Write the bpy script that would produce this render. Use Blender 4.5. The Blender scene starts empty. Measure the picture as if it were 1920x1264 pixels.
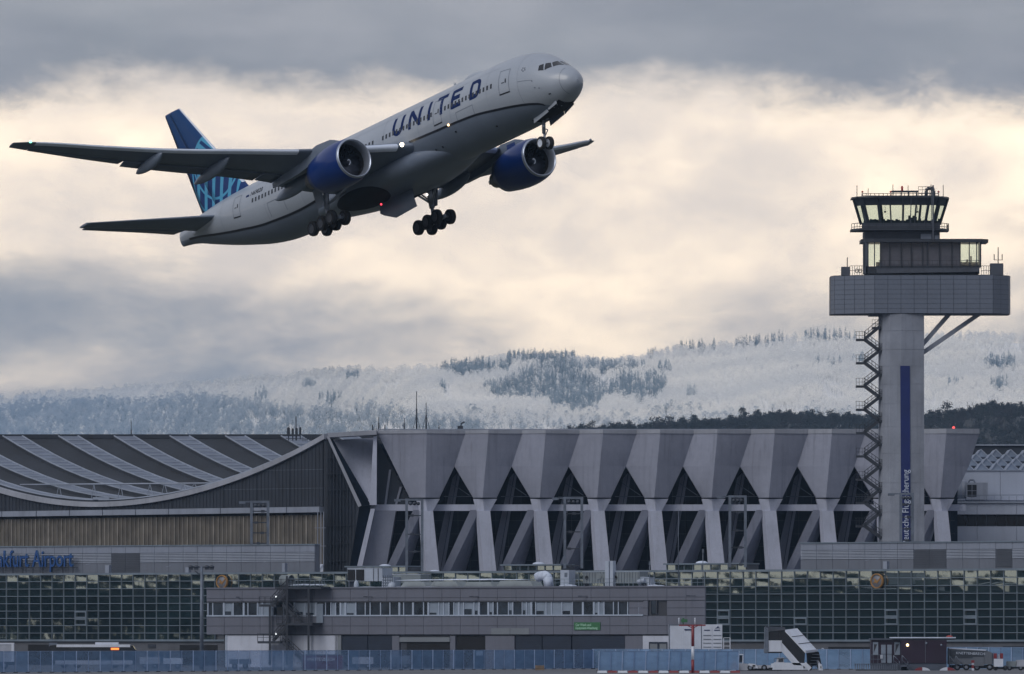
import bpy, bmesh, math, random
import numpy as np
from mathutils import Vector, Matrix
R = math.radians
random.seed(7)
rng = np.random.default_rng(11)
SC = bpy.context.scene
COL = SC.collection

# ------------------------------------------------------------------ camera, sky, sun, exposure
F = 18750.0            # focal length in pixels of a 1920 px wide picture
HY = 1195.0            # eye-level row in that picture
EYE = 4.0              # camera height above the apron
cam_d = bpy.data.cameras.new('camera')
cam_d.sensor_width = 36.0
cam_d.lens = F / 1920 * 36
cam_d.shift_y = (HY - 632.0) / 1920
cam_d.clip_start = 1.0
cam_d.clip_end = 80000.0
cam = bpy.data.objects.new('camera', cam_d)
cam.location = (0, 0, EYE)
cam.rotation_euler = (R(90), 0, 0)
COL.objects.link(cam)
SC.camera = cam

SUN_DIR = Vector((-0.52, -0.55, 0.65)).normalized()      # towards the sun, behind the cloud deck
sun_d = bpy.data.lights.new('sun', 'SUN')
sun_d.energy = 1.5
sun_d.angle = R(40)
sun_d.color = (1.0, 0.94, 0.86)
sun = bpy.data.objects.new('sun', sun_d)
sun.rotation_euler = (-SUN_DIR).to_track_quat('-Z', 'Y').to_euler()
COL.objects.link(sun)

SC.view_settings.view_transform = 'Standard'
SC.view_settings.look = 'None'
SC.view_settings.exposure = 0.0
SC.view_settings.gamma = 1.0
SC.view_settings.use_curve_mapping = False
SC.cycles.max_bounces = 8
SC.cycles.transparent_max_bounces = 24
SC.cycles.volume_bounces = 0
SC.cycles.use_denoising = True
SC.cycles.sample_clamp_indirect = 4.0

world = bpy.data.worlds.new('World')
SC.world = world
world.use_nodes = True
WT = world.node_tree
WT.nodes.clear()


class NB:
    """tiny node-tree helper"""
    def __init__(s, nt): s.nt = nt
    def n(s, t, **kw):
        x = s.nt.nodes.new(t)
        for k, v in kw.items(): setattr(x, k, v)
        return x
    def l(s, a, b): s.nt.links.new(a, b)
    def put(s, sock, v):
        if hasattr(v, 'is_output') or hasattr(v, 'node'): s.l(v, sock)
        else: sock.default_value = v
    def m(s, op, a, b=None, c=None, clamp=False):
        x = s.n('ShaderNodeMath', operation=op); x.use_clamp = clamp
        s.put(x.inputs[0], a)
        if b is not None: s.put(x.inputs[1], b)
        if c is not None: s.put(x.inputs[2], c)
        return x.outputs[0]
    def mix(s, fac, a, b):
        x = s.n('ShaderNodeMix', data_type='RGBA')
        s.put(x.inputs[0], fac)
        s.put(x.inputs[6], a if not isinstance(a, tuple) else (*a, 1)[:4])
        s.put(x.inputs[7], b if not isinstance(b, tuple) else (*b, 1)[:4])
        return x.outputs[2]
    def ss(s, x, lo, hi):
        k = s.n('ShaderNodeMapRange', interpolation_type='SMOOTHSTEP')
        s.put(k.inputs[0], x); k.inputs[1].default_value = lo; k.inputs[2].default_value = hi
        return k.outputs[0]
    def noise(s, vec, scale, detail=4, rough=.55, dist=0.0):
        x = s.n('ShaderNodeTexNoise'); s.l(vec, x.inputs['Vector'])
        x.inputs['Scale'].default_value = scale; x.inputs['Detail'].default_value = detail
        x.inputs['Roughness'].default_value = rough; x.inputs['Distortion'].default_value = dist
        return x.outputs[0]
    def mapping(s, vec, loc=(0, 0, 0), scale=(1, 1, 1)):
        x = s.n('ShaderNodeMapping'); s.l(vec, x.inputs[0])
        x.inputs['Location'].default_value = loc; x.inputs['Scale'].default_value = scale
        return x.outputs[0]
    def ramp(s, fac, stops, interp='LINEAR'):
        x = s.n('ShaderNodeValToRGB'); s.l(fac, x.inputs[0])
        e = x.color_ramp.elements; x.color_ramp.interpolation = interp
        while len(e) < len(stops): e.new(0.5)
        for q, (p, c) in zip(e, stops):
            q.position = p; q.color = (*c, 1)
        return x.outputs[0]


W = NB(WT)
SKY_SHIFT = (7.699999999999999, 0.0, 1.7)
w_tc = W.n('ShaderNodeTexCoord')
w_sep = W.n('ShaderNodeSeparateXYZ'); W.l(w_tc.outputs['Generated'], w_sep.inputs[0])
el = W.m('ARCSINE', w_sep.outputs[2])
# cloud coordinates: flattened clouds near the horizon
w_p = W.mapping(w_tc.outputs['Generated'], SKY_SHIFT, (1.0, 1.0, 1.9))
n_big = W.noise(w_p, 26, 3, .5)
n_mid = W.noise(w_p, 75, 7, .6, .3)
n_fine = W.noise(w_p, 210, 9, .65, .35)
warp = W.m('ADD', W.m('MULTIPLY', W.m('SUBTRACT', n_mid, .5), .0115), W.m('MULTIPLY', W.m('SUBTRACT', n_fine, .5), .0048))
e1 = W.m('ADD', W.m('ADD', el, warp), W.m('MULTIPLY', W.m('SUBTRACT', n_big, .5), .011))
# high, dark deck
deck_m = W.ss(e1, .0505, .0570)
deck_var = W.ss(W.noise(W.mapping(w_tc.outputs['Generated'], (7.3, 2.2, .4), (1, 1, 3.2)), 34, 5, .55), .28, .72)
deck_c0 = W.mix(deck_var, (.315, .325, .362), (.475, .472, .495))
zen = W.m('ADD', 1.0, W.m('MULTIPLY', W.m('MAXIMUM', W.m('SUBTRACT', w_sep.outputs[2], .06), 0.0), .75))      # overcast sky grows brighter towards the zenith
w_z = W.n('ShaderNodeVectorMath', operation='SCALE'); W.l(deck_c0, w_z.inputs[0]); W.l(zen, w_z.inputs[3])
deck_c = w_z.outputs[0]
# bright band of thin cloud
band_v = W.ss(W.m('ADD', W.m('MULTIPLY', n_big, .55), W.m('MULTIPLY', n_mid, .45)), .34, .66)
band_c = W.mix(band_v, (1.26, 1.08, .92), (2.15, 1.74, 1.25))
# low bluish grey layer
low_n = W.noise(W.mapping(w_tc.outputs['Generated'], (8.8, 3.3, 5.1), (1, 1, 2.6)), 24, 7, .58, .3)
low_m = W.m('MULTIPLY', W.ss(W.m('ADD', el, W.m('MULTIPLY', W.m('SUBTRACT', low_n, .5), .06)), .0385, .0185), .85)
low_c = W.mix(W.ss(n_mid, .3, .7), (.235, .285, .36), (.37, .405, .455))
c1 = W.mix(low_m, band_c, low_c)
glow = W.m('MULTIPLY', W.ss(W.m('ADD', el, W.m('MULTIPLY', W.m('SUBTRACT', n_mid, .5), .02)), .0262, .017), .5)
c2 = W.mix(glow, c1, (.60, .60, .60))
c3 = W.mix(deck_m, c2, deck_c)
# clear sky behind the cloud layers, seen faintly through them
w_sky = W.n('ShaderNodeTexSky', sky_type='NISHITA')
w_sky.sun_disc = False
w_sky.sun_elevation = math.asin(SUN_DIR.z)
w_sky.sun_rotation = math.atan2(SUN_DIR.x, SUN_DIR.y)
w_mul = W.n('ShaderNodeVectorMath', operation='SCALE'); W.l(w_sky.outputs[0], w_mul.inputs[0]); w_mul.inputs[3].default_value = .07
cover = W.m('SUBTRACT', W.m('ADD', .88, W.m('MULTIPLY', band_v, .1)), W.m('MULTIPLY', W.ss(w_sep.outputs[2], .1, .6), .33))      # cover thinned overhead, out of view, to turn the ambient light bluer
c4 = W.mix(cover, w_mul.outputs[0], c3)
w_bg = W.n('ShaderNodeBackground'); W.l(c4, w_bg.inputs[0]); w_bg.inputs[1].default_value = 1.0
w_out = W.n('ShaderNodeOutputWorld'); W.l(w_bg.outputs[0], w_out.inputs[0])


# ------------------------------------------------------------------ helpers
def pt(px, py, Y):
    """point at distance Y that the photograph shows at column px, row py"""
    return Vector(((px - 960) * Y / F, Y, EYE + (HY - py) * Y / F))


class MB:
    """collects boxes, prisms, tubes and lofts into one mesh"""
    def __init__(s): s.v = []; s.f = []; s.m = []; s.smooth = []
    def add(s, vs, fs, mi=0, sm=False):
        o = len(s.v); s.v += [tuple(x) for x in vs]
        for f in fs: s.f.append(tuple(i + o for i in f)); s.m.append(mi); s.smooth.append(sm)
        return s
    def box(s, c, d, mi=0, ax=None):
        ax = ax or (Vector((1, 0, 0)), Vector((0, 1, 0)), Vector((0, 0, 1)))
        c = Vector(c); vs = []
        for k in (-.5, .5):
            for j in (-.5, .5):
                for i in (-.5, .5): vs.append(c + ax[0] * d[0] * i + ax[1] * d[1] * j + ax[2] * d[2] * k)
        return s.add(vs, [(0, 2, 3, 1), (4, 5, 7, 6), (0, 1, 5, 4), (2, 6, 7, 3), (0, 4, 6, 2), (1, 3, 7, 5)], mi)
    def bb(s, a, b, mi=0):
        a = Vector(a); b = Vector(b)
        return s.box((a + b) / 2, [abs(b[i] - a[i]) for i in range(3)], mi)
    def bar(s, a, b, w, h=None, up=(0, 0, 1), mi=0):
        a = Vector(a); b = Vector(b); h = h or w
        d = b - a; L = d.length
        if L < 1e-6: return s
        d /= L; upv = Vector(up)
        if abs(d.dot(upv.normalized())) > .98: upv = Vector((0, 1, 0))
        x = d.cross(upv).normalized(); z = x.cross(d)
        return s.box((a + b) / 2, (w, L, h), mi, (x, d, z))
    def tube(s, a, b, r, n=8, r2=None, mi=0, cap=True):
        a = Vector(a); b = Vector(b); r2 = r if r2 is None else r2
        d = (b - a).normalized(); u = d.orthogonal().normalized(); w = d.cross(u)
        vs = [a + (u * math.cos(t) + w * math.sin(t)) * r for t in [2 * math.pi * i / n for i in range(n)]]
        vs += [b + (u * math.cos(t) + w * math.sin(t)) * r2 for t in [2 * math.pi * i / n for i in range(n)]]
        s.add(vs, [(i, (i + 1) % n, n + (i + 1) % n, n + i) for i in range(n)], mi, True)
        if cap: s.add(vs, [tuple(range(n))[::-1], tuple(range(n, 2 * n))], mi)
        return s
    def path(s, pts, r, n=6, mi=0):
        for a, b in zip(pts, pts[1:]): s.tube(a, b, r, n, mi=mi)
        return s
    def prism(s, poly, vec, mi=0):
        n = len(poly); vec = Vector(vec)
        vs = [Vector(p) for p in poly] + [Vector(p) + vec for p in poly]
        return s.add(vs, [tuple(range(n)), tuple(range(2 * n - 1, n - 1, -1))] + [(i, n + i, n + (i + 1) % n, (i + 1) % n) for i in range(n)], mi)
    def loft(s, rings, closed=True, caps=True, mi=0, sm=True):
        n = len(rings[0]); vs = [p for r in rings for p in r]; fs = []
        for i in range(len(rings) - 1):
            for j in range(n if closed else n - 1):
                a = i * n + j; b = i * n + (j + 1) % n
                fs.append((a, b, b + n, a + n))
        s.add(vs, fs, mi, sm)
        if caps and closed:
            s.add(rings[0], [tuple(range(n))[::-1]], mi); s.add(rings[-1], [tuple(range(n))], mi)
        return s
    def lathe(s, prof, org, axis, n=32, mi=0, sm=True, ref=None):
        org = Vector(org); d = Vector(axis).normalized(); u = (Vector(ref) if ref else d.orthogonal()).normalized(); w = d.cross(u)
        rings = [[org + d * h + (u * math.cos(t) + w * math.sin(t)) * r for t in [2 * math.pi * i / n for i in range(n)]] for h, r in prof]
        return s.loft(rings, True, False, mi, sm)
    def disc(s, c, axis, r, n=16, mi=0):
        d = Vector(axis).normalized(); u = d.orthogonal().normalized(); w = d.cross(u); c = Vector(c)
        return s.add([c + (u * math.cos(t) + w * math.sin(t)) * r for t in [2 * math.pi * i / n for i in range(n)]], [tuple(range(n))], mi)
    def sphere(s, c, r, n=10, mi=0, sc=(1, 1, 1)):
        c = Vector(c); rings = []
        for i in range(n // 2 + 1):
            a = math.pi * i / (n // 2)
            rings.append([c + Vector((math.sin(a) * math.cos(t) * sc[0], math.sin(a) * math.sin(t) * sc[1], math.cos(a) * sc[2])) * r for t in [2 * math.pi * k / n for k in range(n)]])
        return s.loft(rings, True, False, mi, True)
    def mesh(s, name, mats):
        me = bpy.data.meshes.new(name)
        me.from_pydata(s.v, [], s.f)
        mats = mats if isinstance(mats, (list, tuple)) else [mats]
        for m in mats: me.materials.append(m)
        me.polygons.foreach_set('material_index', s.m)
        me.polygons.foreach_set('use_smooth', s.smooth)
        me.update()
        bm = bmesh.new(); bm.from_mesh(me)
        if len(bm.verts) < 60000:
            bmesh.ops.remove_doubles(bm, verts=bm.verts, dist=1e-5)
            bmesh.ops.recalc_face_normals(bm, faces=bm.faces)
        bm.to_mesh(me); bm.free()
        return me
    def build(s, name, mats, parent=None, kind=None, label=None):
        return place(name, s.mesh(name, mats), parent, None, kind, label)


def place(name, me, parent=None, M=None, kind=None, label=None):
    o = bpy.data.objects.new(name, me); COL.objects.link(o)
    if M is not None: o.matrix_basis = M
    if parent is not None: adopt(o, parent)
    if kind: o['kind'] = kind
    if label: o['label'] = label
    return o


ROOT_INV = {}
def adopt(o, parent):
    """children keep world coordinates: the parent's rest place is taken out"""
    o.parent = parent
    if parent.name in ROOT_INV: o.matrix_parent_inverse = ROOT_INV[parent.name]


def thing(name, loc, label, cat, group=None, M=None):
    e = bpy.data.objects.new(name, None); COL.objects.link(e)
    e.empty_display_size = .5
    if M is None:
        e.location = loc; ROOT_INV[e.name] = Matrix.Translation(-Vector(loc))
    else: e.matrix_basis = M
    return tag(e, label, cat, group)


def tag(o, label, cat, group=None, kind=None):
    o['label'] = label; o['category'] = cat
    if group: o['group'] = group
    if kind: o['kind'] = kind
    return o


def copy_tree(o, parent=None, off=None):
    c = o.copy(); COL.objects.link(c)
    c.parent = parent
    if parent is not None: c.matrix_parent_inverse = o.matrix_parent_inverse
    if off is not None: c.location = Vector(o.location) + Vector(off)
    for ch in o.children:
        k = copy_tree(ch, c)
    return c


def struct(o): o['kind'] = 'structure'; return o


MATS = {}
def mat(name, col, rough=.7, metal=0.0, var=.12, scale=.5, bump=0.0, streak=0.0, fine=0.0, spec=.5, coat=0.0, dirt=None, keep=False):
    """painted / mineral surface: base colour with broad mottling, vertical weather streaks and fine grain"""
    m = bpy.data.materials.new(name); m.use_nodes = True
    nt = m.node_tree; nt.nodes.clear(); b = NB(nt)
    tc = b.n('ShaderNodeNewGeometry').outputs['Position']
    n1 = b.noise(tc, scale, 5, .6)
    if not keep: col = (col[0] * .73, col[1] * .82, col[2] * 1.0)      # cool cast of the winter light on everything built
    lo = tuple(x * (1 - var) for x in col); hi = tuple(min(1, x * (1 + var)) for x in col)
    c = b.mix(b.ss(n1, .3, .7), lo, hi)
    if streak:
        n2 = b.noise(b.mapping(tc, (3, 1, 2), (1.6, 1.6, .07)), 1.0, 5, .65)
        c = b.mix(b.m('MULTIPLY', b.ss(n2, .48, .75), streak), c, tuple(x * .45 for x in (dirt or col)))
    if fine:
        n3 = b.noise(tc, scale * 14, 3, .7)
        c = b.mix(b.m('MULTIPLY', b.ss(n3, .35, .7), fine), c, tuple(x * .55 for x in col))
    p = b.n('ShaderNodeBsdfPrincipled')
    b.l(c, p.inputs['Base Color'])
    r = b.m('ADD', rough - .06, b.m('MULTIPLY', n1, .12))
    b.l(r, p.inputs['Roughness']); p.inputs['Metallic'].default_value = metal
    p.inputs['Specular IOR Level'].default_value = spec
    p.inputs['Coat Weight'].default_value = coat; p.inputs['Coat Roughness'].default_value = .08
    if bump:
        bp = b.n('ShaderNodeBump'); bp.inputs['Strength'].default_value = bump; bp.inputs['Distance'].default_value = .05
        b.l(b.noise(tc, scale * 10, 4, .6), bp.inputs['Height']); b.l(bp.outputs[0], p.inputs['Normal'])
    o = b.n('ShaderNodeOutputMaterial'); b.l(p.outputs[0], o.inputs[0])
    MATS[name] = m
    return m


def emat(name, col, strength):
    m = bpy.data.materials.new(name); m.use_nodes = True
    nt = m.node_tree; nt.nodes.clear(); b = NB(nt)
    e = b.n('ShaderNodeEmission'); e.inputs[0].default_value = (*col, 1); e.inputs[1].default_value = strength
    o = b.n('ShaderNodeOutputMaterial'); b.l(e.outputs[0], o.inputs[0])
    return m


def glass_mat(name, tint, gloss=.12, rough=.03, diff=0.0, dcol=(.1, .1, .1)):
    """thin pane: tinted see-through, a share of mirror reflection, optional dust/fabric share"""
    m = bpy.data.materials.new(name); m.use_nodes = True
    nt = m.node_tree; nt.nodes.clear(); b = NB(nt)
    t = b.n('ShaderNodeBsdfTransparent'); t.inputs[0].default_value = (*tint, 1)
    g = b.n('ShaderNodeBsdfGlossy'); g.inputs[0].default_value = (.9, .95, .95, 1); g.inputs['Roughness'].default_value = rough
    mx = b.n('ShaderNodeMixShader'); mx.inputs[0].default_value = gloss
    b.l(t.outputs[0], mx.inputs[1]); b.l(g.outputs[0], mx.inputs[2])
    last = mx.outputs[0]
    if diff:
        tc = b.n('ShaderNodeTexCoord').outputs['Object']
        nz = b.noise(b.mapping(tc, (0, 0, 0), (.6, .6, 1.4)), .9, 5, .6)
        d = b.n('ShaderNodeBsdfDiffuse'); b.l(b.mix(nz, tuple(x * .75 for x in dcol), tuple(min(1, x * 1.25) for x in dcol)), d.inputs[0])
        m2 = b.n('ShaderNodeMixShader'); b.l(b.m('ADD', diff - .1, b.m('MULTIPLY', nz, .2)), m2.inputs[0])
        b.l(last, m2.inputs[1]); b.l(d.outputs[0], m2.inputs[2]); last = m2.outputs[0]
    o = b.n('ShaderNodeOutputMaterial'); b.l(last, o.inputs[0])
    return m


def mirror_mat(name, col, rough=.015):
    """coated curtain-wall glass: strong mirror over a dark room"""
    m = bpy.data.materials.new(name); m.use_nodes = True
    nt = m.node_tree; nt.nodes.clear(); b = NB(nt)
    g = b.n('ShaderNodeBsdfGlossy'); g.inputs[0].default_value = (*col, 1); g.inputs['Roughness'].default_value = rough
    d = b.n('ShaderNodeBsdfDiffuse')
    tc = b.n('ShaderNodeTexCoord').outputs['Object']
    b.l(b.mix(b.ss(b.noise(tc, .12, 3), .4, .65), (.005, .018, .026), (.016, .045, .058)), d.inputs[0])
    mx = b.n('ShaderNodeMixShader'); mx.inputs[0].default_value = .6
    b.l(d.outputs[0], mx.inputs[1]); b.l(g.outputs[0], mx.inputs[2])
    o = b.n('ShaderNodeOutputMaterial'); b.l(mx.outputs[0], o.inputs[0])
    return m


def text_mesh(txt, size, extrude=.0, name='lettering', shear=0.0, spacing=1.0, bold=0.0):
    cu = bpy.data.curves.new(name, 'FONT'); cu.body = txt; cu.size = size; cu.extrude = extrude
    cu.shear = shear; cu.space_character = spacing; cu.offset = bold; cu.resolution_u = 3
    o = bpy.data.objects.new(name, cu); COL.objects.link(o)
    dg = bpy.context.evaluated_depsgraph_get()
    me = bpy.data.meshes.new_from_object(o.evaluated_get(dg), depsgraph=dg)
    bpy.data.objects.remove(o); bpy.data.curves.remove(cu)
    me.name = name
    return me


def text_width(me): return max((v.co.x for v in me.vertices), default=0) - min((v.co.x for v in me.vertices), default=0)


def lettering(txt, parent, M, size, m, extrude=.02, name='lettering', width=None, label=None, **kw):
    me = text_mesh(txt, size, extrude, name, **kw)
    if width:
        w = text_width(me); me.transform(Matrix.Scale(width / w, 4, (1, 0, 0)))
    me.materials.clear(); me.materials.append(m)
    return place(name, me, parent, M, label=label)


def basis(o, x, y, z): 
    return Matrix(((x[0], y[0], z[0], o[0]), (x[1], y[1], z[1], o[1]), (x[2], y[2], z[2], o[2]), (0, 0, 0, 1)))


class Wall:
    """vertical wall through two plan points, given as (picture column, distance)"""
    def __init__(s, p0, p1, back=0.0):
        a = pt(p0[0], HY, p0[1]); b = pt(p1[0], HY, p1[1])
        s.d = (b - a).normalized(); s.n = Vector((s.d.y, -s.d.x, 0))
        if s.n.y > 0: s.n = -s.n
        s.a = a - s.n * back
    def xy(s, px, off=0.0):
        k = (px - 960) / F; o = s.a + s.n * off
        # o + t*d on ray (k*Y, Y)
        t = (k * o.y - o.x) / (s.d.x - k * s.d.y)
        return o + s.d * t
    def p(s, px, z, off=0.0):
        q = s.xy(px, off); return Vector((q.x, q.y, z))
    def py(s, px, py, off=0.0):
        q = s.xy(px, off); return Vector((q.x, q.y, EYE + (HY - py) * q.y / F))
    def u(s, px): return (s.xy(px) - s.a).dot(s.d)
    def at(s, u, z, off=0.0):
        q = s.a + s.d * u + s.n * off; return Vector((q.x, q.y, z))
    def box(s, mb, px0, px1, z0, z1, o0, o1, mi=0):
        s.ubox(mb, s.u(px0), s.u(px1), z0, z1, o0, o1, mi)
    def ubox(s, mb, u0, u1, z0, z1, o0, o1, mi=0):
        c = s.at((u0 + u1) / 2, (z0 + z1) / 2, (o0 + o1) / 2)
        mb.box(c, (abs(u1 - u0), abs(o1 - o0), abs(z1 - z0)), mi, (s.d, s.n, Vector((0, 0, 1))))
    def mtx(s, u, z, off=0.0):
        return basis(s.at(u, z, off), s.d, (0, 0, 1), s.n)      # x along, y up, z out


def hermite(xs, ys):
    xs = np.array(xs, float); ys = np.array(ys, float)
    d = np.diff(ys) / np.diff(xs); m = np.zeros_like(ys)
    m[0] = d[0]; m[-1] = d[-1]
    for i in range(1, len(xs) - 1):
        m[i] = 0 if d[i - 1] * d[i] <= 0 else 2 * d[i - 1] * d[i] / (d[i - 1] + d[i])
    def f(x):
        x = min(max(x, xs[0]), xs[-1]); i = min(max(int(np.searchsorted(xs, x) - 1), 0), len(xs) - 2)
        h = xs[i + 1] - xs[i]; t = (x - xs[i]) / h
        return float((1 + 2 * t) * (1 - t) ** 2 * ys[i] + t * (1 - t) ** 2 * h * m[i] + t * t * (3 - 2 * t) * ys[i + 1] + t * t * (t - 1) * h * m[i + 1])
    return f

# ------------------------------------------------------------------ ground, hills, woods, haze
m_apron = mat('apron_asphalt', (.115, .112, .112), .85, var=.25, scale=.06, bump=.2, fine=.3)
m_grass = mat('winter_grass', (.085, .082, .05), .95, var=.3, scale=.15, bump=.3, fine=.4)
m_road = mat('service_road', (.16, .155, .155), .85, var=.2, scale=.1, fine=.2)
m_snowhill = mat('frosted_slope', (.85, .85, .85), .9, var=.12, scale=.004, fine=.15, keep=True)
m_frost = mat('frosted_branches', (.84, .84, .84), .9, var=.16, scale=.01, fine=.2)
def place_mat(name, lo, hi, scale, mixc=None, seed=0.0):
    m = bpy.data.materials.new(name); m.use_nodes = True
    nt = m.node_tree; nt.nodes.clear(); b = NB(nt)
    pos = b.n('ShaderNodeNewGeometry').outputs['Position']
    n1 = b.noise(b.mapping(pos, (seed, 0, 0), (1, 1, 2.5)), scale, 5, .6)
    n2 = b.noise(pos, .11, 2, .6)
    f = b.m('ADD', b.m('MULTIPLY', b.ss(n1, .34, .64), .7), b.m('MULTIPLY', n2, .35), clamp=True)
    c = b.mix(f, lo, hi)
    p = b.n('ShaderNodeBsdfDiffuse'); b.l(c, p.inputs[0])
    t = b.n('ShaderNodeBsdfTranslucent'); b.l(c, t.inputs[0])
    mx = b.n('ShaderNodeMixShader'); mx.inputs[0].default_value = .35; b.l(p.outputs[0], mx.inputs[1]); b.l(t.outputs[0], mx.inputs[2])
    o = b.n('ShaderNodeOutputMaterial'); b.l(mx.outputs[0], o.inputs[0]); return m
m_frost = place_mat('frosted_branches', (.80, .815, .83), (1.0, .98, .94), .0042)  # broad cool-to-warm tones put patchy sun into the frost colour
m_plain = place_mat('haze_dimmed_branches', (.30, .37, .44), (.52, .58, .64), .006, seed=20.0)  # dim blue-grey trees: shade and haze of the slope put into their colour
m_bark = mat('frosted_bark', (.62, .64, .66), .9, var=.2, scale=.02, keep=True)
m_spruce = place_mat('haze_blue_needles', (.20, .27, .33), (.42, .49, .55), .02, seed=50.0)  # needles paled and blued to stand in for distance haze
m_pine = mat('dark_pine_needles', (.035, .042, .040), .95, var=.4, scale=.05, fine=.3)
m_bare = mat('bare_branches', (.05, .046, .045), .95, var=.3, scale=.05)

mb = MB()
mb.add([(-11900, -2900, -.35), (11900, -2900, -.35), (11900, 34400, -.35), (-11900, 34400, -.35)], [(0, 1, 2, 3)])
g = struct(mb.build('ground', m_grass))
mb = MB(); mb.add([(-260, 1065, 0), (260, 1065, 0), (260, 1560, 0), (-260, 1560, 0)], [(0, 1, 2, 3)])
mb.add([(-260, 1065, 0), (260, 1065, 0), (260, 1065, -.4), (-260, 1065, -.4)], [(0, 1, 2, 3)])
struct(mb.build('apron', m_apron))
mb = MB(); mb.add([(-200, 1095, .004), (200, 1095, .004), (200, 1112, .004), (-200, 1112, .004)], [(0, 1, 2, 3)])
struct(mb.build('service_road', m_road))

sky_l = hermite([-400, 0, 90, 150, 250, 420, 520, 640, 760, 850, 950, 1000, 1070, 1130, 1190, 1270, 1370, 1450, 1550, 1640, 1760, 1850, 1920, 2400],
                [770, 758, 748, 746, 738, 728, 717, 705, 703, 697, 681, 678, 681, 688, 681, 665, 655, 645, 638, 643, 641, 638, 645, 655])
def crest_Y(px):
    t = min(max((820 - px) / 820, 0), 1); t = t * t * (3 - 2 * t)
    return 10500 + 17500 * t
def vnoise(seed):
    a = np.random.default_rng(seed).random((64, 64))
    def f(x, y):
        i, j = math.floor(x), math.floor(y); u, v = x - i, y - j
        u = u * u * (3 - 2 * u); v = v * v * (3 - 2 * v)
        g = lambda p, q: a[p % 64, q % 64]
        return (g(i, j) * (1 - u) + g(i + 1, j) * u) * (1 - v) + (g(i, j + 1) * (1 - u) + g(i + 1, j + 1) * u) * v
    return f
N1, N2, N3 = vnoise(1), vnoise(2), vnoise(3)
def hill(px, v):
    """v = 0 foot of the visible slope .. 1 crest"""
    yc = crest_Y(px); Y = yc * (1 - .177 * (1 - v))
    ys = sky_l(px); y = 870 + (ys - 870) * (v ** .92)
    bump = (N1(px / 210, v * 3.1) - .5) * 30 + (N2(px / 80, v * 7) - .5) * 12
    y += bump * math.sin(math.pi * min(v, 1)) ** .7
    return pt(px, y, Y), y
nx, nv = 150, 40
hv, hf = [], []
for j in range(nv + 1):
    for i in range(nx + 1):
        px = -300 + 2600 * i / nx
        p, _ = hill(px, j / nv); hv.append(p)
for j in range(nv):
    for i in range(nx):
        a = j * (nx + 1) + i; hf.append((a, a + 1, a + nx + 2, a + nx + 1))
base = len(hv)
for i in range(nx + 1): hv.append((hv[i][0] * .9, hv[i][1] * .9, -1))
for i in range(nx): hf.append((base + i, base + i + 1, i + 1, i))
back = len(hv)
for i in range(nx + 1):
    q = hv[nv * (nx + 1) + i]; hv.append((q[0] * 1.1, q[1] * 1.1, q[2] * .6))
for i in range(nx): a = nv * (nx + 1) + i; hf.append((a, a + 1, back + i + 1, back + i))
mb = MB(); mb.add(hv, hf, 0, True); struct(mb.build('hills', m_snowhill))


def tree_mesh(name, kind, seed):
    """a low-poly tree of unit height made of many small ragged leaf faces round a trunk and limbs"""
    r = random.Random(seed); mb = MB()
    mb.tube((0, 0, -.06), (0, 0, .55), .022, 5, .010, mi=1, cap=False)
    def tri(c, size, flat=0.6):
        a = Vector((r.uniform(-1, 1), r.uniform(-1, 1), r.uniform(-1, 1) * flat)); b = Vector((r.uniform(-1, 1), r.uniform(-1, 1), r.uniform(-1, 1) * flat))
        if a.length < .1 or b.length < .1: return
        a = a.normalized() * size; b = b.normalized() * size * r.uniform(.6, 1)
        mb.add([c - a * .5 - b * .3, c + a * .5 - b * .2, c + b * .7], [(0, 1, 2)], 0)
    if kind in ('frost', 'plain'):
        rad = r.uniform(.22, .32)
        for k in range(7):
            a = r.uniform(0, 6.28); z = r.uniform(.3, .55)
            mb.tube((0, 0, z - .12), (math.cos(a) * rad * .7, math.sin(a) * rad * .7, z + .25), .010, 3, .004, mi=1, cap=False)
        for k in range(120):
            z = r.random() ** .8; w = rad * math.sin(math.pi * (.18 + .80 * z) ** 1.15) ** .6
            a = r.uniform(0, 6.28); q = w * r.random() ** .45
            tri(Vector((math.cos(a) * q, math.sin(a) * q, .22 + .76 * z)), r.uniform(.05, .11), 1.1)
    elif kind == 'spruce':
        for k in range(80):
            z = r.random(); w = .17 * (1 - z) ** .8 + .012
            a = r.uniform(0, 6.28); q = w * r.uniform(.3, 1)
            tri(Vector((math.cos(a) * q, math.sin(a) * q, .10 + .9 * z)), .05 + .10 * (1 - z), .8)
    elif kind == 'pine':
        ctrs = [(r.uniform(-.2, .2), r.uniform(-.2, .2), r.uniform(.55, .92), r.uniform(.10, .2)) for _ in range(7)]
        for c in ctrs:
            mb.tube((0, 0, c[2] - .2), c[:3], .012, 3, .006, mi=1, cap=False)
            for k in range(30):
                d = Vector((r.gauss(0, 1), r.gauss(0, 1), r.gauss(0, .6))); d = d.normalized() * c[3] * r.random() ** .4
                tri(Vector(c[:3]) + d, r.uniform(.05, .10), .7)
    else:   # bare broadleaf
        for k in range(26):
            a = r.uniform(0, 6.28); z = r.uniform(.3, .6); L = r.uniform(.15, .33)
            e = Vector((math.cos(a) * L * .8, math.sin(a) * L * .8, min(1, z + L * 1.2)))
            mb.tube((0, 0, z - .1), e, .010, 3, .003, mi=1, cap=False)
            for q in range(6):
                tri(e * r.uniform(.7, 1.05) + Vector((0, 0, .04)), r.uniform(.03, .08), 1.4)
    me = mb.mesh(name, [{'frost': m_frost, 'plain': m_plain, 'spruce': m_spruce, 'pine': m_pine, 'bare': m_bare}[kind], {'frost': m_bark}.get(kind, m_bare)])
    return me


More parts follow.
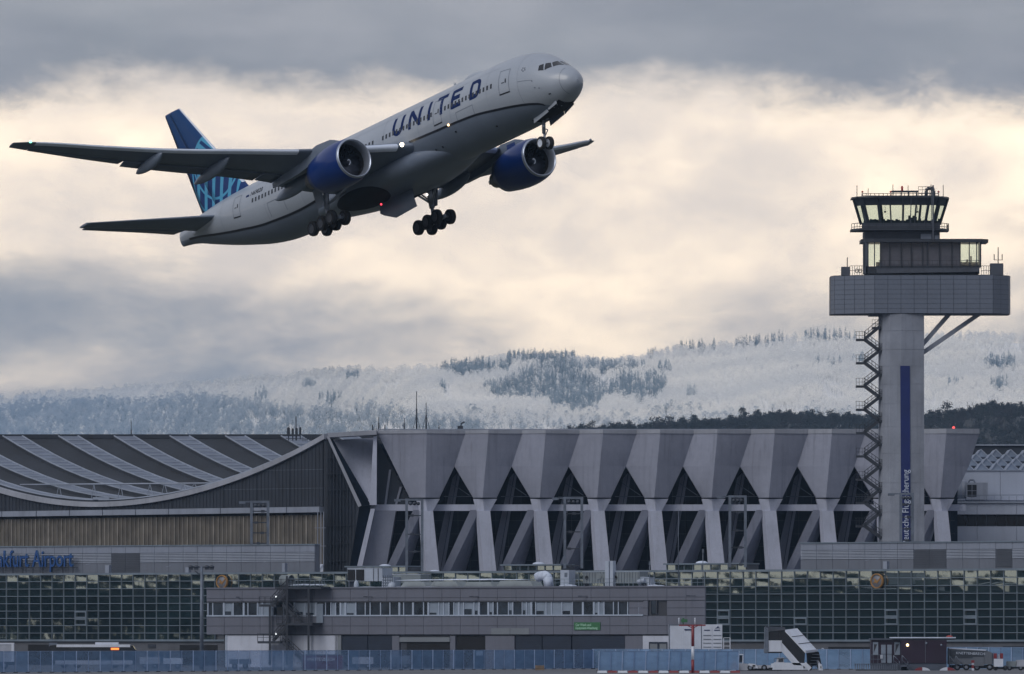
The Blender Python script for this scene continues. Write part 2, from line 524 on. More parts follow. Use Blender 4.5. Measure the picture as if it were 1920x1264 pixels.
def wood(name, protos, pts, scl, rot, idx, label, cat):
    """one mass of trees: points carrying scale, turn and kind, with a tree set on each by geometry nodes"""
    me = bpy.data.meshes.new(name); me.from_pydata([tuple(p) for p in pts], [], [])
    for nm, dt, val in (('tree_scale', 'FLOAT', scl), ('tree_turn', 'FLOAT', rot), ('tree_kind', 'INT', idx)):
        at = me.attributes.new(nm, dt, 'POINT'); at.data.foreach_set('value', list(val))
    o = place(name, me); tag(o, label, cat, kind='stuff')
    pc = bpy.data.collections.new(name + '_kinds')
    for k, pm in enumerate(protos):
        po = bpy.data.objects.new('%s_kind_%02d' % (name, k), pm); pc.objects.link(po)
    ng = bpy.data.node_groups.new(name + '_nodes', 'GeometryNodeTree')
    ng.interface.new_socket('Geometry', in_out='INPUT', socket_type='NodeSocketGeometry')
    ng.interface.new_socket('Geometry', in_out='OUTPUT', socket_type='NodeSocketGeometry')
    b = NB(ng)
    gi = b.n('NodeGroupInput'); go = b.n('NodeGroupOutput')
    ci = b.n('GeometryNodeCollectionInfo'); ci.inputs[0].default_value = pc; ci.inputs[1].default_value = True; ci.inputs[2].default_value = True
    ip = b.n('GeometryNodeInstanceOnPoints')
    def att(nm, dt):
        a = b.n('GeometryNodeInputNamedAttribute', data_type=dt); a.inputs[0].default_value = nm; return a.outputs[0]
    b.l(gi.outputs[0], ip.inputs['Points']); b.l(ci.outputs[0], ip.inputs['Instance'])
    ip.inputs['Pick Instance'].default_value = True
    b.l(att('tree_kind', 'INT'), ip.inputs['Instance Index'])
    cx = b.n('ShaderNodeCombineXYZ'); b.l(att('tree_turn', 'FLOAT'), cx.inputs[2])
    b.l(cx.outputs[0], ip.inputs['Rotation']); b.l(att('tree_scale', 'FLOAT'), ip.inputs['Scale'])
    b.l(ip.outputs[0], go.inputs[0])
    md = o.modifiers.new('trees', 'NODES'); md.node_group = ng
    return o


SPRUCE = [(875, 700, 50, 16), (1010, 680, 62, 12), (1000, 740, 85, 22), (1075, 745, 70, 30), (1195, 735, 55, 22), (1030, 715, 60, 8), (1120, 700, 110, 6),
          (1390, 650, 90, 7), (1300, 662, 45, 5), (540, 708, 12, 6), (1245, 703, 14, 8), (1560, 642, 60, 6), (1700, 655, 14, 12), (1880, 690, 34, 9), (930, 700, 24, 6), (1300, 745, 10, 5), (1535, 690, 8, 6)]
_sr = random.Random(77)
SPRUCE += [(_sr.uniform(450, 1900), _sr.uniform(650, 760), _sr.uniform(5, 22), _sr.uniform(3, 7)) for _ in range(26)]
def in_spruce(px, py):
    w = (N3(px / 18, py / 7) - .5) * 1.1
    return any(((px - a) / c) ** 2 + ((py - b) / d) ** 2 < 1 + w for a, b, c, d in SPRUCE)
frost_p = [tree_mesh('frosted_tree_%d' % i, 'frost', 100 + i) for i in range(6)]
plain_p = [tree_mesh('haze_dimmed_tree_%d' % i, 'plain', 150 + i) for i in range(3)]
spruce_p = [tree_mesh('spruce_%d' % i, 'spruce', 200 + i) for i in range(3)]
P, S, T_, K = [], [], [], []
rr = random.Random(5)
for _ in range(30000):
    px = rr.uniform(-120, 2040); v = rr.random() ** .8
    p, y = hill(px, v)
    if y > 850: continue
    far = p.y / 13000
    if in_spruce(px, y) and rr.random() < .8:
        P.append(p); K.append(6 + rr.randrange(3)); S.append(rr.uniform(13, 20) * p.y / 13000); T_.append(rr.uniform(0, 6.28))
    else:
        clear = N2(px / 60 + 9, v * 9)
        if clear > .80 and rr.random() < .8: continue
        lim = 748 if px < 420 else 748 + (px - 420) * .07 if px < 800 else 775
        dimmed = min(.9, max(0, (y - lim + 30 * (N1(px / 90, y / 25) - .5)) / 28)) * (1 if px < 900 else .55)  # share of haze-dimmed trees, growing down the slope and strongest at left
        P.append(p); K.append(9 + rr.randrange(3) if rr.random() < dimmed else rr.randrange(6)); S.append(rr.uniform(9, 15.5) * p.y / 13000); T_.append(rr.uniform(0, 6.28))
wood('frosted_forest', frost_p + spruce_p + plain_p, P, S, T_, K, 'white frosted forest with haze-blue spruce patches covering the far hillside', 'forest')

# nearer dark wood on the low rise behind the hangar and tower
near_l = hermite([1050, 1110, 1200, 1300, 1400, 1480, 1560, 1640, 1740, 1800, 1860, 1920, 2100], [815, 812, 808, 803, 795, 785, 790, 792, 788, 780, 770, 773, 770])
nvx, nfx = [], []
for i in range(41):
    px = 1040 + 1100 * i / 40
    nvx += [pt(px, 900, 4650), pt(px, near_l(px) + 10, 5000), pt(px, near_l(px) + 20, 5500), pt(px, 1175, 5600)]
for i in range(40):
    for k in range(3): nfx.append((i * 4 + k, i * 4 + 4 + k, i * 4 + 5 + k, i * 4 + 1 + k))
mb = MB(); mb.add(nvx, nfx, 0, True); struct(mb.build('low_rise', mat('dark_woodland_floor', (.04, .04, .036), .95, var=.3, scale=.01)))
pine_p = [tree_mesh('pine_%d' % i, 'pine', 300 + i) for i in range(4)] + [tree_mesh('bare_tree_%d' % i, 'bare', 400 + i) for i in range(3)]
P, S, T_, K = [], [], [], []
for _ in range(2600):
    px = rr.uniform(1060, 2050); w = rr.random()
    yl = near_l(px)
    p = pt(px, yl + 10 + 10 * w, 5000 + 400 * w) if rr.random() < .55 else pt(px, yl + 10 + 70 * w, 5000 - 270 * w)
    p.z -= 1.0
    P.append(p); K.append(rr.randrange(7) if N1(px / 40, 3) > .45 else rr.randrange(4)); S.append(rr.uniform(5.5, 9.5) * (1.35 if rr.random() < .05 else 1)); T_.append(rr.uniform(0, 6.28))
wood('pine_wood', pine_p, P, S, T_, K, 'dark pine wood along the low rise behind the hangar roof', 'wood')

# trees across the field on the left, mirrored in the glass front
P, S, T_, K = [], [], [], []
for _ in range(2600):
    p = Vector((-760 - 130 * rr.random(), rr.uniform(650, 1750), -.5))
    P.append(p); K.append(rr.randrange(7)); S.append(rr.uniform(6, 12) if rr.random() < .35 else rr.uniform(16, 20.5)); T_.append(rr.uniform(0, 6.28))
for _ in range(500):
    p = Vector((rr.uniform(-760, 300), rr.uniform(-500, -380), -.5))
    P.append(p); K.append(rr.randrange(7)); S.append(rr.uniform(12, 18)); T_.append(rr.uniform(0, 6.28))
wood('field_edge_wood', pine_p, P, S, T_, K, 'dark row of trees at the far edge of the airfield, mirrored in glass', 'wood')

m_haze = bpy.data.materials.new('winter_haze'); m_haze.use_nodes = True
nt = m_haze.node_tree; nt.nodes.clear(); b = NB(nt)
pv = b.n('ShaderNodeVolumePrincipled'); pv.inputs['Color'].default_value = (.43, .66, 1.0, 1)
HAZE = 3.3e-5
pv.inputs['Density'].default_value = HAZE; pv.inputs['Anisotropy'].default_value = .1
ho = b.n('ShaderNodeOutputMaterial'); b.l(pv.outputs[0], ho.inputs['Volume'])
mb = MB(); mb.bb((-12000, -3000, -2.0), (12000, 34500, 720))
hz = mb.build('haze', m_haze); hz['kind'] = 'stuff'; hz['label'] = 'thin winter haze over the whole airfield'; hz['category'] = 'haze'

# ------------------------------------------------------------------ airliner
fw = Vector((0.55261824, -0.80346959, 0.22147165)); stb = Vector((-0.81951118, -0.57221956, -0.03108386)); upv = Vector((-0.15170535, 0.16432099, 0.97467128))
PLANE_O = Vector((5.3502, 838.7801, 51.7657))
PM = basis(PLANE_O, fw, -stb, upv)
plane = thing('airliner', None, 'white and blue twin-engine airliner climbing with its landing gear down', 'airplane', M=PM)
m_white = mat('aircraft_white_paint', (.39, .40, .405), .36, var=.04, scale=.25, coat=.3, streak=.0)
m_belly = mat('aircraft_grey_paint', (.175, .20, .235), .45, var=.08, scale=.3, coat=.2)
m_navy = mat('aircraft_blue_paint', (.002, .028, .15), .34, var=.08, scale=.4, spec=.3, coat=.35)
m_black = mat('black_paint', (.010, .011, .016), .4, var=.1)
m_wing = mat('wing_grey_paint', (.15, .175, .21), .45, var=.12, scale=.35, streak=.0)
m_flap = mat('flap_grey_paint', (.12, .14, .17), .45, var=.12, scale=.5)
m_slat = mat('bare_leading_edge', (.70, .72, .75), .4, .1, var=.06, scale=.4)
m_silver = mat('polished_inlet_lip', (.50, .51, .53), .32, .7, var=.05)
m_fan = mat('fan_blade_titanium', (.09, .09, .10), .4, .6, var=.15)
m_dark = mat('wheel_well_shadow', (.012, .012, .013), .9, var=.2)
m_steelhub = mat('wheel_hub_grey', (.07, .072, .08), .5, .3, var=.2, scale=2)
m_tyre = mat('tyre_rubber', (.012, .012, .013), .85, var=.2, scale=2)
m_gear = mat('gear_grey_enamel', (.30, .31, .33), .45, .2, var=.12, scale=2)
m_gearw = mat('gear_white_enamel', (.72, .72, .72), .4, var=.08, scale=2)
m_cockpit = mat('cockpit_glass', (.006, .008, .012), .08, var=.1, spec=.8)
m_line = mat('panel_line', (.16, .17, .19), .6, var=.1)
m_window = mat('cabin_window', (.018, .022, .03), .2, var=.2)
m_text = mat('airline_lettering_blue', (.002, .017, .085), .6, var=.05, spec=.12)
m_exh = mat('exhaust_metal', (.16, .14, .125), .4, .8, var=.2)

def L(s, y, z):
    """body point: s aft of the nose, y to starboard, z up"""
    return Vector((-s, -y, z))
SX = [0, .12, .35, 1, 2, 3, 4, 5, 6.5, 8, 10, 20, 36, 42, 45, 48, 51, 54, 57, 60, 61.5, 62.2]
f_top = hermite(SX, [-.98, -.55, -.22, .38, 1.02, 1.78, 2.36, 2.70, 2.96, 3.08, 3.12, 3.12, 3.12, 3.12, 3.11, 3.1, 3.06, 2.95, 2.75, 2.45, 2.27, 2.15])
f_bot = hermite(SX, [-1.05, -1.42, -1.68, -2.10, -2.48, -2.74, -2.90, -3.0, -3.08, -3.12, -3.14, -3.14, -3.14, -3.12, -3.02, -2.65, -2.0, -1.25, -.4, .45, .68, .74])
f_wid = hermite(SX, [.03, .42, .78, 1.27, 1.78, 2.17, 2.47, 2.70, 2.93, 3.04, 3.1, 3.1, 3.1, 3.1, 3.08, 2.98, 2.7, 2.25, 1.68, .98, .58, .34])
def hull(s, a, off=0.0):
    t, b, w = f_top(s), f_bot(s), f_wid(s); h = (t - b) / 2
    n = Vector((0, -math.sin(a) / max(w, .05), math.cos(a) / max(h, .05))).normalized()
    p = L(s, w * math.sin(a), (t + b) / 2 + h * math.cos(a))
    return p + n * off
def hull_z(s, z):
    t, b = f_top(s), f_bot(s)
    return math.acos(min(1, max(-1, (z - (t + b) / 2) / ((t - b) / 2))))
line_z = hermite([0, .35, 1, 2, 3, 3.66, 5.14, 8.4, 11.7, 15.2, 18.5, 21.3, 26, 31, 36.35, 40, 44.9, 49.5, 54, 58, 62.2],
                 [-1.04, -1.66, -2.09, -2.46, -2.42, -2.12, -1.80, -1.36, -1.0, -.86, -.78, -.70, -.95, -1.35, -1.66, -1.79, -1.62, -1.03, -.24, .55, 1.2])
ss = [0, .04, .12, .22, .35, .55, .8, 1.1] + list(np.arange(1.5, 10.01, .5)) + list(np.arange(11, 42.1, 1.5)) + list(np.arange(42.5, 62.01, .75)) + [62.2]
mb = MB(); U = 18; Lw = 14
for side in (1, -1):
    up_r, lo_r = [], []
    for s in ss:
        al = hull_z(s, line_z(s))
        up_r.append([hull(s, side * al * k / U) for k in range(U + 1)])
        lo_r.append([hull(s, side * (al + (math.pi - al) * k / Lw)) for k in range(Lw + 1)])
    mb.loft(up_r, False, False, 0); kn = [i for i, q in enumerate(ss) if q >= 3.0][0]
    mb.loft(lo_r[:kn + 1], False, False, 0); mb.loft(lo_r[kn:], False, False, 1)
tip = [hull(62.2, 2 * math.pi * k / 24) for k in range(24)]
mb.add(tip, [tuple(range(24))], 0)
fus = mb.build('fuselage', [m_white, m_belly], plane)
for side in (1, -1):
    mb = MB(); rings = []
    for s in list(np.arange(3.3, 21.6, .4)) + [None] + list(np.arange(33.5, 60.5, .5)):
        if s is None:
            mb.loft(rings, False, False); rings = []; continue
        z = line_z(s); w = .09
        rings.append([hull(s, side * hull_z(s, z + q), .02) for q in (w, w / 3, -w / 3, -w)])
    mb.loft(rings, False, False)
    mb.build('cheatline', m_black, fus, kind='stuff')

def patch(mb, s0, s1, a0, a1, ns, na, off, mi=0):
    rings = [[hull(s0 + (s1 - s0) * i / ns, a0 + (a1 - a0) * j / na, off) for j in range(na + 1)] for i in range(ns + 1)]
    mb.loft(rings, False, False, mi)
def outline(mb, s0, s1, a0, a1, w, off=.012):
    da = w / 3.1
    patch(mb, s0, s1, a0, a0 + da, 3, 1, off); patch(mb, s0, s1, a1 - da, a1, 3, 1, off)
    patch(mb, s0, s0 + w, a0, a1, 1, 8, off); patch(mb, s1 - w, s1, a0, a1, 1, 8, off)
# cabin windows (a few pixels each)
mb = MB()
for side in (1, -1):
    for s in np.arange(8.3, 46.6, .54):
        if any(a < s < b for a, b in ((15.7, 17.4), (25.5, 26.6), (34.0, 35.4))): continue
        patch(mb, s - .125, s + .125, side * R(73.5), side * R(80.8), 1, 2, .016)
mb.build('cabin_windows', m_window, fus, kind='stuff')
# doors: leaf outline, sill and handle
for side in (1, -1):
    for s0, s1, sc in ((5.9, 7.25, 1), (15.95, 17.2, 1), (34.1, 35.3, 1), (48.3, 49.6, .93)):
        mb = MB(); outline(mb, s0, s1, side * R(56), side * R(97), .05)
        d = mb.build('door', m_line, fus)
        mb = MB(); patch(mb, s0, s1, side * R(95.6), side * R(97.6), 3, 1, .02); mb.build('sill', m_black, d)
        mb = MB(); patch(mb, s0 + .35, s0 + .5, side * R(73), side * R(80), 1, 2, .02)
        patch(mb, s0 + .6, s0 + .95, side * R(78.3), side * R(79.6), 2, 1, .02); mb.build('handle', m_window, d, kind='stuff')
    for s0, s1 in ((11.2, 13.8), (41.2, 43.8)):
        mb = MB(); patch(mb, s0, s1, side * R(92), side * R(92.8), 6, 1, .012); patch(mb, s0, s0 + .05, side * R(92), side * R(116), 1, 6, .012); patch(mb, s1 - .05, s1, side * R(92), side * R(116), 1, 6, .012)
        mb.build('cargo_door', m_line, fus, kind='stuff')
m_seam = mat('skin_seam', (.30, .31, .32), .5, var=.1)
mb = MB()
for q in (4.9, 9.0, 14.6, 19.6, 25.0, 29.5, 38.5, 44.2, 52.0):
    for side in (1, -1): patch(mb, q, q + .045, side * R(2), side * (hull_z(q, line_z(q)) - .05), 1, 16, .006)
for side in (1, -1): patch(mb, 7.6, 46, side * R(47), side * R(47.7), 60, 1, .006)
mb.build('skin_seams', m_seam, fus, kind='stuff')
# small marks on the nose
mb = MB()
for k in range(5):
    a = 2 * math.pi * k / 5 + .3
    patch(mb, 4.3 + .17 * math.cos(a) - .05, 4.3 + .17 * math.cos(a) + .05, R(62 + 3.4 * math.sin(a)) - .018, R(62 + 3.4 * math.sin(a)) + .018, 1, 1, .014)
mb.build('star_emblem', m_window, fus, kind='stuff')
mb = MB(); patch(mb, 3.3, 4.9, R(84), R(84.8), 5, 1, .014); patch(mb, 3.3, 3.38, R(84), R(88), 1, 2, .014)
patch(mb, 2.7, 2.85, R(101), R(103), 1, 1, .03); patch(mb, 3.1, 3.25, R(99), R(101), 1, 1, .03)
patch(mb, .9, .93, R(20), R(160), 1, 14, .008)
mb.build('panel_lines', m_line, fus, kind='stuff')
mb = MB()
for a, b in ((2.0, 121), (9.6, 139), (14.6, 118), (17.4, 131), (18.4, 131)): patch(mb, a, a + .22, R(b), R(b + 3), 1, 1, .02)
mb.build('drain_marks', m_window, fus, kind='stuff')

# cockpit windows
for side in (1, -1):
    for q in ([(1.40, 3), (1.81, 34.5), (2.24, 21.5), (2.25, 2.5)], [(1.89, 37), (2.29, 54.7), (2.55, 35), (2.29, 24)], [(2.36, 56.2), (2.81, 60.7), (2.92, 48), (2.65, 38.7)]):
        q2 = []
        n = 6; mb = MB()
        (s0, a0), (s1, a1), (s2, a2), (s3, a3) = q
        rings = []
        for i in range(n + 1):
            t = i / n; row = []
            for j in range(n + 1):
                v = j / n
                s = (s0 * (1 - t) + s1 * t) * (1 - v) + (s3 * (1 - t) + s2 * t) * v
                a = (a0 * (1 - t) + a1 * t) * (1 - v) + (a3 * (1 - t) + a2 * t) * v
                row.append(hull(s, side * R(a), .018))
            rings.append(row)
        mb.loft(rings, False, False); mb.build('cockpit_window', m_cockpit, fus)

# airline name on the starboard and port side
def stroke(mb, pts, w, conv, closed=False):
    P = [Vector((*p, 0)) for p in pts]
    if closed: P.append(P[0])
    dense = [P[0]]
    for a, b in zip(P, P[1:]):
        k = max(1, int((b - a).length / .12))
        dense += [a.lerp(b, i / k) for i in range(1, k + 1)]
    rows = []
    for i, p in enumerate(dense):
        if closed: a = dense[i - 1] if i else dense[-2]; b = dense[i + 1] if i < len(dense) - 1 else dense[1]
        else: a = dense[max(i - 1, 0)]; b = dense[min(i + 1, len(dense) - 1)]
        t = (b - a).normalized(); n = Vector((-t.y, t.x, 0))
        rows.append([conv(*(p + n * w * q).xy) for q in (-.5, -.17, .17, .5)])
    mb.loft(rows, False, False)
arc = lambda cx, cy, rx, ry, t0, t1, n=8: [(cx + rx * math.cos(R(t0 + (t1 - t0) * i / n)), cy + ry * math.sin(R(t0 + (t1 - t0) * i / n))) for i in range(n + 1)]
GLYPH = {
 'U': [([(.2, 1.78)] + arc(.86, .72, .66, .56, 180, 360) + [(1.52, 1.78)], 0)],
 'N': [([(.2, 0), (.2, 1.78)], 0), ([(.2, 1.66), (1.72, .12)], 0), ([(1.72, 0), (1.72, 1.78)], 0)],
 'I': [([(.2, 0), (.2, 1.78)], 0)],
 'T': [([(0, 1.6), (1.62, 1.6)], 0), ([(.81, 0), (.81, 1.6)], 0)],
 'E': [([(.2, 0), (.2, 1.78)], 0), ([(.2, 1.6), (1.52, 1.6)], 0), ([(.2, .9), (1.35, .9)], 0), ([(.2, .18), (1.52, .18)], 0)],
 'D': [([(.2, 0), (.2, 1.78)], 0), ([(.2, 1.59), (.8, 1.59)] + arc(.85, 1.01, .58, .58, 90, 0, 6) + arc(.85, .77, .58, .58, 0, -90, 6) + [(.2, .19)], 0)]}
for side in (1, -1):
    for ch, s_aft in (('U', 23.6), ('N', 21.05), ('I', 18.05), ('T', 16.75), ('E', 14.45), ('D', 11.55)):
        mb = MB()
        for pts, cl in GLYPH[ch]:
            if side == 1: conv = lambda u, v, s_aft=s_aft: hull(s_aft - u, R(84.3) - v / 3.1, .010)
            else: conv = lambda u, v, s_aft=s_aft: hull(33.5 - s_aft + u, -(R(84.3) - v / 3.1), .010)
            stroke(mb, pts, .40, conv, bool(cl))
        mb.build('name_letter', m_text, fus)
# registration near the tail
me = text_mesh('N69020', .62, 0, 'registration', bold=.01); me.materials.clear(); me.materials.append(m_window)
for v in me.vertices: v.co = hull(46.6 - v.co.x, R(67.5) - v.co.y / 3.0, .014)
place('registration', me, fus)
mb = MB(); patch(mb, 46.85, 47.35, R(63), R(67), 2, 2, .014); mb.build('flag_mark', m_text, fus)

# satellite dome and aerials
mb = MB(); rings = []
for i in range(13):
    t = i / 12; s = 12.6 + 3.4 * t; h = .42 * math.sin(math.pi * t) ** .6; w = .75 * math.sin(math.pi * t) ** .5 + .01
    rings.append([L(s, w * math.cos(q), 3.02 + (h + .08) * math.sin(q)) for q in [math.pi * k / 10 for k in range(11)]])
mb.loft(rings, False, False); mb.build('antenna_dome', m_white, fus)
mb = MB(); mb.prism([L(17.2, .02, 3.1), L(17.7, .02, 3.1), L(17.65, .02, 3.5), L(17.45, .02, 3.5)], L(0, -.04, 0)); mb.build('blade_antenna', m_white, fus)
mb = MB(); mb.prism([L(41.2, .02, -3.08), L(41.6, .02, -3.08), L(41.6, .02, -3.5), L(41.45, .02, -3.5)], L(0, -.04, 0)); mb.build('blade_antenna', m_dark, fus)

# wing-body fairing
def fair_pt(s, q, off=0.0):
    t = (s - 15.4) / 25.0
    pr = min(1, max(0, math.sin(math.pi * t)) ** .8 * 1.1)
    w = .8 + 2.75 * pr + off; h = .3 + 1.22 * pr + off; c = -2.25
    return L(s, w * math.copysign(abs(math.cos(q)) ** .8, math.cos(q)), c + h * math.copysign(abs(math.sin(q)) ** .9, math.sin(q)))
mb = MB(); rings = []
for i in range(41):
    s_ = 15.4 + 25.0 * i / 40
    rings.append([fair_pt(s_, 2 * math.pi * k / 40) for k in range(40)])
mb.loft(rings); fair = mb.build('wing_fairing', m_belly, plane)

# wings
w_le = hermite([2.2, 3.56, 5.3, 9.77, 14.93, 19.35, 24.1, 29.24, 30.46], [20.2, 21.38, 22.6, 25.73, 29.34, 32.44, 35.77, 39.36, 40.35])
w_te = hermite([2.2, 6, 10.2, 13, 18, 22.5, 29.3, 30.46], [32.6, 32.7, 32.9, 33.7, 36.2, 38.4, 41.0, 41.3])
w_zl = hermite([2.2, 3.56, 5.3, 9.77, 14.93, 19.35, 24.1, 29.24, 30.46], [-1.15, -.95, -.72, -.15, .85, 1.74, 2.94, 4.28, 4.5])
w_zt = hermite([2.2, 6, 10.5, 13, 18, 22.5, 29.24, 30.46], [-2.05, -1.7, -.85, -.25, 1.0, 2.2, 4.05, 4.35])
w_th = hermite([2.2, 6, 10, 20, 30.46], [.125, .115, .105, .10, .085])
def foil(c):   # upper/lower half thickness at chord share c (0..1)
    return 5 * (.2969 * math.sqrt(c) - .126 * c - .3516 * c * c + .2843 * c ** 3 - .1036 * c ** 4)
def wing_pt(y, c, top, le=w_le, te=w_te, zl=w_zl, zt=w_zt, th=w_th, extra=0.0):
    a, b = le(y), te(y); ch = b - a; t = th(y) * ch * foil(c)
    z = zl(y) + (zt(y) - zl(y)) * c + (t * 1.05 if top else -t * .85) + (extra if top else -extra)
    return a + ch * c, y, z
CH = [0, .006, .02, .05, .1, .18, .28, .4, .52, .64, .76]
YS = list(np.arange(2.2, 29.1, 1.0)) + [29.24, 29.7, 30.1, 30.46]
LIGHTS = []
for side in (1, -1):
    def LP(q): return L(q[0], side * q[1], q[2])
    mb = MB(); rings = []
    for y in YS:
        up_ = [LP(wing_pt(y, c, True)) for c in CH]; lo_ = [LP(wing_pt(y, c, False)) for c in CH[1:]][::-1]
        rings.append(up_ + lo_)
    mb.loft(rings); wing = mb.build('wing', m_wing, plane, label='%s wing, grey underneath' % ('near' if side == 1 else 'far'))
    # trailing edge: flaps, flaperon, aileron, drooped and set off by a gap
    for nm, y0, y1, dr in (('flap', 3.3, 9.6, .24), ('flaperon', 9.75, 11.3, .12), ('flap', 11.45, 21.6, .17), ('aileron', 21.75, 28.9, .02), ('wing_tip', 28.95, 30.4, 0)):
        mb = MB(); rings = []
        n = max(3, int(y1 - y0))
        for i in range(n + 1):
            y = y0 + (y1 - y0) * i / n; row = []
            for top in (True, False):
                for c in ((.735, .76, .85, .93, 1) if top else (1, .93, .85, .76, .735)):
                    s, yy, z = wing_pt(y, c, top)
                    q = (c - .735) / .265
                    z -= dr * (.25 + q * .9) * (1 if c > .74 else 1) + (.0 if top else .02); s += dr * .7
                    row.append(LP((s, yy, z)))
            rings.append(row)
        mb.loft(rings); mb.build(nm, m_flap if nm != 'wing_tip' else m_wing, wing)
    # slats
    for y0, y1 in ((4.0, 8.6), (10.9, 29.0)):
        mb = MB(); rings = []; n = int(y1 - y0) + 1
        for i in range(n + 1):
            y = y0 + (y1 - y0) * i / n; row = []
            for c, top in [(x, True) for x in (.13, .08, .04, .015, .004, 0)] + [(x, False) for x in (.004, .012, .028, .42 / (w_te(y) - w_le(y)))]:
                s, yy, z = wing_pt(y, c, top, extra=.02)
                row.append(LP((s - .10, yy, z - .07)))
            rings.append(row)
        mb.loft(rings, False, False); mb.build('slat', m_slat, wing)
    # flap track fairings
    for y, s0, s1, dz in ((20.3, 33.2, 37.7, -.55), (15.4, 30.4, 36.4, -.6), (8.2, 28.8, 35.0, -.75)):
        mb = MB(); rings = []
        zf = w_zl(y) + (w_zt(y) - w_zl(y)) * .5
        for i in range(15):
            t = i / 14; s = s0 + (s1 - s0) * t
            r = (.44 if y > 10 else .55) * max(.02, math.sin(math.pi * t ** .8) ** .62)
            zc = wing_pt(y, min(.98, max(.1, (s - w_le(y)) / (w_te(y) - w_le(y)))), False)[2] + dz * (.35 + .75 * t)
            rings.append([LP((s, y + r * .8 * math.cos(q), zc + r * 1.25 * math.sin(q))) for q in [2 * math.pi * k / 12 for k in range(12)]])
        mb.loft(rings); mb.build('flap_track_fairing', m_belly, wing)
    # static wicks / tip light
    tipq = wing_pt(29.35, .01, True)
    mb = MB(); mb.sphere(LP((tipq[0] - .05, 29.35, tipq[2])), .12, 8)
    mb.build('navigation_light', emat('green_navigation_light', (.25, 1, .6), 3.0) if side == 1 else m_wing, wing)
    ll = LP((21.55, 3.62, -.86))
    mb = MB(); mb.sphere(ll, .21, 10)
    mb.build('landing_light', emat('landing_light_glow', (1, .86, .66), 6.0 if side == 1 else 2.0), wing)
    # engine
    ey, ez, es = 9.61, -2.33, 20.21
    eng_axis = L(1, 0, -.035).normalized()
    O = LP((es, ey, ez))
    mb = MB(); mb.lathe([(.22, 1.75), (.5, 1.84), (.9, 1.90), (1.4, 1.945), (2.1, 1.96), (3.0, 1.91), (3.9, 1.79), (4.7, 1.64), (5.3, 1.52), (5.25, 1.46), (4.4, 1.4)], O, eng_axis, 48)
    nac = mb.build('engine_nacelle', m_navy, plane, label='deep blue engine nacelle under the %s wing' % ('near' if side == 1 else 'far'))
    mb = MB(); mb.lathe([(.9, 1.47), (.5, 1.475), (.25, 1.51), (.1, 1.56), (.02, 1.61), (0, 1.645), (.02, 1.68), (.1, 1.72), (.225, 1.752)], O, eng_axis, 48); mb.build('inlet_lip', m_silver, nac)
    mb = MB(); mb.lathe([(.9, 1.47), (1.5, 1.5), (1.9, 1.5), (1.95, .0)], O, eng_axis, 40); mb.build('inlet_duct', m_dark, nac)
    mb = MB()
    u0 = eng_axis.orthogonal().normalized(); w0 = eng_axis.cross(u0)
    for k in range(22):
        a = 2 * math.pi * k / 22
        row = []
        for i in range(7):
            rr_ = .34 + (1.47 - .34) * i / 6; tw = .10 + .28 * i / 6; sw = a + .25 * (i / 6) ** 2
            da = .105 * (1.0 - .25 * i / 6) / max(.34, rr_ * .75)
            p = []
            for sgn in (-1, 1):
                ang = sw + sgn * da * .9
                p.append(O + eng_axis * (1.55 + sgn * tw * .5) + (u0 * math.cos(ang) + w0 * math.sin(ang)) * rr_)
            row.append(p)
        mb.loft(row, False, False)
    mb.build('fan', m_fan, nac)
    mb = MB(); mb.lathe([(.95, .01), (1.0, .08), (1.2, .22), (1.4, .32), (1.6, .36)], O, eng_axis, 24); sp = mb.build('spinner', m_fan, nac)
    mb = MB(); rows = []
    for i in range(14):
        t = i / 13; a = t * 4.4 + .8; r1 = .03 + .2 * t; hh = 1.0 + .2 * t - .05
        d1 = (u0 * math.cos(a) + w0 * math.sin(a)); rows.append([O + eng_axis * (hh - .02) + d1 * r1, O + eng_axis * (hh - .02) + d1 * (r1 + .09)])
    mb.loft(rows, False, False); mb.build('spinner_spiral', m_gearw, sp)
    mb = MB(); mb.lathe([(4.2, 1.12), (5.3, 1.08), (6.2, .88), (7.0, .66), (6.95, .6), (6.2, .6)], O, eng_axis, 32); mb.lathe([(6.3, .42), (7.2, .36), (8.0, .05)], O, eng_axis, 24); mb.build('core_exhaust', m_exh, nac)
    mb = MB(); mb.box(O + eng_axis * 2.6 + LP((0, -1.0, 1.72)), (1.2, .05, .5)); mb.build('nacelle_chine', m_navy, nac)
    mb = MB(); rings = []
    for s, zb, zt_, w in ((21.9, -.55, -.40, .05), (23.2, -.55, .05, .22), (25.2, -.75, .1, .30), (28.5, -1.25, -.5, .30), (31.5, -1.35, -1.0, .2), (33.0, -1.3, -1.15, .04)):
        rings.append([LP((s, ey - w, zt_)), LP((s, ey + w, zt_)), LP((s, ey + w, zb - .3)), LP((s, ey - w, zb - .3))])
    mb.loft(rings, sm=False); mb.build('pylon', m_belly, wing)

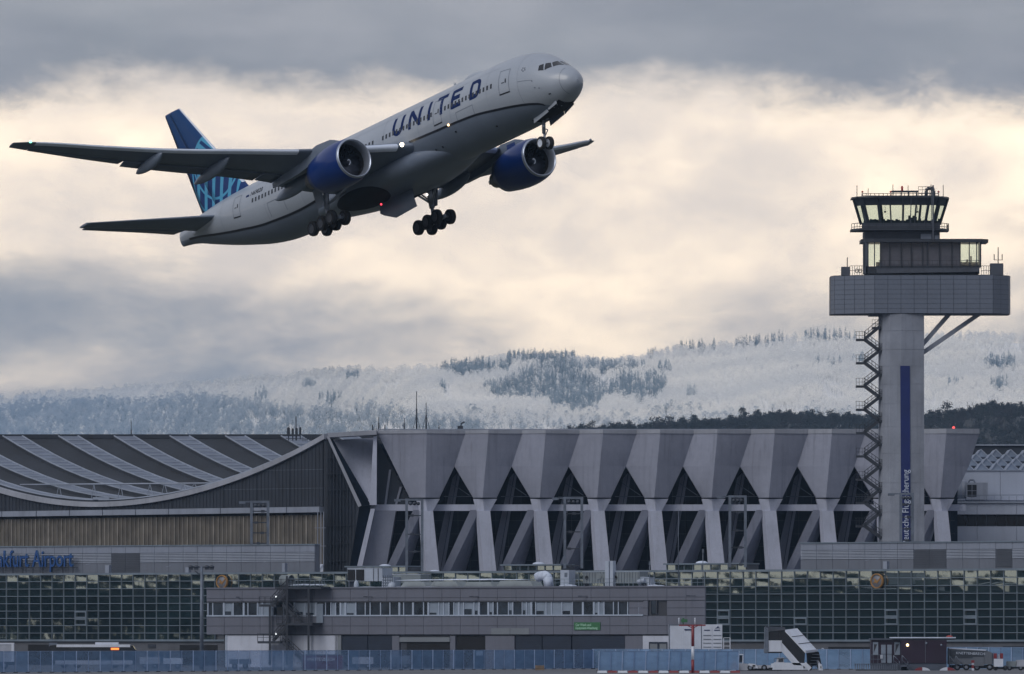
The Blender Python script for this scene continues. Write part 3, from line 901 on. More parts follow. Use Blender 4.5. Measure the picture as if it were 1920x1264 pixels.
# tail fin
FLE = lambda z: 50.4 + (z - 3.0) * (59.65 - 50.4) / 9.76 if z > 3 else 50.4 - (3 - z) * 1.0
FTE = lambda z: 58.6 + (z - 3.0) * (62.15 - 58.6) / 9.76
mf = bpy.data.materials.new('tail_globe_paint'); mf.use_nodes = True
nt = mf.node_tree; nt.nodes.clear(); b = NB(nt)
tc = b.n('ShaderNodeTexCoord').outputs['Object']; sp_ = b.n('ShaderNodeSeparateXYZ'); b.l(tc, sp_.inputs[0])
fs_ = b.m('MULTIPLY', sp_.outputs[0], -1.0); fz_ = sp_.outputs[2]
gc = (55.2, 5.6, 4.02)     # globe centre s, z, radius
dx = b.m('SUBTRACT', fs_, gc[0]); dz = b.m('SUBTRACT', fz_, gc[1])
rr2 = b.m('SQRT', b.m('ADD', b.m('MULTIPLY', dx, dx), b.m('MULTIPLY', dz, dz)))
inside = b.m('LESS_THAN', rr2, gc[2])
rim = b.m('MULTIPLY', inside, b.m('GREATER_THAN', rr2, gc[2] - .22))
def ell(cx_, cz_, rx, rz, w):
    e = b.m('SQRT', b.m('ADD', b.m('POWER', b.m('DIVIDE', b.m('SUBTRACT', fs_, cx_), rx), 2.0), b.m('POWER', b.m('DIVIDE', b.m('SUBTRACT', fz_, cz_), rz), 2.0)))
    return b.m('LESS_THAN', b.m('ABSOLUTE', b.m('SUBTRACT', e, 1.0)), w)
lines = rim
for e_ in ((54.9, 7.15, 3.78, 3.78, .03),):
    lines = b.m('MAXIMUM', lines, b.m('MULTIPLY', ell(*e_), inside))
# meridian bars, leaning with the fin
sk = b.m('ADD', fs_, b.m('MULTIPLY', b.m('SUBTRACT', fz_, 4.5), .36))
bars = b.m('LESS_THAN', b.m('ABSOLUTE', b.m('SUBTRACT', b.m('FRACT', b.m('ADD', b.m('DIVIDE', b.m('SUBTRACT', sk, 52.95), 1.42), .5)), .5)), .19)
bars = b.m('MULTIPLY', b.m('MULTIPLY', bars, inside), b.m('LESS_THAN', fz_, 6.6))
top_b = b.m('MULTIPLY', b.m('MULTIPLY', b.m('GREATER_THAN', b.m('FRACT', b.m('DIVIDE', b.m('SUBTRACT', fs_, b.m('MULTIPLY', fz_, 1.2)), 1.35)), .4), inside), b.m('GREATER_THAN', fz_, 7.3))
pat = b.m('MAXIMUM', b.m('MAXIMUM', lines, bars), top_b)
base_c = b.mix(b.ss(fz_, 4.0, 12.0), (.002, .026, .14), (.002, .045, .17))
col_ = b.mix(pat, base_c, (.065, .31, .53))
pr = b.n('ShaderNodeBsdfPrincipled'); b.l(col_, pr.inputs['Base Color']); pr.inputs['Roughness'].default_value = .4; pr.inputs['Coat Weight'].default_value = .1; pr.inputs['Specular IOR Level'].default_value = .25
o_ = b.n('ShaderNodeOutputMaterial'); b.l(pr.outputs[0], o_.inputs[0])
CF = [0, .01, .03, .08, .16, .28, .42, .56, .69]
mb = MB(); rings = []; mbr = MB(); rr_ = []; mbe = MB(); re_ = []
for z in list(np.arange(2.2, 12.6, .8)) + [12.6, 12.76]:
    a, c_ = FLE(z), FTE(z) + (0 if z < 12.7 else -.1); ch = c_ - a; th = .095
    row = [L(a + ch * c, th * ch * foil(c) * .9, z) for c in CF] + [L(a + ch * c, -th * ch * foil(c) * .9, z) for c in CF[1:][::-1]]
    rings.append(row)
    CR = [.69, .70, .8, .9, 1]
    rr_.append([L(a + ch * (c + .004), th * ch * foil(c) * .86, z) for c in CR] + [L(a + ch * (c + .004), -th * ch * foil(c) * .86, z) for c in CR[::-1]])
    if z > 3.3: re_.append([L(a + ch * c - .03, y_ * (th * ch * foil(c) * .9 + .012), z) for c, y_ in ((.035, 1), (.01, 1), (0, 1), (.01, -1), (.035, -1))])
mb.loft(rings); fin = mb.build('tail_fin', mf, plane, label='blue tail fin with a light blue globe pattern')
mbr.loft(rr_); mbr.build('rudder', mf, fin)
mbe.loft(re_, False, False); mbe.build('fin_leading_edge', m_slat, fin)
# tailplane
h_le = hermite([.8, 2.5, 10.75], [52.0, 53.3, 60.7]); h_te = hermite([.8, 2.5, 10.75], [59.4, 59.6, 62.75])
h_zl = hermite([.8, 2.5, 10.75], [1.0, 1.25, 2.62]); h_zt = hermite([.8, 2.5, 10.75], [.95, 1.15, 2.52]); h_th = lambda y: .09
for side in (1, -1):
    mb = MB(); rings = []; m2 = MB(); r2 = []
    for y in list(np.arange(.8, 10.3, .95)) + [10.3, 10.75]:
        kw = dict(le=h_le, te=h_te, zl=h_zl, zt=h_zt, th=h_th)
        q = lambda c, t, y=y: (lambda w: L(w[0], side * w[1], w[2]))(wing_pt(y, c, t, **kw))
        rings.append([q(c, True) for c in CF] + [q(c, False) for c in CF[1:][::-1]])
        r2.append([q(c, True) for c in (.70, .8, .9, 1)] + [q(c, False) for c in (1, .9, .8, .70)])
    mb.loft(rings); tp = mb.build('tailplane', m_wing, plane)
    m2.loft(r2[2:-1]); m2.build('elevator', m_flap, tp)
    mb = MB(); rings = []
    for i in range(9):
        t = i / 8; s = 52.3 + 7.0 * t; r = .62 * math.sin(math.pi * min(1, t * .85 + .12)) ** .6
        rings.append([L(s, side * (f_wid(s) * .9 + r * .8 * math.cos(a) - .12), 1.12 + r * math.sin(a)) for a in [2 * math.pi * k / 12 for k in range(12)]])
    mb.loft(rings); mb.build('tailplane_root', m_white, tp)

# landing gear
def wheel(parent, s, y, z, r, w, hub):
    mb = MB(); ax = L(0, 1, 0); o0 = L(s, y - w / 2, z)
    mb.lathe([(0, r * .62), (0, r * .86), (w * .12, r * .97), (w * .3, r), (w * .7, r), (w * .88, r * .97), (w, r * .86), (w, r * .62)], o0, ax, 24)
    wh = mb.build('wheel', m_tyre, parent)
    mb = MB(); mb.lathe([(.03, .02), (.02, r * .25), (.07, r * .55), (.0, r * .63), (w, r * .63), (w - .07, r * .55), (w - .02, r * .25), (w - .03, .02)], o0, ax, 16)
    mb.build('hub', hub, wh)
for side in (1, -1):
    mb = MB(); s0, y0, z0 = 31.41, 5.49, -5.15
    mb.tube(L(31.3, side * 5.3, -1.6), L(s0, side * y0, -3.9), .24, 12); mb.tube(L(s0, side * y0, -3.9), L(s0, side * y0, -4.95), .16, 12)
    mb.tube(L(s0, side * y0, -4.75), L(s0, side * y0, -5.3), .24, 10)
    mg = mb.build('main_gear', m_gear, plane, label='%s main landing gear with six wheels' % ('near' if side == 1 else 'far'))
    mb = MB(); mb.tube(L(s0, side * y0, -3.6), L(28.6, side * 4.4, -2.3), .11, 8); mb.tube(L(s0, side * y0, -3.5), L(31.0, side * 3.0, -2.3), .10, 8)
    mb.tube(L(s0, side * y0, -3.3), L(33.2, side * 5.4, -1.9), .07, 8); mb.build('brace', m_gear, mg)
    mb = MB(); mb.path([L(s0 - .2, side * y0, -4.2), L(s0 - .75, side * y0, -4.4), L(s0 - .7, side * y0, -4.75), L(s0 - .2, side * y0, -5.0)], .05, 6); mb.build('torque_link', m_gear, mg)
    mb = MB(); mb.bar(L(s0 - 1.75, side * y0, z0 + .12), L(s0 + 1.75, side * y0, z0 - .12), .26, .3); mb.build('bogie_beam', m_gear, mg)
    for k in (-1, 0, 1):
        za = z0 - k * .10
        mb = MB(); mb.tube(L(s0 + k * 1.47, side * y0 - .75, za), L(s0 + k * 1.47, side * y0 + .75, za), .09, 8); mb.build('axle', m_gear, mg)
        for q in (-1, 1): wheel(mg, s0 + k * 1.47, side * y0 + q * .70, za, .66, .5, m_steelhub)
    mb = MB(); mb.prism([L(30.9, side * 6.05, -2.0), L(32.3, side * 6.05, -2.0), L(32.15, side * 5.9, -3.7), L(31.2, side * 5.9, -3.7)], L(0, side * .06, 0)); mb.build('strut_door', m_belly, mg)
    # wheel well and body door
    mb = MB(); rings = []
    for i in range(9):
        rw = i / 8
        rings.append([fair_pt(30.3 + 3.7 * rw * math.cos(a), (-R(48) + R(37) * rw * math.sin(a)) if side == 1 else (math.pi + R(48) - R(37) * rw * math.sin(a)), .03) for a in [2 * math.pi * k / 30 for k in range(30)]])
    mb.loft(rings, True, False); ww = mb.build('wheel_well', m_dark, fair)
    if side == -1: continue
    rows = []
    for j in range(7):
        t = j / 6; z = -3.6 - 1.95 * t; y = .55 + .55 * math.sin(t * 1.9)
        e0 = 24.3 + 1.0 * (1 - t) ** 1.5; e1 = 30.4 - .9 * t - 1.9 * max(0, t - .55) / .45
        rows.append([L(e0 + (e1 - e0) * i / 8, side * y, z - .02 * i) for i in range(9)])
    mb = MB(); mb.loft(rows, False, False); mb.loft([[p + L(0, side * .06, 0) for p in r_] for r_ in rows], False, False)
    mb.build('gear_door', m_wing, fair)
mb = MB(); mb.sphere(L(28.4, 1.9, -4.3), .09, 8); mb.build('anticollision_beacon', emat('red_beacon_glow', (1, .05, .08), 3.0), fair)
mb = MB(); mb.sphere(hull(15.18, R(105), .03), .11, 8); mb.build('wing_inspection_light', emat('inspection_light_glow', (1, .66, .36), 4.0), fus)
for y_ in (-.2,): 
    mb = MB(); mb.sphere(L(30.6, -4.6, -2.9), .1, 8); mb.build('taxi_light', emat('taxi_light_glow', (1, .95, .85), 3.0), plane)
mb = MB(); mb.tube(L(5.5, 0, -2.3), L(5.94, 0, -4.1), .16, 10); mb.tube(L(5.9, 0, -3.95), L(5.94, 0, -4.95), .10, 10)
ng_ = mb.build('nose_gear', m_gear, plane)
mb = MB(); mb.tube(L(5.7, 0, -3.3), L(4.0, 0, -2.5), .08, 8); mb.path([L(5.75, .0, -3.7), L(5.3, 0, -3.95), L(5.75, 0, -4.3)], .05, 6); mb.build('drag_brace', m_gear, ng_)
mb = MB(); mb.tube(L(5.94, -.42, -4.92), L(5.94, .42, -4.92), .07, 8); mb.build('axle', m_gear, ng_)
for q in (-1, 1): wheel(ng_, 5.94, q * .40, -4.92, .56, .36, m_gearw)
mb = MB(); mb.sphere(L(5.55, .22, -3.55), .1, 8); mb.build('taxi_light', m_gearw, ng_)
mb = MB(); rings = []
for i in range(11):
    s = 1.9 + 4.2 * i / 10
    rings.append([hull(s, math.pi + q * .92 / max(f_wid(s), .5), .015) for q in (-1, -.5, 0, .5, 1)])
mb.loft(rings, False, False); mb.build('nose_gear_well', m_dark, fus)
for side in (1, -1):
    for nm, q in ((('nose_gear_door', [(2.39, -1.93), (3.67, -2.18), (3.33, -2.75), (2.05, -2.52)]), ('nose_gear_door', [(3.86, -2.27), (5.71, -2.83), (5.67, -3.28), (3.40, -2.88)])) if side == 1 else
                  (('nose_gear_door', [(2.45, -1.95), (3.9, -2.25), (3.9, -2.95), (2.45, -2.5)]), ('nose_gear_door', [(4.0, -2.3), (6.2, -2.75), (6.2, -3.35), (4.0, -2.95)]))):
        mb = MB(); mb.prism([L(s, side * (.93 + .06 * (i > 1)), z) for i, (s, z) in enumerate(q)], L(0, side * .05, 0))
        mb.build(nm, m_white if side == 1 else m_wing, fus)

# ------------------------------------------------------------------ hangar with hanging roof and folded concrete buttresses
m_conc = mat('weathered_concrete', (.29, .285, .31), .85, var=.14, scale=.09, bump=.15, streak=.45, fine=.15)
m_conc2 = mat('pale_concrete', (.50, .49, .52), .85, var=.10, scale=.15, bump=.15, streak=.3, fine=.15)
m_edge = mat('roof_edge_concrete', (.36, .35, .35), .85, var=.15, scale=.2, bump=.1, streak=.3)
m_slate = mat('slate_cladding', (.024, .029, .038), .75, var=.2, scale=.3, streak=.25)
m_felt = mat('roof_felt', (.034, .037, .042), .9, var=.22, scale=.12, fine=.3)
m_skyl = mat('skylight_sheet', (.17, .185, .215), .5, var=.14, scale=.25, fine=.1)
m_skyf = mat('skylight_frame', (.34, .355, .38), .5, var=.1, scale=.5)
m_rib = mat('ribbed_door_panel', (.088, .080, .070), .6, var=.25, scale=.4, streak=.4, keep=True)
m_ribl = mat('door_rib', (.20, .188, .172), .6, var=.25, scale=.4, streak=.3, keep=True)
m_band = mat('light_grey_band', (.28, .29, .315), .6, var=.12, scale=.2, streak=.3)
m_dglass = mat('dark_hangar_glass', (.008, .015, .026), .35, var=.4, scale=.2, spec=.08)
m_steel = mat('dark_steel', (.045, .05, .06), .5, .3, var=.2, scale=1)
m_steel2 = mat('grey_steel', (.15, .165, .185), .5, .3, var=.2, scale=1)
m_joint = mat('shadow_joint', (.02, .02, .024), .9, var=.1)

YH = 1440.0
def hp(px, py, dy=0.0):
    """point on the buttress front (pixel place at YH, then set back by dy metres)"""
    p = pt(px, py, YH); p.y += dy; return p
HS = YH / F
hangar = thing('hangar', hp(1200, 1248), 'huge grey aircraft hangar with hanging roof and folded concrete buttresses', 'hangar')
PITCH = 107.3
def zed(py): return EYE + (HY - py) * HS

# one buttress (bay with its left valley at column V)
V = 872.0
def bay(V, tl, crease, first=False, bl=15):
    """folded head, leg block, front column and raking fin of one buttress, as separate parts"""
    parts = []
    top, bot = 812.0, 933.0
    def crease_x(y): return crease + (V + 33 - crease) * (y - top) / (bot - top)
    lo = [(tl, top, 1.6), (V + bl, bot, 1.1)] if first else [(tl, top, 2.2), (V - 20, 874, 2.3), (V + bl, bot, 1.1)]
    ro = [(V + PITCH, top, 2.2), (V + PITCH - 20, 874, 2.3), (V + 59, bot, 1.1)]
    for edge in (lo, ro):
        f = [], []
        ys_ = sorted(set([top, 874, bot] + [top + (bot - top) * i / 10 for i in range(11)]))
        for y in ys_:
            e = [np.interp(y, [q[1] for q in edge], [q[j] for q in edge]) for j in (0, 2)]
            xc = crease_x(y); dc = -.3 * (y - top) / (bot - top)
            f[0].append([hp(xc + (e[0] - xc) * i / 6, y, dc + (e[1] - dc) * i / 6) for i in range(7)])
            f[1].append([p + Vector((0, 2.5, 0)) for p in f[0][-1]])
        mb = MB(); mb.loft(f[0], False, False, 0, False); mb.loft(f[1], False, False, 0, False)
        rim_f = f[0][0] + [r_[-1] for r_ in f[0][1:]] + f[0][-1][::-1][1:]
        rim_b = f[1][0] + [r_[-1] for r_ in f[1][1:]] + f[1][-1][::-1][1:]
        mb.loft([rim_f, rim_b], False, False, 0, False)
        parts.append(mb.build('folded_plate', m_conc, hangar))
    # dark joint, then the block below it
    mb = MB(); mb.prism([hp(V + 14, 933.3, 1.0), hp(V + 60, 933.3, 1.0), hp(V + 59, 936, 1.0), hp(V + 15, 936, 1.0)], (0, 3, 0)); parts.append(mb.build('bearing_joint', m_joint, hangar))
    mb = MB(); mb.prism([hp(V + 15, 935.5, .9), hp(V + 33, 935.5, .3), hp(V + 36, 958, .4), hp(V + 21, 958, 1.0)], (0, 3.5, 0)); mb.prism([hp(V + 33, 935.5, .3), hp(V + 59.5, 935.5, .9), hp(V + 47, 958, .9), hp(V + 36, 958, .4)], (0, 3.5, 0))
    parts.append(mb.build('bearing_block', m_conc2, hangar))
    # front column: light front, darker flank on the left
    mb = MB(); mb.prism([hp(V + 25, 958, 0), hp(V + 47, 958, .3), hp(V + 60, 1085, -.6), hp(V + 36, 1085, -.9)], (0, 2.6, 0))
    mb.prism([hp(V + 20, 958, 1.6), hp(V + 25, 958, 0.02), hp(V + 36, 1085, -.88), hp(V + 28, 1085, 1.0)], (.02, 1.2, 0))
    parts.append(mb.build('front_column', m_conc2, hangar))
    # raking fin: narrow front edge and a deep flank turned to the right
    mb = MB()
    t0, t1, b0, b1 = hp(V + 10, 956, .9), hp(V + 27, 956, 1.1), hp(V - 50, 1085, 2.0), hp(V - 35, 1085, 2.2)
    dv = Vector((2.1, 3.2, 0))
    t1b = hp(V + 34, 962, 4.0); b1b = b1 + Vector((2.4, 4.2, 0))
    vs = [t0, t1, b1, b0, t1b, b1b, t0 + Vector((0, 4.5, 0)), b0 + Vector((0, 4.5, 0))]
    mb.add(vs, [(0, 1, 2, 3), (1, 4, 5, 2), (0, 3, 7, 6), (3, 2, 5, 7), (0, 6, 4, 1), (6, 7, 5, 4)])
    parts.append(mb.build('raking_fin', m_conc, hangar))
    # thin strut behind, crossing the dark opening
    mb = MB(); mb.prism([hp(V - 14, 885, 6), hp(V - 9, 885, 6), hp(V - 43, 1085, 6), hp(V - 49, 1085, 6)], (0, .8, 0)); mb.prism([hp(V - 24, 895, 6.5), hp(V - 15, 885, 6.5), hp(V - 50, 1085, 6.5), hp(V - 66, 1085, 6.5)], (0, .6, 0)); parts.append(mb.build('inner_strut', m_conc, hangar))
    mb = MB(); mb.bar(hp(V - 26, 905, 5.6), hp(V + 8, 928, 5.6), .12); mb.bar(hp(V - 40, 930, 5.8), hp(V + 14, 930, 5.8), .10); parts.append(mb.build('cross_bracing', m_steel2, hangar))
    return parts
proto = bay(V, V, V + 44)
for k in range(1, 9):
    for o in proto:
        c = o.copy(); COL.objects.link(c)
        c.parent = hangar; c.matrix_parent_inverse = o.matrix_parent_inverse
        c.location = Vector(o.location) + Vector((PITCH * HS * k, 0, 0))
# wide first bay at the corner
bay(V - PITCH, 708, 800, True, bl=3)
# corner frame
mb = MB(); mb.prism([hp(700, 818, .6), hp(706.5, 818, .6), hp(706, 947, .2), hp(693, 947, .2)], (0, 2.4, 0)); mb.build('corner_post', m_conc2, hangar)
mb = MB(); mb.prism([hp(622, 824, 5.5), hp(701, 819, 6.5), hp(694, 945, .9)], (0, .6, 0)); mb.build('corner_soffit', m_conc2, hangar)
mb = MB(); mb.prism([hp(706, 822, 3.4), hp(768, 936, 3.4), hp(768, 946, 3.4), hp(706, 946, 3.4)], (0, .6, 0)); mb.build('corner_panel', m_slate, hangar)
for a, b_ in (((731, 880), (722, 946)), ((751, 912), (742, 946))):
    mb = MB(); mb.prism([hp(a[0] - 2, a[1], 3.1), hp(a[0] + 2, a[1], 3.1), hp(b_[0] + 2, b_[1], 3.1), hp(b_[0] - 2, b_[1], 3.1)], (0, .4, 0)); mb.build('inner_strut', m_conc, hangar)
mb = MB(); mb.prism([hp(695, 954, .2), hp(703, 954, .2), hp(674, 1085, -.3), hp(664, 1085, -.3)], (0, 2.0, 0)); mb.build('corner_leg', m_conc2, hangar)
mb = MB(); mb.prism([hp(703, 957, 1.6), hp(742, 957, 2.2), hp(720, 1085, 2.2), hp(674, 1085, 1.6)], (0, .6, 0)); mb.build('corner_fin', m_conc, hangar)
# tie beam and cornice
mb = MB(); mb.bb(hp(694, 957.5, 2.6), hp(1812, 945.5, 4.2)); mb.build('tie_beam', m_conc2, hangar)
mb = MB(); mb.prism([hp(612, 812, .2), hp(706, 806.5, -.4), hp(706, 815, -.4), hp(616, 820, .2)], (0, 6, 0)); mb.build('cornice', m_edge, hangar)
for k in range(-1, 9):
    x0 = 706.2 if k < 0 else 872 + PITCH * k; x1 = 872 + PITCH * (k + 1)
    y0 = 806.5 - 3 * (x0 - 706) / 1130; y1 = 806.5 - 3 * (x1 - 706) / 1130
    xc = 800 if k < 0 else x0 + 44; yc = y0 + (y1 - y0) * (xc - x0) / (x1 - x0); d0 = 1.6 if k < 0 else 2.2
    for xa, ya, da, xb2, yb2, db2 in ((x0, y0, d0, xc, yc, 0), (xc, yc, 0, x1, y1, 2.2)):
        mb = MB(); mb.prism([hp(xa + .1, ya, da - .1), hp(xb2 - .1, yb2, db2 - .1), hp(xb2 - .1, 812.8, db2 - .1), hp(xa + .1, 812.8, da - .1)], (0, 5, 0)); mb.build('cornice', m_edge, hangar)
mb = MB(); mb.bb(hp(705, 805.2, 2.4), hp(1838, 803.6, 4)); mb.build('roof_flashing', m_band, hangar)
# dark interior wall with glazing bars
mb = MB(); mb.bb(hp(690, 1085, 8), hp(1800, 830, 8.6)); iw = mb.build('inner_wall', m_dglass, hangar)
mb = MB()
for py in (975, 1000, 1024, 1050): mb.bb(hp(700, py + .4, 7.9), hp(1795, py - .4, 8.0))
for k in range(0, 46): mb.bb(hp(715 + k * 23.8, 1085, 7.9), hp(715.6 + k * 23.8, 880, 8.0))
mb.build('glazing_bars', m_steel, iw, kind='stuff')
mb = MB(); mb.bb(hp(612, 1248.4, .5), hp(1825, 1084, 10)); mb.build('plinth', m_conc, hangar)

# gable wall (recedes to the left) and hanging roof
CX, CY = hp(612, 815).x, YH
GV = Vector((-67.0, 75.0, 0)); GL = GV.length; gd = GV / GL; gn = Vector((-gd.y, gd.x, 0)) if -gd.x > 0 else Vector((gd.y, -gd.x, 0))
gn = Vector((-75.0, -67.0, 0)).normalized()
def gz(t):      # roof edge height along the span
    h = zed(815)
    return 23.9 + (h - 23.9) * ((t - .507) / .507) ** 2 if t < .507 else 23.9 + 10.4 * ((t - .507) / .493) ** 2
def gp(t, z, off=0.0): return Vector((CX, CY, 0)) + GV * t + gn * off + Vector((0, 0, z))
gw = Wall((612, 1440), (0, 1496.0)); gw.a = Vector((CX, CY, 0)); gw.d = gd; gw.n = gn
def gt(px): return gw.u(px) / GL
def gpix(px, py, off=0.0):
    q = gw.py(px, py, off); return q
TS = [i / 60 for i in range(0, 61)]
def gable_panel(p0, p1, zlo, m, nm, off0=0.0, th=.3, top=None):
    t0, t1 = (gt(p0) if p0 is not None else 0), (gt(p1) if p1 is not None else 1.0)
    n = max(2, int(abs(t1 - t0) * 50)); rings = []
    for i in range(n + 1):
        t = t0 + (t1 - t0) * i / n; zt = (gz(t) - .55) if top is None else top
        rings.append([gp(t, zlo, off0), gp(t, zt, off0), gp(t, zt, off0 - th), gp(t, zlo, off0 - th)])
    mb = MB(); mb.loft(rings, True, True, 0, False); return mb.build(nm, m, hangar)
ZB1, ZB0 = 4 + (1195 - 950) * .0768, 4 + (1195 - 960.5) * .0768
cols = [606, 544, 482, 420, 323, 261, 199, 137, 75, 10, -60, -130]
for a, b_ in zip(cols, cols[1:]):
    cp = gable_panel(a - .5, b_ + .5, ZB1 + .05, m_slate, 'cladding_panel')
    mb = MB(); t0, t1 = gt(a - 1), gt(b_ + 1); n = max(2, int(abs(t1 - t0) * GL / .75))
    for i in range(n + 1):
        t = t0 + (t1 - t0) * i / n; z1 = gz(t) - .62
        if z1 > ZB1 + .4: mb.box(gp(t, (ZB1 + .1 + z1) / 2, .03), (.12, .08, z1 - ZB1 - .1), 0, (gd, gn, Vector((0, 0, 1))))
    mb.build('cladding_ribs', m_slate, cp, kind='stuff')
gable_panel(606, -130, ZB0 - 3, m_joint, 'gable_backing', -.4, .3)
for a, b_ in zip(cols, cols[1:]):
    gable_panel(a - .7, b_ + .7, ZB0, m_band, 'canopy_band', .7, .9, ZB1)
# faint horizontal joints of the cladding
for py in (880, 915):
    for a, b_ in zip(cols[:5], cols[1:6]):
        t0, t1 = gt(a), gt(b_); z = 4 + (1195 - py) * .0768
        if z < gz((t0 + t1) / 2) - 1.2:
            mb = MB(); mb.bar(gp(t0, z, .03), gp(t1, z, .03), .05, .06); mb.build('cladding_joint', m_steel2, hangar)
# sliding door leaves with ribs, each leaf one part
ZD1 = ZB0 - .35; ZD0 = 9.0
leafs = [608, 592, 574, 505, 400, 293, 187, 90, -10, -110]
for li, (a, b_) in enumerate(zip(leafs, leafs[1:])):
    t0, t1 = gt(a - .8), gt(b_ + .8)
    mb = MB(); mb.prism([gp(t0, ZD0, -.2), gp(t1, ZD0, -.2), gp(t1, ZD1, -.2), gp(t0, ZD1, -.2)], -gn * .2)
    leaf = mb.build('door_leaf', m_rib, hangar)
    mb = MB(); n = max(2, int(abs(t1 - t0) * GL / .95))
    for i in range(n + 1):
        t = t0 + (t1 - t0) * i / n + rr.uniform(-.0006, .0006); w = .10 if i % 3 else .19
        mb.box(gp(t, (ZD0 + ZD1) / 2, -.12), (w, .16, ZD1 - ZD0 - .1), 0, (gd, gn, Vector((0, 0, 1))))
    mb.build('door_ribs', m_ribl, leaf, kind='stuff')
# slate flank between the gable and the corner, with its pale trim
mb = MB(); mb.prism([hp(607, 817, .3), hp(614, 819, .2), hp(674, 950, -.3), hp(652, 1085, -.3), hp(607, 1085, .3)], (0, 1.2, 0)); cc = mb.build('corner_cladding', m_slate, hangar)
mb = MB()
for q in np.arange(612, 668, 6.5):
    y_t = 820 + (q - 614) * 2.16 + 6; y_b = 1083 if q < 652 else 1083 - (q - 652) * 6
    mb.bb(hp(q, y_b, -.42), hp(q + .9, max(y_t, 822), -.1))
for y in (858, 888, 918, 985, 1020, 1052): mb.bb(hp(608, y + .4, -.41), hp(min(672, 612 + (y - 818) / 2.16) - 3 if y < 948 else 668 - (y - 950) * .16, y - .3, -.1))
mb.build('cladding_ribs', m_slate, cc, kind='stuff')
mb = MB(); mb.prism([hp(612, 818, -.1), hp(617, 818, -.1), hp(678, 948, -.6), hp(672, 951, -.6)], (0, .9, 0)); mb.build('corner_trim', m_edge, hangar)
mb = MB(); mb.prism([hp(617, 820, 1.2), hp(623, 822, 1.2), hp(696, 946, 1.2), hp(676, 950, 1.2)], (0, .5, 0)); mb.prism([hp(674, 951, .4), hp(695, 947, .9), hp(672, 1085, .9), hp(652, 1085, .4)], (0, .6, 0)); mb.build('corner_recess', m_dglass, hangar)
for q in (596, 602, 607):
    mb = MB(); mb.bb(hp(q - .7, 1070, -1.0), hp(q + .7, 960, -.85)); mb.build('downpipe', m_band, hangar)
mb = MB()
for py in (1024, 990): mb.bb(hp(590, py + .5, -.95), hp(611, py - .5, -.85))
mb.build('pipe_bracket', m_band, hangar)
mb = MB(); mb.bb(hp(592, 1075, -1.6), hp(606, 1058, -1.0)); mb.bar(hp(593, 1074, -1.7), hp(605, 1059, -1.7), .08); mb.build('pipe_box', m_gearw, hangar)
# hanging roof: felt bays and raised skylight strips across the building
def roof_strip(x0, x1, lift, m, nm, t0=0.0, t1=1.0, th=.4, n=44):
    rings = []
    for i in range(n + 1):
        t = t0 + (t1 - t0) * i / n; z = gz(t) + lift - .12
        a = gp(t, z); rings.append([a + Vector((x0, 0, 0)), a + Vector((x1, 0, 0)), a + Vector((x1, 0, -th)), a + Vector((x0, 0, -th))])
    mb = MB(); mb.loft([r_[:2] for r_ in rings], False, False, 0, False); mb.loft([r_[1:] + r_[:1] for r_ in rings], False, False, 1, False)
    return mb.build(nm, [m, m_felt], hangar)  # dark felt on the sides paints in the shadow side of raised strips
RP = 8.43; X0 = -.6; SWD = 2.95
ROOF_W = 93.0
roof = roof_strip(.3, ROOF_W, 0, m_felt, 'roof', .085, 1.0)
for k in range(0, 11):
    xa = X0 + RP * k
    xs = max(xa, .5); 
    st_ = roof_strip(xs, xa + SWD, .5, m_skyl, 'skylight_strip', .09, .995, .6)
    mb = MB(); n = 58
    for i in range(n):
        t = .09 + .905 * i / n
        if t < .80 and i % 3: continue
        a = gp(t, gz(t) + .43); mb.bar(a + Vector((xs, 0, 0)), a + Vector((xa + SWD, 0, 0)), .22 if t > .8 else .1, .12)
    for e in (xs, xa + SWD):
        prev = None
        for i in range(25):
            t = .09 + .905 * i / 24; q = gp(t, gz(t) + .44) + Vector((e, 0, 0))
            if prev is not None: mb.bar(prev, q, .16, .16)
            prev = q
    for tt in (.53,):
        a = gp(tt, gz(tt) + .62); mb.bar(a + Vector((xs - .3, 0, 0)), a + Vector((xa + SWD + .3, 0, 0)), 1.5, .35)
    mb.build('skylight_bars', m_skyf, st_, kind='stuff')
mb = MB(); rings = []
for t in TS:
    z = gz(t); rings.append([gp(t, z + .12, .45), gp(t, z + .12, -.5), gp(t, z - .62, -.5), gp(t, z - .62, .45)])
mb.loft(rings, True, True, 0, False); mb.build('edge_beam', m_edge, hangar)
mb = MB(); a = gp(1.0, gz(1.0) + .1); mb.bb(a + Vector((0, -.3, -.3)), a + Vector((ROOF_W, 1.2, .35)), 0); mb.build('ridge_capping', m_slate, hangar)
# cable rail on trestles along the edge
ra, rb = gpix(38, 909, -2.5), gpix(395, 906, -2.5)
mb = MB(); mb.tube(ra, rb, .11, 6)
for q in (112, 178, 228, 283, 310, 345, 365):
    f_ = (q - 38) / 357; a = ra.lerp(rb, f_); t = gt(q); zf = gz(t)
    for s_ in (-.7, .7): mb.bar(a, Vector((a.x + s_ * .7, a.y - s_ * .7, min(a.z - .3, zf + .2))), .07)
mb.build('roof_rail', m_skyf, hangar)
mb = MB(); mb.bb((CX + 3, CY + 12, 0), (CX + 88, CY + 70, zed(822))); mb.bb((CX - 40, CY + 52, 0), (CX + 40, CY + 78, 23.0)); mb.build('hall_body', m_slate, hangar)

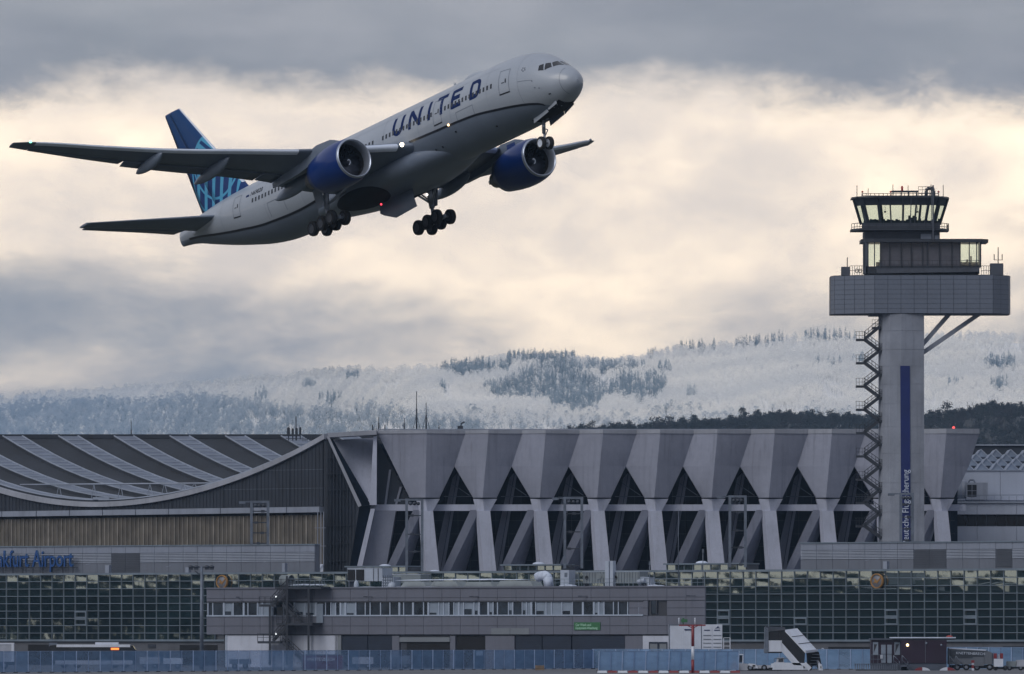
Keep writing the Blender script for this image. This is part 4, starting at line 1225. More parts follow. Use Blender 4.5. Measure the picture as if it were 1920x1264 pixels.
# roof-top aerials: each its own thing
def mast(px, y0, y1, Y, label, kind=0, w=.10):
    b0 = pt(px, y0, Y); t1 = pt(px, y1, Y); mb = MB()
    mb.tube(b0, b0.lerp(t1, .55), w, 6); mb.tube(b0.lerp(t1, .55), t1, w * .5, 6)
    if kind == 1:
        for s_ in (-1, 1): mb.bar(b0 + Vector((s_ * .55, 0, 0)), b0 + Vector((0, 0, 2.2)), .06)
        mb.bar(b0 + Vector((-.55, 0, 0)), b0 + Vector((.55, 0, 0)), .07)
    if kind == 2:
        for q in (-.9, .9): mb.bar(b0 + Vector((q, 0, .1)), b0 + Vector((q, 0, .9)), .16)
        mb.bar(b0 + Vector((-1.0, 0, .25)), b0 + Vector((1.0, 0, .25)), .10)
    o = mb.build('roof_aerial', m_steel); tag(o, label, 'aerial', 'thin aerials on the hangar roof'); return o
YR = 1446
mast(246, 826, 790, 1517, 'thin single aerial on the hanging roof ridge, farthest left')
mast(710, 808, 782, YR, 'short forked aerial at the corner of the hangar cornice', 2)
mast(758, 806, 784, YR, 'thin short rod just left of the tall tripod aerials')
mast(781, 806, 734, YR, 'tallest tripod aerial on the hangar cornice', 1, .12)
mast(799, 806, 755, YR, 'slightly shorter tripod aerial right of the tallest one', 1, .11)
mast(823, 806, 797, YR, 'tiny rod between the tripod aerials and the roof camera')
cl = thing('antenna_cluster', pt(552, 828, 1500), 'dark cluster of panel antennas with a railing on the roof ridge', 'antenna')
for q, h0, h1, w in ((541, 826, 801, .45), (549, 826, 803, .35), (556, 826, 802, .4), (563, 824, 801, .35)):
    mb = MB(); mb.bb(pt(q - 1, h0, 1500) + Vector((0, -.2, 0)), pt(q + 1, h1, 1500) + Vector((0, .2, 0))); mb.box(pt(q, h1 + 8, 1500) + Vector((0, -.4, 0)), (w, .3, 1.1)); mb.build('panel_antenna', m_steel, cl)
mb = MB(); mb.tube(pt(555, 826, 1500), pt(555, 781, 1500), .08, 6); mb.build('rod', m_steel, cl)
mb = MB()
for q in range(568, 586, 4): mb.bar(pt(q, 828, 1500), pt(q, 816, 1500), .07)
mb.bar(pt(536, 822, 1500), pt(585, 824, 1500), .10); mb.bar(pt(567, 816, 1500), pt(585, 817, 1500), .08); mb.build('railing', m_steel, cl)
rc = thing('roof_camera', pt(864, 804, YR), 'small dark roof camera with a tilted arm on the cornice', 'camera')
mb = MB(); mb.box(pt(863, 802, YR), (.8, .6, .5)); mb.bar(pt(863, 802, YR), pt(865, 796, YR), .18); mb.build('mount', m_steel, rc)
mb = MB(); mb.bar(pt(864, 795, YR), pt(871, 791, YR), .22); mb.build('arm', m_steel, rc)
for q, y in ((222, 821), (340, 822), (234, 824)):
    mb = MB(); mb.box(pt(q, y + 2, 1517), (.35, .3, .7)); mb.bar(pt(q - 2, y, 1517), pt(q + 2, y - 1, 1517), .18)
    tag(mb.build('roof_lamp', m_steel), {222: 'small T-shaped lamp on the roof ridge, leftmost', 340: 'small dark lamp on the ridge near the antennas', 234: 'tiny lamp right beside the leftmost ridge lamp'}[q], 'lamp')
mb = MB(); mb.bar(pt(281, 821, 1517), pt(308, 821, 1517), .08)
for q in (281, 290, 299, 308): mb.bar(pt(q, 826, 1517), pt(q, 821, 1517), .07)
tag(mb.build('roof_railing', m_steel), 'short thin railing on the roof ridge between the lamps', 'railing')
for q in (1788,):
    mb = MB(); mb.sphere(pt(q, 802, YR), .22, 8); tag(mb.build('obstruction_light', emat('red_obstruction_glow', (1, .12, .12), 1.5)), 'tiny red obstruction light on the cornice right of the tower', 'lamp')

# ------------------------------------------------------------------ glass-fronted terminal building
m_pane = mirror_mat('coated_facade_glass', (.80, .80, .66))
m_mull = mat('aluminium_mullion', (.18, .21, .225), .5, .2, var=.15, scale=.4)
m_gfwall = mat('ground_floor_render', (.10, .098, .10), .8, var=.2, scale=.2, streak=.3)
m_void = mat('unlit_opening', (.008, .008, .010), .9, var=.2)
m_screen = mat('plant_screen_sheet', (.25, .26, .285), .55, var=.08, scale=.2, streak=.25)
m_screen2 = mat('plant_screen_lower_sheet', (.15, .155, .168), .6, var=.08, scale=.2, streak=.25)
m_louv = mat('pale_louvre_blade', (.40, .41, .43), .5, var=.08, scale=.4)
m_louvd = mat('dark_louvre_blade', (.10, .105, .115), .6, var=.1, scale=.4)
m_snow = mat('old_snow', (.62, .64, .67), .8, var=.15, scale=.6, bump=.2)
m_roofg = mat('flat_roof_gravel', (.14, .14, .142), .9, var=.2, scale=.5)
GB = Wall((0, 1450), (1920, 1340))
ZG1, ZG0, NR = 13.10, 3.55, 9
terminal = thing('glass_terminal', GB.p(960, 0, -8), 'long low terminal building with mirrored glass grid front', 'building')
RH = (ZG1 - ZG0) / NR
uL, uR = GB.u(-30), GB.u(1960)
CW = 2.17
NCOL = int((uR - uL) / CW)
def warped_pane(seed):
    r = np.random.default_rng(seed); mb = MB(); n, m_ = 10, 6
    a = r.normal(0, 1, 6)
    rows = []
    for j in range(m_ + 1):
        row = []
        for i in range(n + 1):
            x = (i / n - .5); y = (j / m_ - .5)
            z = .0009 * (a[0] * x * x + a[1] * y * y * 1.1 + a[2] * x * y * .35) + .00012 * (a[3] * math.sin(7 * x + a[4] * 3) + a[5] * math.sin(5 * y + a[4] * 5 + 2 * x))
            row.append((x * (CW - .07), y * (RH - .07), z * 1.7))
        rows.append(row)
    mb.loft(rows, False, False); me = mb.mesh('window_pane', m_pane)
    return me
pane_me = [warped_pane(40 + i) for i in range(14)]
cells = []
for c in range(NCOL):
    u = uL + CW * (c + .5); q = GB.at(u, 0); px = 960 + F * q.x / q.y
    for r_ in range(NR):
        if 400 < px < 1310 and r_ > 2: continue
        cells.append((px, r_, u))
# the panes that show largest come first as parts, the rest as one mass
cells.sort(key=lambda k: (0 if k[0] > 1310 else 1 if k[0] < 400 and k[0] > -5 else 2, k[1]))
rest = MB()
for i, (px, r_, u) in enumerate(cells):
    z = ZG1 - RH * (r_ + .5)
    M = GB.mtx(u, z, .02) @ Matrix.Rotation(rr.gauss(0, .0007), 4, 'X') @ Matrix.Rotation(rr.gauss(0, .0035), 4, 'Y')
    if i < 300: place('window_pane', rr.choice(pane_me), terminal, M)
    else:
        me = rr.choice(pane_me); rest.add([M @ v.co for v in me.vertices], [tuple(p.vertices) for p in me.polygons], 0, True)
rest.build('more_window_panes', m_pane, terminal, kind='stuff')
for c in range(NCOL + 1):
    u = uL + CW * c; q = GB.at(u, 0); px = 960 + F * q.x / q.y
    mb = MB(); zb = ZG0 if not 410 < px < 1300 else ZG1 - RH * 3
    GB.ubox(mb, u - .04, u + .04, zb, ZG1, -.1, .16); mb.build('mullion', m_mull, terminal)
for r_ in range(NR + 1):
    z = ZG1 - RH * r_; mb = MB(); th = .045 if r_ not in (0, NR) else .14
    GB.ubox(mb, uL, uR, z - th, z + th, -.1, .20 if r_ not in (0, NR) else .3); mb.build('transom', m_mull, terminal)
mb = MB(); GB.ubox(mb, uL, uR, 0, ZG1 - .05, -14, -.25); mb.build('body', m_gfwall, terminal)
mb = MB(); GB.ubox(mb, uL, uR, ZG1 - .04, ZG1 + .16, -14, -.12); mb.build('roof', m_roofg, terminal)
# opened vent lights, framed heavier
for px, r_ in ((1353, 5), (1353, 6), (1504, 6), (1672, 5), (1672, 6), (1830, 5), (1830, 6), (157, 5), (157, 6)):
    u = uL + CW * (round((GB.u(px) - uL) / CW - .5) + .5); z = ZG1 - RH * (r_ + .5)
    mb = MB()
    for s_ in (-1, 1):
        GB.ubox(mb, u + s_ * (CW / 2 - .1) - .08, u + s_ * (CW / 2 - .1) + .08, z - RH / 2, z + RH / 2, .05, .26); GB.ubox(mb, u - CW / 2, u + CW / 2, z + s_ * (RH / 2 - .12) - .1, z + s_ * (RH / 2 - .12) + .1, .05, .25)
    mb.build('vent_frame', m_mull, terminal)
# ground floor: wall skin and openings
mb = MB(); GB.ubox(mb, uL, uR, 0, ZG0 - .16, -.24, -.02); gf = mb.build('ground_floor_wall', m_gfwall, terminal)
for a, b_, z0, z1 in ((53, 123, 0, 2.95), (337, 408, 0, 2.9), (1553, 1632, 1.6, 2.7), (1880, 1960, 1.4, 2.8), (1700, 1760, 0, 2.6)):
    mb = MB(); GB.box(mb, a, b_, z0, z1, -.02, .02); mb.build('opening', m_void, gf)
for a, b_, z0, z1 in ((283, 289, .6, 1.8), (299, 306, .6, 1.8), (311, 317, .6, 1.8)):
    mb = MB(); GB.box(mb, a, b_, z0, z1, -.02, .03); mb.build('small_window', m_dglass, gf)
mb = MB(); GB.box(mb, 278, 292, 2.5, 3.0, .0, .12); mb.build('sign_box', m_steel, gf)
mb = MB(); c_ = GB.p(1543, 2.3, .05); mb.lathe([(0, .22), (.06, .25), (.06, .14), (0, .14)], c_, GB.n, 16); mb.build('round_lamp', m_snow, gf)
# plant screens on the roof
def screen(px0, px1, z0, z1, dark_cols, label):
    w = Wall((0, 1450), (1920, 1340), back=6.0)
    u0, u1 = w.u(px0), w.u(px1)
    n = int((u1 - u0) / 2.62); cw = (u1 - u0) / n
    mb = MB(); w.ubox(mb, u0, u1, ZG1 + .1, z1 - .05, -1.2, -.2); sc = mb.build('plant_screen', m_screen2, terminal, label=label)
    for i in range(n):
        a, b_ = u0 + cw * i + .025, u0 + cw * (i + 1) - .025
        h = z1 - z0
        mb = MB(); w.ubox(mb, a, b_, z0 + h * .72, z1 - .12, -.18, 0); mb.build('screen_panel', m_screen, sc)
        full = i in dark_cols
        if not full:
            mb = MB(); w.ubox(mb, a, b_, z0, z0 + h * .36, -.18, 0); mb.build('screen_panel', m_screen2, sc)
        mb = MB(); nl = 11 if full else 6; lo = z0 if full else z0 + h * .37; hi = z0 + h * .71
        for k in range(nl):
            z = lo + (hi - lo) * (k + .5) / nl
            w.ubox(mb, a, b_, z - (hi - lo) / nl * .28, z + (hi - lo) / nl * .28, -.12, .02)
        mb.build('louvre', m_louvd if full else m_louv, sc, kind='stuff')
    mb = MB(); w.ubox(mb, u0 - .1, u1 + .1, z1 - .12, z1 + .04, -1.2, .14); mb.build('coping', m_mull, sc)
    return w
ws = screen(-30, 590, 13.3, 17.25, (9, 10), 'grey louvred plant screen behind the blue letters')
ws2 = screen(1501, 1960, 13.3, 16.95, (7, 8, 12), 'grey louvred plant screen in front of the tower foot')
for px, y0, y1, w in ((168, 1075, 1060, 7), (318, 1075, 1064, 6), (1628, 1065, 1053, 7), (499, 1072, 1056, 5)):
    q = GB.py(px, y1, -4); mb = MB(); GB.box(mb, px - w / 2, px + w / 2, ZG1, q.z, -4.5, -3.9)
    mb.bar(GB.p(px - w, q.z + .1, -4.2), GB.p(px + w * .3, q.z + .25, -4.2), .06)
    tag(mb.build('vent_box', m_band), {168: 'white vent box on the glass roof right of the blue letters', 318: 'white vent box on the glass roof left of the floodlight mast', 1628: 'white vent box on the glass roof above the round emblem', 499: 'slim pale vent post on the roof left of the fire stair'}[px], 'vent', 'small vents on the glass roof')

# roof letters
m_blue = mat('blue_sign_face', (.006, .06, .20), .4, var=.06, scale=1)
m_bside = mat('sign_letter_side', (.05, .11, .19), .5, var=.1)
sign = thing('airport_sign', GB.p(60, ZG1, -4), 'large blue Frankfurt Airport letters standing before the grey screen', 'sign')
me = text_mesh('Frankfurt Airport', 3.45, 0, 'probe', bold=.02)
lw = text_width(me)
u_end = ws.u(146.5); u_beg = ws.u(0) - (ws.u(146.5) - ws.u(0)) * .185
kx = (u_end - u_beg) / lw
cur = u_beg
pos = {}
full = 'Frankfurt Airport'
for i, ch in enumerate(full):
    if ch == ' ': continue
    w_to = text_width(text_mesh(full[:i + 1], 3.45, 0, 'probe', bold=.02)); 
    me = text_mesh(ch, 3.45, .16, 'letter', bold=.02); wc = max(v.co.x for v in me.vertices)
    me.transform(Matrix.Scale(kx, 4, (1, 0, 0))); me.materials.clear(); me.materials.append(m_blue)
    me.materials.append(m_bside)
    for p_ in me.polygons:
        if abs(p_.normal.z) < .5: p_.material_index = 1
    place('letter', me, sign, ws.mtx(u_beg + (w_to - wc) * kx, 14.25, 1.1))
mb = MB()
for z in (14.1, 15.2): ws.ubox(mb, u_beg, u_end + .5, z - .05, z + .05, .55, .65)
k = u_beg
while k < u_end: ws.ubox(mb, k - .04, k + .04, ZG1, 15.2, .5, .6); k += 1.9
mb.build('support_frame', m_steel, sign)

# round emblems on the glass
m_gold = mat('orange_emblem_paint', (.34, .16, .035), .5, var=.15, scale=1)
m_emb = mat('grey_emblem_field', (.20, .195, .20), .5, var=.1)
def emblem(px, zc, r, label):
    e = thing('round_emblem', GB.p(px, zc, .4), label, 'emblem', 'orange ringed emblems on the glass front')
    c_ = GB.p(px, zc, .35)
    mb = MB(); mb.lathe([(0, 0.01), (0, r * .98), (.25, r * .98), (.25, .01)], c_, GB.n, 36); mb.build('disc', m_emb, e)
    mb = MB(); mb.lathe([(.02, r), (.36, r), (.36, r * .84), (.02, r * .84)], c_, GB.n, 36); mb.build('ring', m_gold, e)
    X = GB.d; Z = Vector((0, 0, 1)); n = GB.n
    def bp(x, y): return c_ + X * (x * r) + Z * (y * r) + n * .27
    mb = MB(); mb.prism([bp(-.62, -.30), bp(-.30, -.02), bp(.05, .02), bp(.30, .18), bp(.55, .46), bp(.66, .42), bp(.42, .02), bp(.18, -.16), bp(.05, -.42), bp(-.02, -.20), bp(-.28, -.22)], n * .06)
    mb.prism([bp(-.25, -.02), bp(-.55, .42), bp(-.12, .22), bp(.02, .02)], n * .06); mb.build('bird_mark', m_gold, e)
emblem(1646, 4 + (1195 - 1090) * .0725, 1.02, 'round orange ringed emblem on the right glass front')
emblem(418, 4 + (1195 - 1092) * .0763, 1.0, 'round orange ringed emblem half hidden left of the low roof')

# small glazed roof lanterns
def lantern(px0, px1, y0, y1, back, label):
    w = Wall((0, 1450), (1920, 1340), back=back); q = w.py((px0 + px1) / 2, y0).z
    e = thing('roof_lantern', w.p((px0 + px1) / 2, ZG1), label, 'roof lantern', 'glazed lanterns on the terminal roof')
    mb = MB(); w.box(mb, px0, px1, ZG1, q - .1, -3, -.3); mb.build('body', m_gfwall, e)
    mb = MB(); w.box(mb, px0 - 4, px1 + 2, q - .2, q, -3, .3); mb.build('roof', m_mull, e)
    n = max(3, int((px1 - px0) / 15)); zl = max(ZG1 + .1, w.py((px0 + px1) / 2, y1).z)
    for i in range(n):
        a = px0 + (px1 - px0) * i / n; b_ = px0 + (px1 - px0) * (i + 1) / n
        u0, u1 = w.u(a), w.u(b_)
        me = MB(); me.add([(-.5, -.5, 0), (.5, -.5, 0), (.5, .5, 0), (-.5, .5, 0)], [(0, 1, 2, 3)])
        place('pane', me.mesh('pane', m_pane), e, w.mtx((u0 + u1) / 2, (zl + q - .25) / 2, -.1) @ Matrix.Rotation(rr.gauss(0, .004), 4, 'Y') @ Matrix.Rotation(rr.gauss(0, .002), 4, 'X') @ Matrix.Diagonal((u1 - u0 - .1, q - .25 - zl, 1, 1)))
        mb = MB(); w.ubox(mb, u0 - .05, u0 + .05, zl, q - .1, -.25, .05); mb.build('bar', m_mull, e)
lantern(652, 762, 1061, 1074, 9, 'glazed roof lantern behind the white air unit')
lantern(944, 1052, 1058, 1069, 9, 'glazed roof lantern left of the middle lattice mast')
lantern(1250, 1398, 1056, 1069, 9, 'longest glazed roof lantern, under the right lattice mast')

# snow domes / roof lights on the roof
for px, y, lb in ((722, 1061, 'white dome skylight behind the left lantern'), (815, 1072, 'white dome skylight in front of the left column foot'), (1010, 1057, 'white dome skylight on the middle lantern'), (1144, 1071, 'white dome skylight right of the container units'), (1316, 1055, 'white dome skylight on the right lantern')):
    q = GB.py(px, y, -10); mb = MB(); mb.sphere(Vector((q.x, q.y, q.z - .1)), .9, 12, 0, (1, 1, .38))
    tag(mb.build('dome_skylight', m_snow), lb, 'skylight', 'white dome skylights on the roof')

# lattice floodlight masts
def lattice(px, y0, y1, Y, w, label, arm=True):
    t = thing('lattice_mast', pt(px, y0, Y), label, 'mast', 'lattice masts before the hangar')
    a0, b0 = pt(px - w / 2, y0, Y), pt(px + w / 2, y0, Y); a1, b1 = pt(px - w / 2, y1, Y), pt(px + w / 2, y1, Y)
    for lo, hi in ((a0, a1), (b0, b1)):
        mb = MB(); mb.bar(lo, hi, .38, .38); mb.build('post', m_steel2, t)
    for f_ in (.04, .28, .52, .78):
        lo = a0.lerp(a1, f_); hi = b0.lerp(b1, f_); mb = MB(); mb.bar(lo, hi, .16); mb.box(lo.lerp(hi, .5 + rr.uniform(-.25, .25)), (.5, .4, .35)); mb.build('rung', m_steel, t)
    mb = MB(); mb.bar(a1 + Vector((-.2, 0, 0)), b1 + Vector((.2, 0, 0)), .3)
    if arm: mb.bar(a1 + Vector((-1.5, 0, 0)), a1, .16); mb.box(a1 + Vector((-1.3, 0, -.1)), (.9, .5, .35))
    mb.build('head_beam', m_steel2, t)
    mb = MB()
    for k in range(3): mb.sphere(a1.lerp(b1, .25 + .25 * k) + Vector((0, -.3, -.55)), .27, 8)
    mb.build('floodlights', m_steel, t)
lattice(487, 1022, 941, 1408, 31, 'leftmost lattice mast, before the ribbed hangar doors')
lattice(777, 1072, 937, 1400, 29, 'lattice mast before the first broad hangar column')
lattice(1075, 1066, 934, 1392, 32, 'lattice mast in the middle of the buttress row')
lattice(1383, 1064, 931, 1376, 29, 'lattice mast left of the right plant screen')
lattice(1700, 1017, 926, 1362, 22, 'lattice mast in front of the tower banner')

# ------------------------------------------------------------------ hall on the far right with shed roof
m_hall = mat('pale_hall_panel', (.42, .43, .46), .7, var=.06, scale=.1, streak=.15)
m_shed = mat('shed_roof_glass', (.22, .25, .29), .5, var=.15, scale=.2)
HL = Wall((1740, 1480), (1960, 1480))
hall = thing('far_hall', HL.p(1850, 0), 'pale panelled hall with saw-tooth skylights right of the hangar', 'building')
zz = lambda py: EYE + (HY - py) * 1480 / F
mb = MB(); HL.box(mb, 1735, 1990, 0, zz(882), -60, -.3); mb.build('body', m_hall, hall)
for a, b_ in ((1735, 1790), (1790, 1875.5), (1875.5, 1961)):
    mb = MB(); HL.box(mb, a + .3, b_ - .3, zz(938), zz(882), -.3, 0); mb.build('wall_panel', m_hall, hall)
for a, b_ in ((1735, 1828.5), (1828.5, 1902.5), (1902.5, 1990)):
    mb = MB(); HL.box(mb, a + .3, b_ - .3, zz(965.5), zz(944), 5.7, 6); mb.build('wall_panel', m_hall, hall)
    mb = MB(); HL.box(mb, a + .3, b_ - .3, zz(1090), zz(988), 5.7, 6); mb.build('wall_panel', m_hall, hall)
mb = MB(); HL.box(mb, 1735, 1990, 0, zz(944), 0, 5.6); mb.build('lower_body', m_hall, hall)
for i in range(12):
    a = 1735 + i * 18.5; mb = MB(); HL.box(mb, a + .3, a + 18.2, zz(987.3), zz(966), 5.6, 5.75); mb.build('window', m_void, hall)
mb = MB(); HL.box(mb, 1735, 1990, zz(944), zz(941.5), 0, 6.3); mb.build('ledge', m_skyf, hall)
mb = MB(); HL.box(mb, 1735, 1990, zz(882.5), zz(881), -.2, .2); mb.build('eaves', m_skyf, hall)
for k in range(4):
    for i in range(11):
        a = 1745 + i * 28 + k * 9; zb = zz(881) + k * .9; off = -4 - k * 13
        mb = MB(); mb.prism([HL.p(a, zb, off), HL.p(a + 26, zb, off), HL.p(a + 11, zb + 1.15, off)], -HL.n * 11); o = mb.build('shed_skylight', m_shed, hall)
        mb = MB(); mb.bar(HL.p(a, zb, off + .05), HL.p(a + 11, zb + 1.15, off + .05), .14); mb.bar(HL.p(a + 11, zb + 1.15, off + .05), HL.p(a + 26, zb, off + .05), .14); mb.build('edge_trim', m_skyf, o)
mb = MB(); HL.box(mb, 1735, 1990, zz(870), zz(821), -75, -60); mb.build('rear_block', m_slate, hall)
mb = MB(); HL.box(mb, 1735, 1990, zz(821), zz(819), -75, -59.6); mb.build('rear_coping', m_skyf, hall)
ct = thing('cooling_unit', HL.p(1820, zz(940), 4), 'white cooling unit with dark louvres on the hall ledge', 'machine')
mb = MB(); HL.box(mb, 1809, 1849, zz(938), zz(906), 2, 5); mb.build('casing', m_band, ct)
mb = MB(); HL.box(mb, 1811, 1828, zz(932), zz(910), 4.9, 5.05); mb.build('louvre', m_void, ct)
mb = MB(); HL.box(mb, 1819.2, 1820, zz(932), zz(910), 5, 5.1); HL.box(mb, 1811, 1828, zz(921.5), zz(920.7), 5, 5.1); mb.build('louvre_frame', m_band, ct)
for q in (1799, 1807):
    mb = MB(); mb.tube(HL.p(q, zz(936), 4), HL.p(q, zz(905), 4), .5, 14); mb.sphere(HL.p(q, zz(905), 4), .5, 12, 0, (1, 1, .5)); mb.build('tank', m_band, ct)
mb = MB(); mb.path([HL.p(1816, zz(906), 4), HL.p(1818, zz(901), 4), HL.p(1826, zz(901), 4), HL.p(1828, zz(906), 4)], .12, 6); mb.build('pipe', m_steel2, ct)
mb = MB()
for q in range(1780, 1960, 14): mb.bar(HL.p(q, zz(941), 5.8), HL.p(q, zz(931), 5.8), .06)
mb.bar(HL.p(1775, zz(930), 5.8), HL.p(1960, zz(929), 5.8), .08)
mb.build('ledge_railing', m_steel2, hall)

# ------------------------------------------------------------------ control tower
m_shaft = mat('tower_concrete', (.29, .29, .30), .85, var=.14, scale=.25, bump=.2, streak=.45, fine=.15)
m_drum = mat('tower_drum_sheet', (.165, .175, .195), .5, .25, var=.05, scale=.15)
m_cab = mat('tower_cab_frame', (.026, .030, .038), .5, var=.2, scale=.6)
m_cabg = mat('tower_cab_grey', (.07, .074, .085), .6, var=.15, scale=.6)
m_tglass = glass_mat('tower_pane', (.60, .70, .64), .08, .03)
m_tglass2 = glass_mat('tower_tinted_pane', (.30, .32, .38), .02, .04, .72, (.125, .13, .165))
m_banner = mat('navy_banner_cloth', (.004, .016, .115), .6, var=.1, scale=.4)
m_letter = mat('white_banner_print', (.62, .64, .66), .6, var=.05)
m_orange = mat('red_signal_paint', (.45, .05, .03), .5, var=.1)
TY = 1400.0; TSC = TY / F
def tp(px, py, dy=0.0):
    p = pt(px, py, TY); p.y += dy; return p
tower = thing('control_tower', tp(1692, 1248.5), 'tall concrete airport control tower with wide drum and glazed cab', 'tower')
zt_ = lambda py: EYE + (HY - py) * TSC
# shaft in poured lifts
plan = [(1650, 2.2), (1656, 1.2), (1669, .25), (1690, 0), (1733, .55), (1733, 6.2), (1650, 6.2)]
lifts = [588, 620, 655, 686, 720, 757, 800, 850, 905, 960, 1015, 1080, 1160, 1248]
mb = MB(); mb.prism([Vector((tp(x, 0).x * 1 + (.06 if x < 1690 else -.06), TY + dy + .08, zt_(588))) for x, dy in plan], (0, 0, zt_(1248) - zt_(588))); mb.build('shaft_core', m_shaft, tower)
for a, b_ in zip(lifts, lifts[1:]):
    mb = MB(); sp0 = .9 if b_ > 905 else 0
    mb.prism([Vector((tp(x + (1.5 * (b_ - 905) / 340 if x > 1700 and b_ > 905 else 0), 0).x, TY + dy, zt_(a) - .035)) for x, dy in plan], (0, 0, zt_(b_) - zt_(a) + .035)); mb.build('shaft_lift', m_shaft, tower)
# banner with rotated lettering
bn = MB(); bn.prism([tp(1688, 686, -.12), tp(1706, 686, .1), tp(1707.5, 1040, .1), tp(1690, 1040, -.12)], (0, .05, 0)); ban = bn.build('banner', m_banner, tower)
lettering('Deutsche Flugsicherung', ban, basis(tp(1703.5, 1024, -.25), (0, 0, 1), (-1, 0, 0), (0, -1, 0)), 1.28, m_letter, .01, 'banner_lettering', width=(1024 - 882) * TSC)
# drum
DP = [(1560, 5.2), (1566, 3.2), (1640, .0), (1862, -.2), (1893, 3.0), (1898, 5.2)]
def drum_pt(i, f_): return DP[i][0] + (DP[i + 1][0] - DP[i][0]) * f_, DP[i][1] + (DP[i + 1][1] - DP[i][1]) * f_
poly = [Vector((tp(x, 0).x, TY + dy + .08, 0)) for x, dy in DP] + [Vector((tp(1898, 0).x, TY + 12, 0)), Vector((tp(1560, 0).x, TY + 12, 0))]
mb = MB(); mb.prism([Vector((p.x, p.y, zt_(516.6))) for p in poly], (0, 0, zt_(587) - zt_(516.6))); drum = mb.build('drum', m_cabg, tower)
rows_ = [516, 524, 533, 542.5, 551.5, 560.5, 569.5, 578.5, 587.5]
for i, ncol in enumerate((1, 4, 9, 2, 1)):
    for c in range(ncol):
        x0, d0 = drum_pt(i, c / ncol); x1, d1 = drum_pt(i, (c + 1) / ncol)
        a = Vector((tp(x0, 0).x, TY + d0, 0)); b_ = Vector((tp(x1, 0).x, TY + d1, 0)); dd = (b_ - a).normalized() * .03
        for r0, r1 in zip(rows_, rows_[1:]):
            mb = MB(); z1, z0 = zt_(r0) - .022, zt_(r1) + .022
            mb.prism([Vector((a.x + dd.x, a.y + dd.y, z0)), Vector((b_.x - dd.x, b_.y - dd.y, z0)), Vector((b_.x - dd.x, b_.y - dd.y, z1)), Vector((a.x + dd.x, a.y + dd.y, z1))], (0, .06, 0)); mb.build('drum_panel', m_drum, drum)
mb = MB(); mb.prism([Vector((p.x, p.y, zt_(515.2))) for p in poly], (0, 0, -.09)); mb.build('drum_coping', m_cab, drum)
# raking struts
for a, b_ in (((1731, 645), (1783, 586)), ((1731, 661), (1840, 586))):
    mb = MB(); mb.bar(tp(*a, 2.0), tp(*b_, 3.0), .62, .55, up=(0, 1, 0)); mb.build('raking_strut', m_shaft, tower)
mb = MB(); mb.bb(tp(1630, 592, 1), tp(1652, 588, 5)); mb.build('stair_head', m_cabg, tower)
# lower cab
mb = MB(); mb.bb(tp(1625, 512, 2.6), tp(1838, 498, 9)); mb.build('lower_cab_base', m_cab, tower)
mb = MB(); mb.prism([tp(1645, 512, 1.4), tp(1835, 509, 1.4), tp(1838, 501, 1.4), tp(1645, 503, 1.4)], (0, 2, 0)); mb.build('walkway', m_cabg, tower)
roofm = MB(); roofm.prism([Vector((tp(x, 0).x, TY + dy, zt_(447))) for x, dy in ((1616, 3), (1640, 1.6), (1842, 1.6), (1855, 3), (1855, 10), (1616, 10))], (0, 0, -.45)); lcr = roofm.build('lower_cab_roof', m_cab, tower)
xs_ = [1621, 1629, 1641, 1652, 1669, 1691, 1710, 1731, 1740, 1763, 1786, 1802, 1819, 1833, 1840]
for i, (a, b_) in enumerate(zip(xs_, xs_[1:])):
    mb = MB(); mb.bb(tp(a - .9, 499, 2.5), tp(a + .9, 452, 2.9)); mb.build('cab_post', m_cab, tower)
    if i == 0:
        mb = MB(); mb.bb(tp(1620.5, 512, 2.6), tp(1628, 448, 6)); mb.build('cab_corner', m_cabg, tower); continue
    me = MB(); me.add([tp(a + 1, 497, 2.7), tp(b_ - 1, 497, 2.7), tp(b_ - 1, 453.5, 2.7), tp(a + 1, 453.5, 2.7)], [(0, 1, 2, 3)])
    me.build('lower_cab_pane', m_tglass if i in (1, 2, 11, 12, 13) else m_tglass2, tower)
mb = MB(); mb.bb(tp(1839, 499, 2.5), tp(1841.5, 452, 8)); mb.build('cab_post', m_cab, tower)
m_room = mat('tower_room_screen', (.035, .042, .07), .8, var=.2, scale=.5)
mb = MB(); mb.bb(tp(1655, 497, 6.0), tp(1805, 453, 6.2)); mb.build('room_screen', m_room, tower)
mb = MB(); mb.bb(tp(1645, 497, 5), tp(1838, 489, 5.6)); mb.build('desk', m_cab, tower)
for q in (1815, 1822):
    mb = MB(); mb.bb(tp(q, 497, 4.5), tp(q + 3, 478 if q > 1816 else 484, 4.9)); mb.build('desk_monitor', m_cab, tower)
mb = MB()
for q in range(1650, 1840, 9): mb.bar(tp(q, 503, 1.2), tp(q, 488, 1.2), .05)
for y in (488, 495): mb.bar(tp(1648, y, 1.2), tp(1838, y, 1.2), .06)
mb.build('walkway_railing', m_cab, tower)
mb = MB()
for x0, x1 in ((1595, 1622), (1842, 1860)):
    for q in np.arange(x0, x1 + .1, 4.5): mb.bar(tp(q, 516, 3), tp(q, 497, 3), .06)
    for y in (497, 506): mb.bar(tp(x0, y, 3), tp(x1, y, 3), .06)
mb.build('drum_railing', m_cab, tower)
for a, b_, y in ((1579, 1595, 499), (1859, 1883, 492.5)):
    mb = MB(); mb.bb(tp(a, 515, 2.5), tp(b_, y, 5)); mb.build('roof_box', m_cabg, tower)
mb = MB(); mb.tube(tp(1590, 499, 3), tp(1590, 481, 3), .07, 6); mb.build('wind_rod', m_cab, tower)
mb = MB(); mb.tube(tp(1873.5, 493, 3), tp(1873.5, 462, 3), .07, 6); mb.bar(tp(1865, 486, 3), tp(1882, 486, 3), .08)
for q in (1866, 1881): mb.bar(tp(q, 486, 3), tp(q, 475, 3), .12)
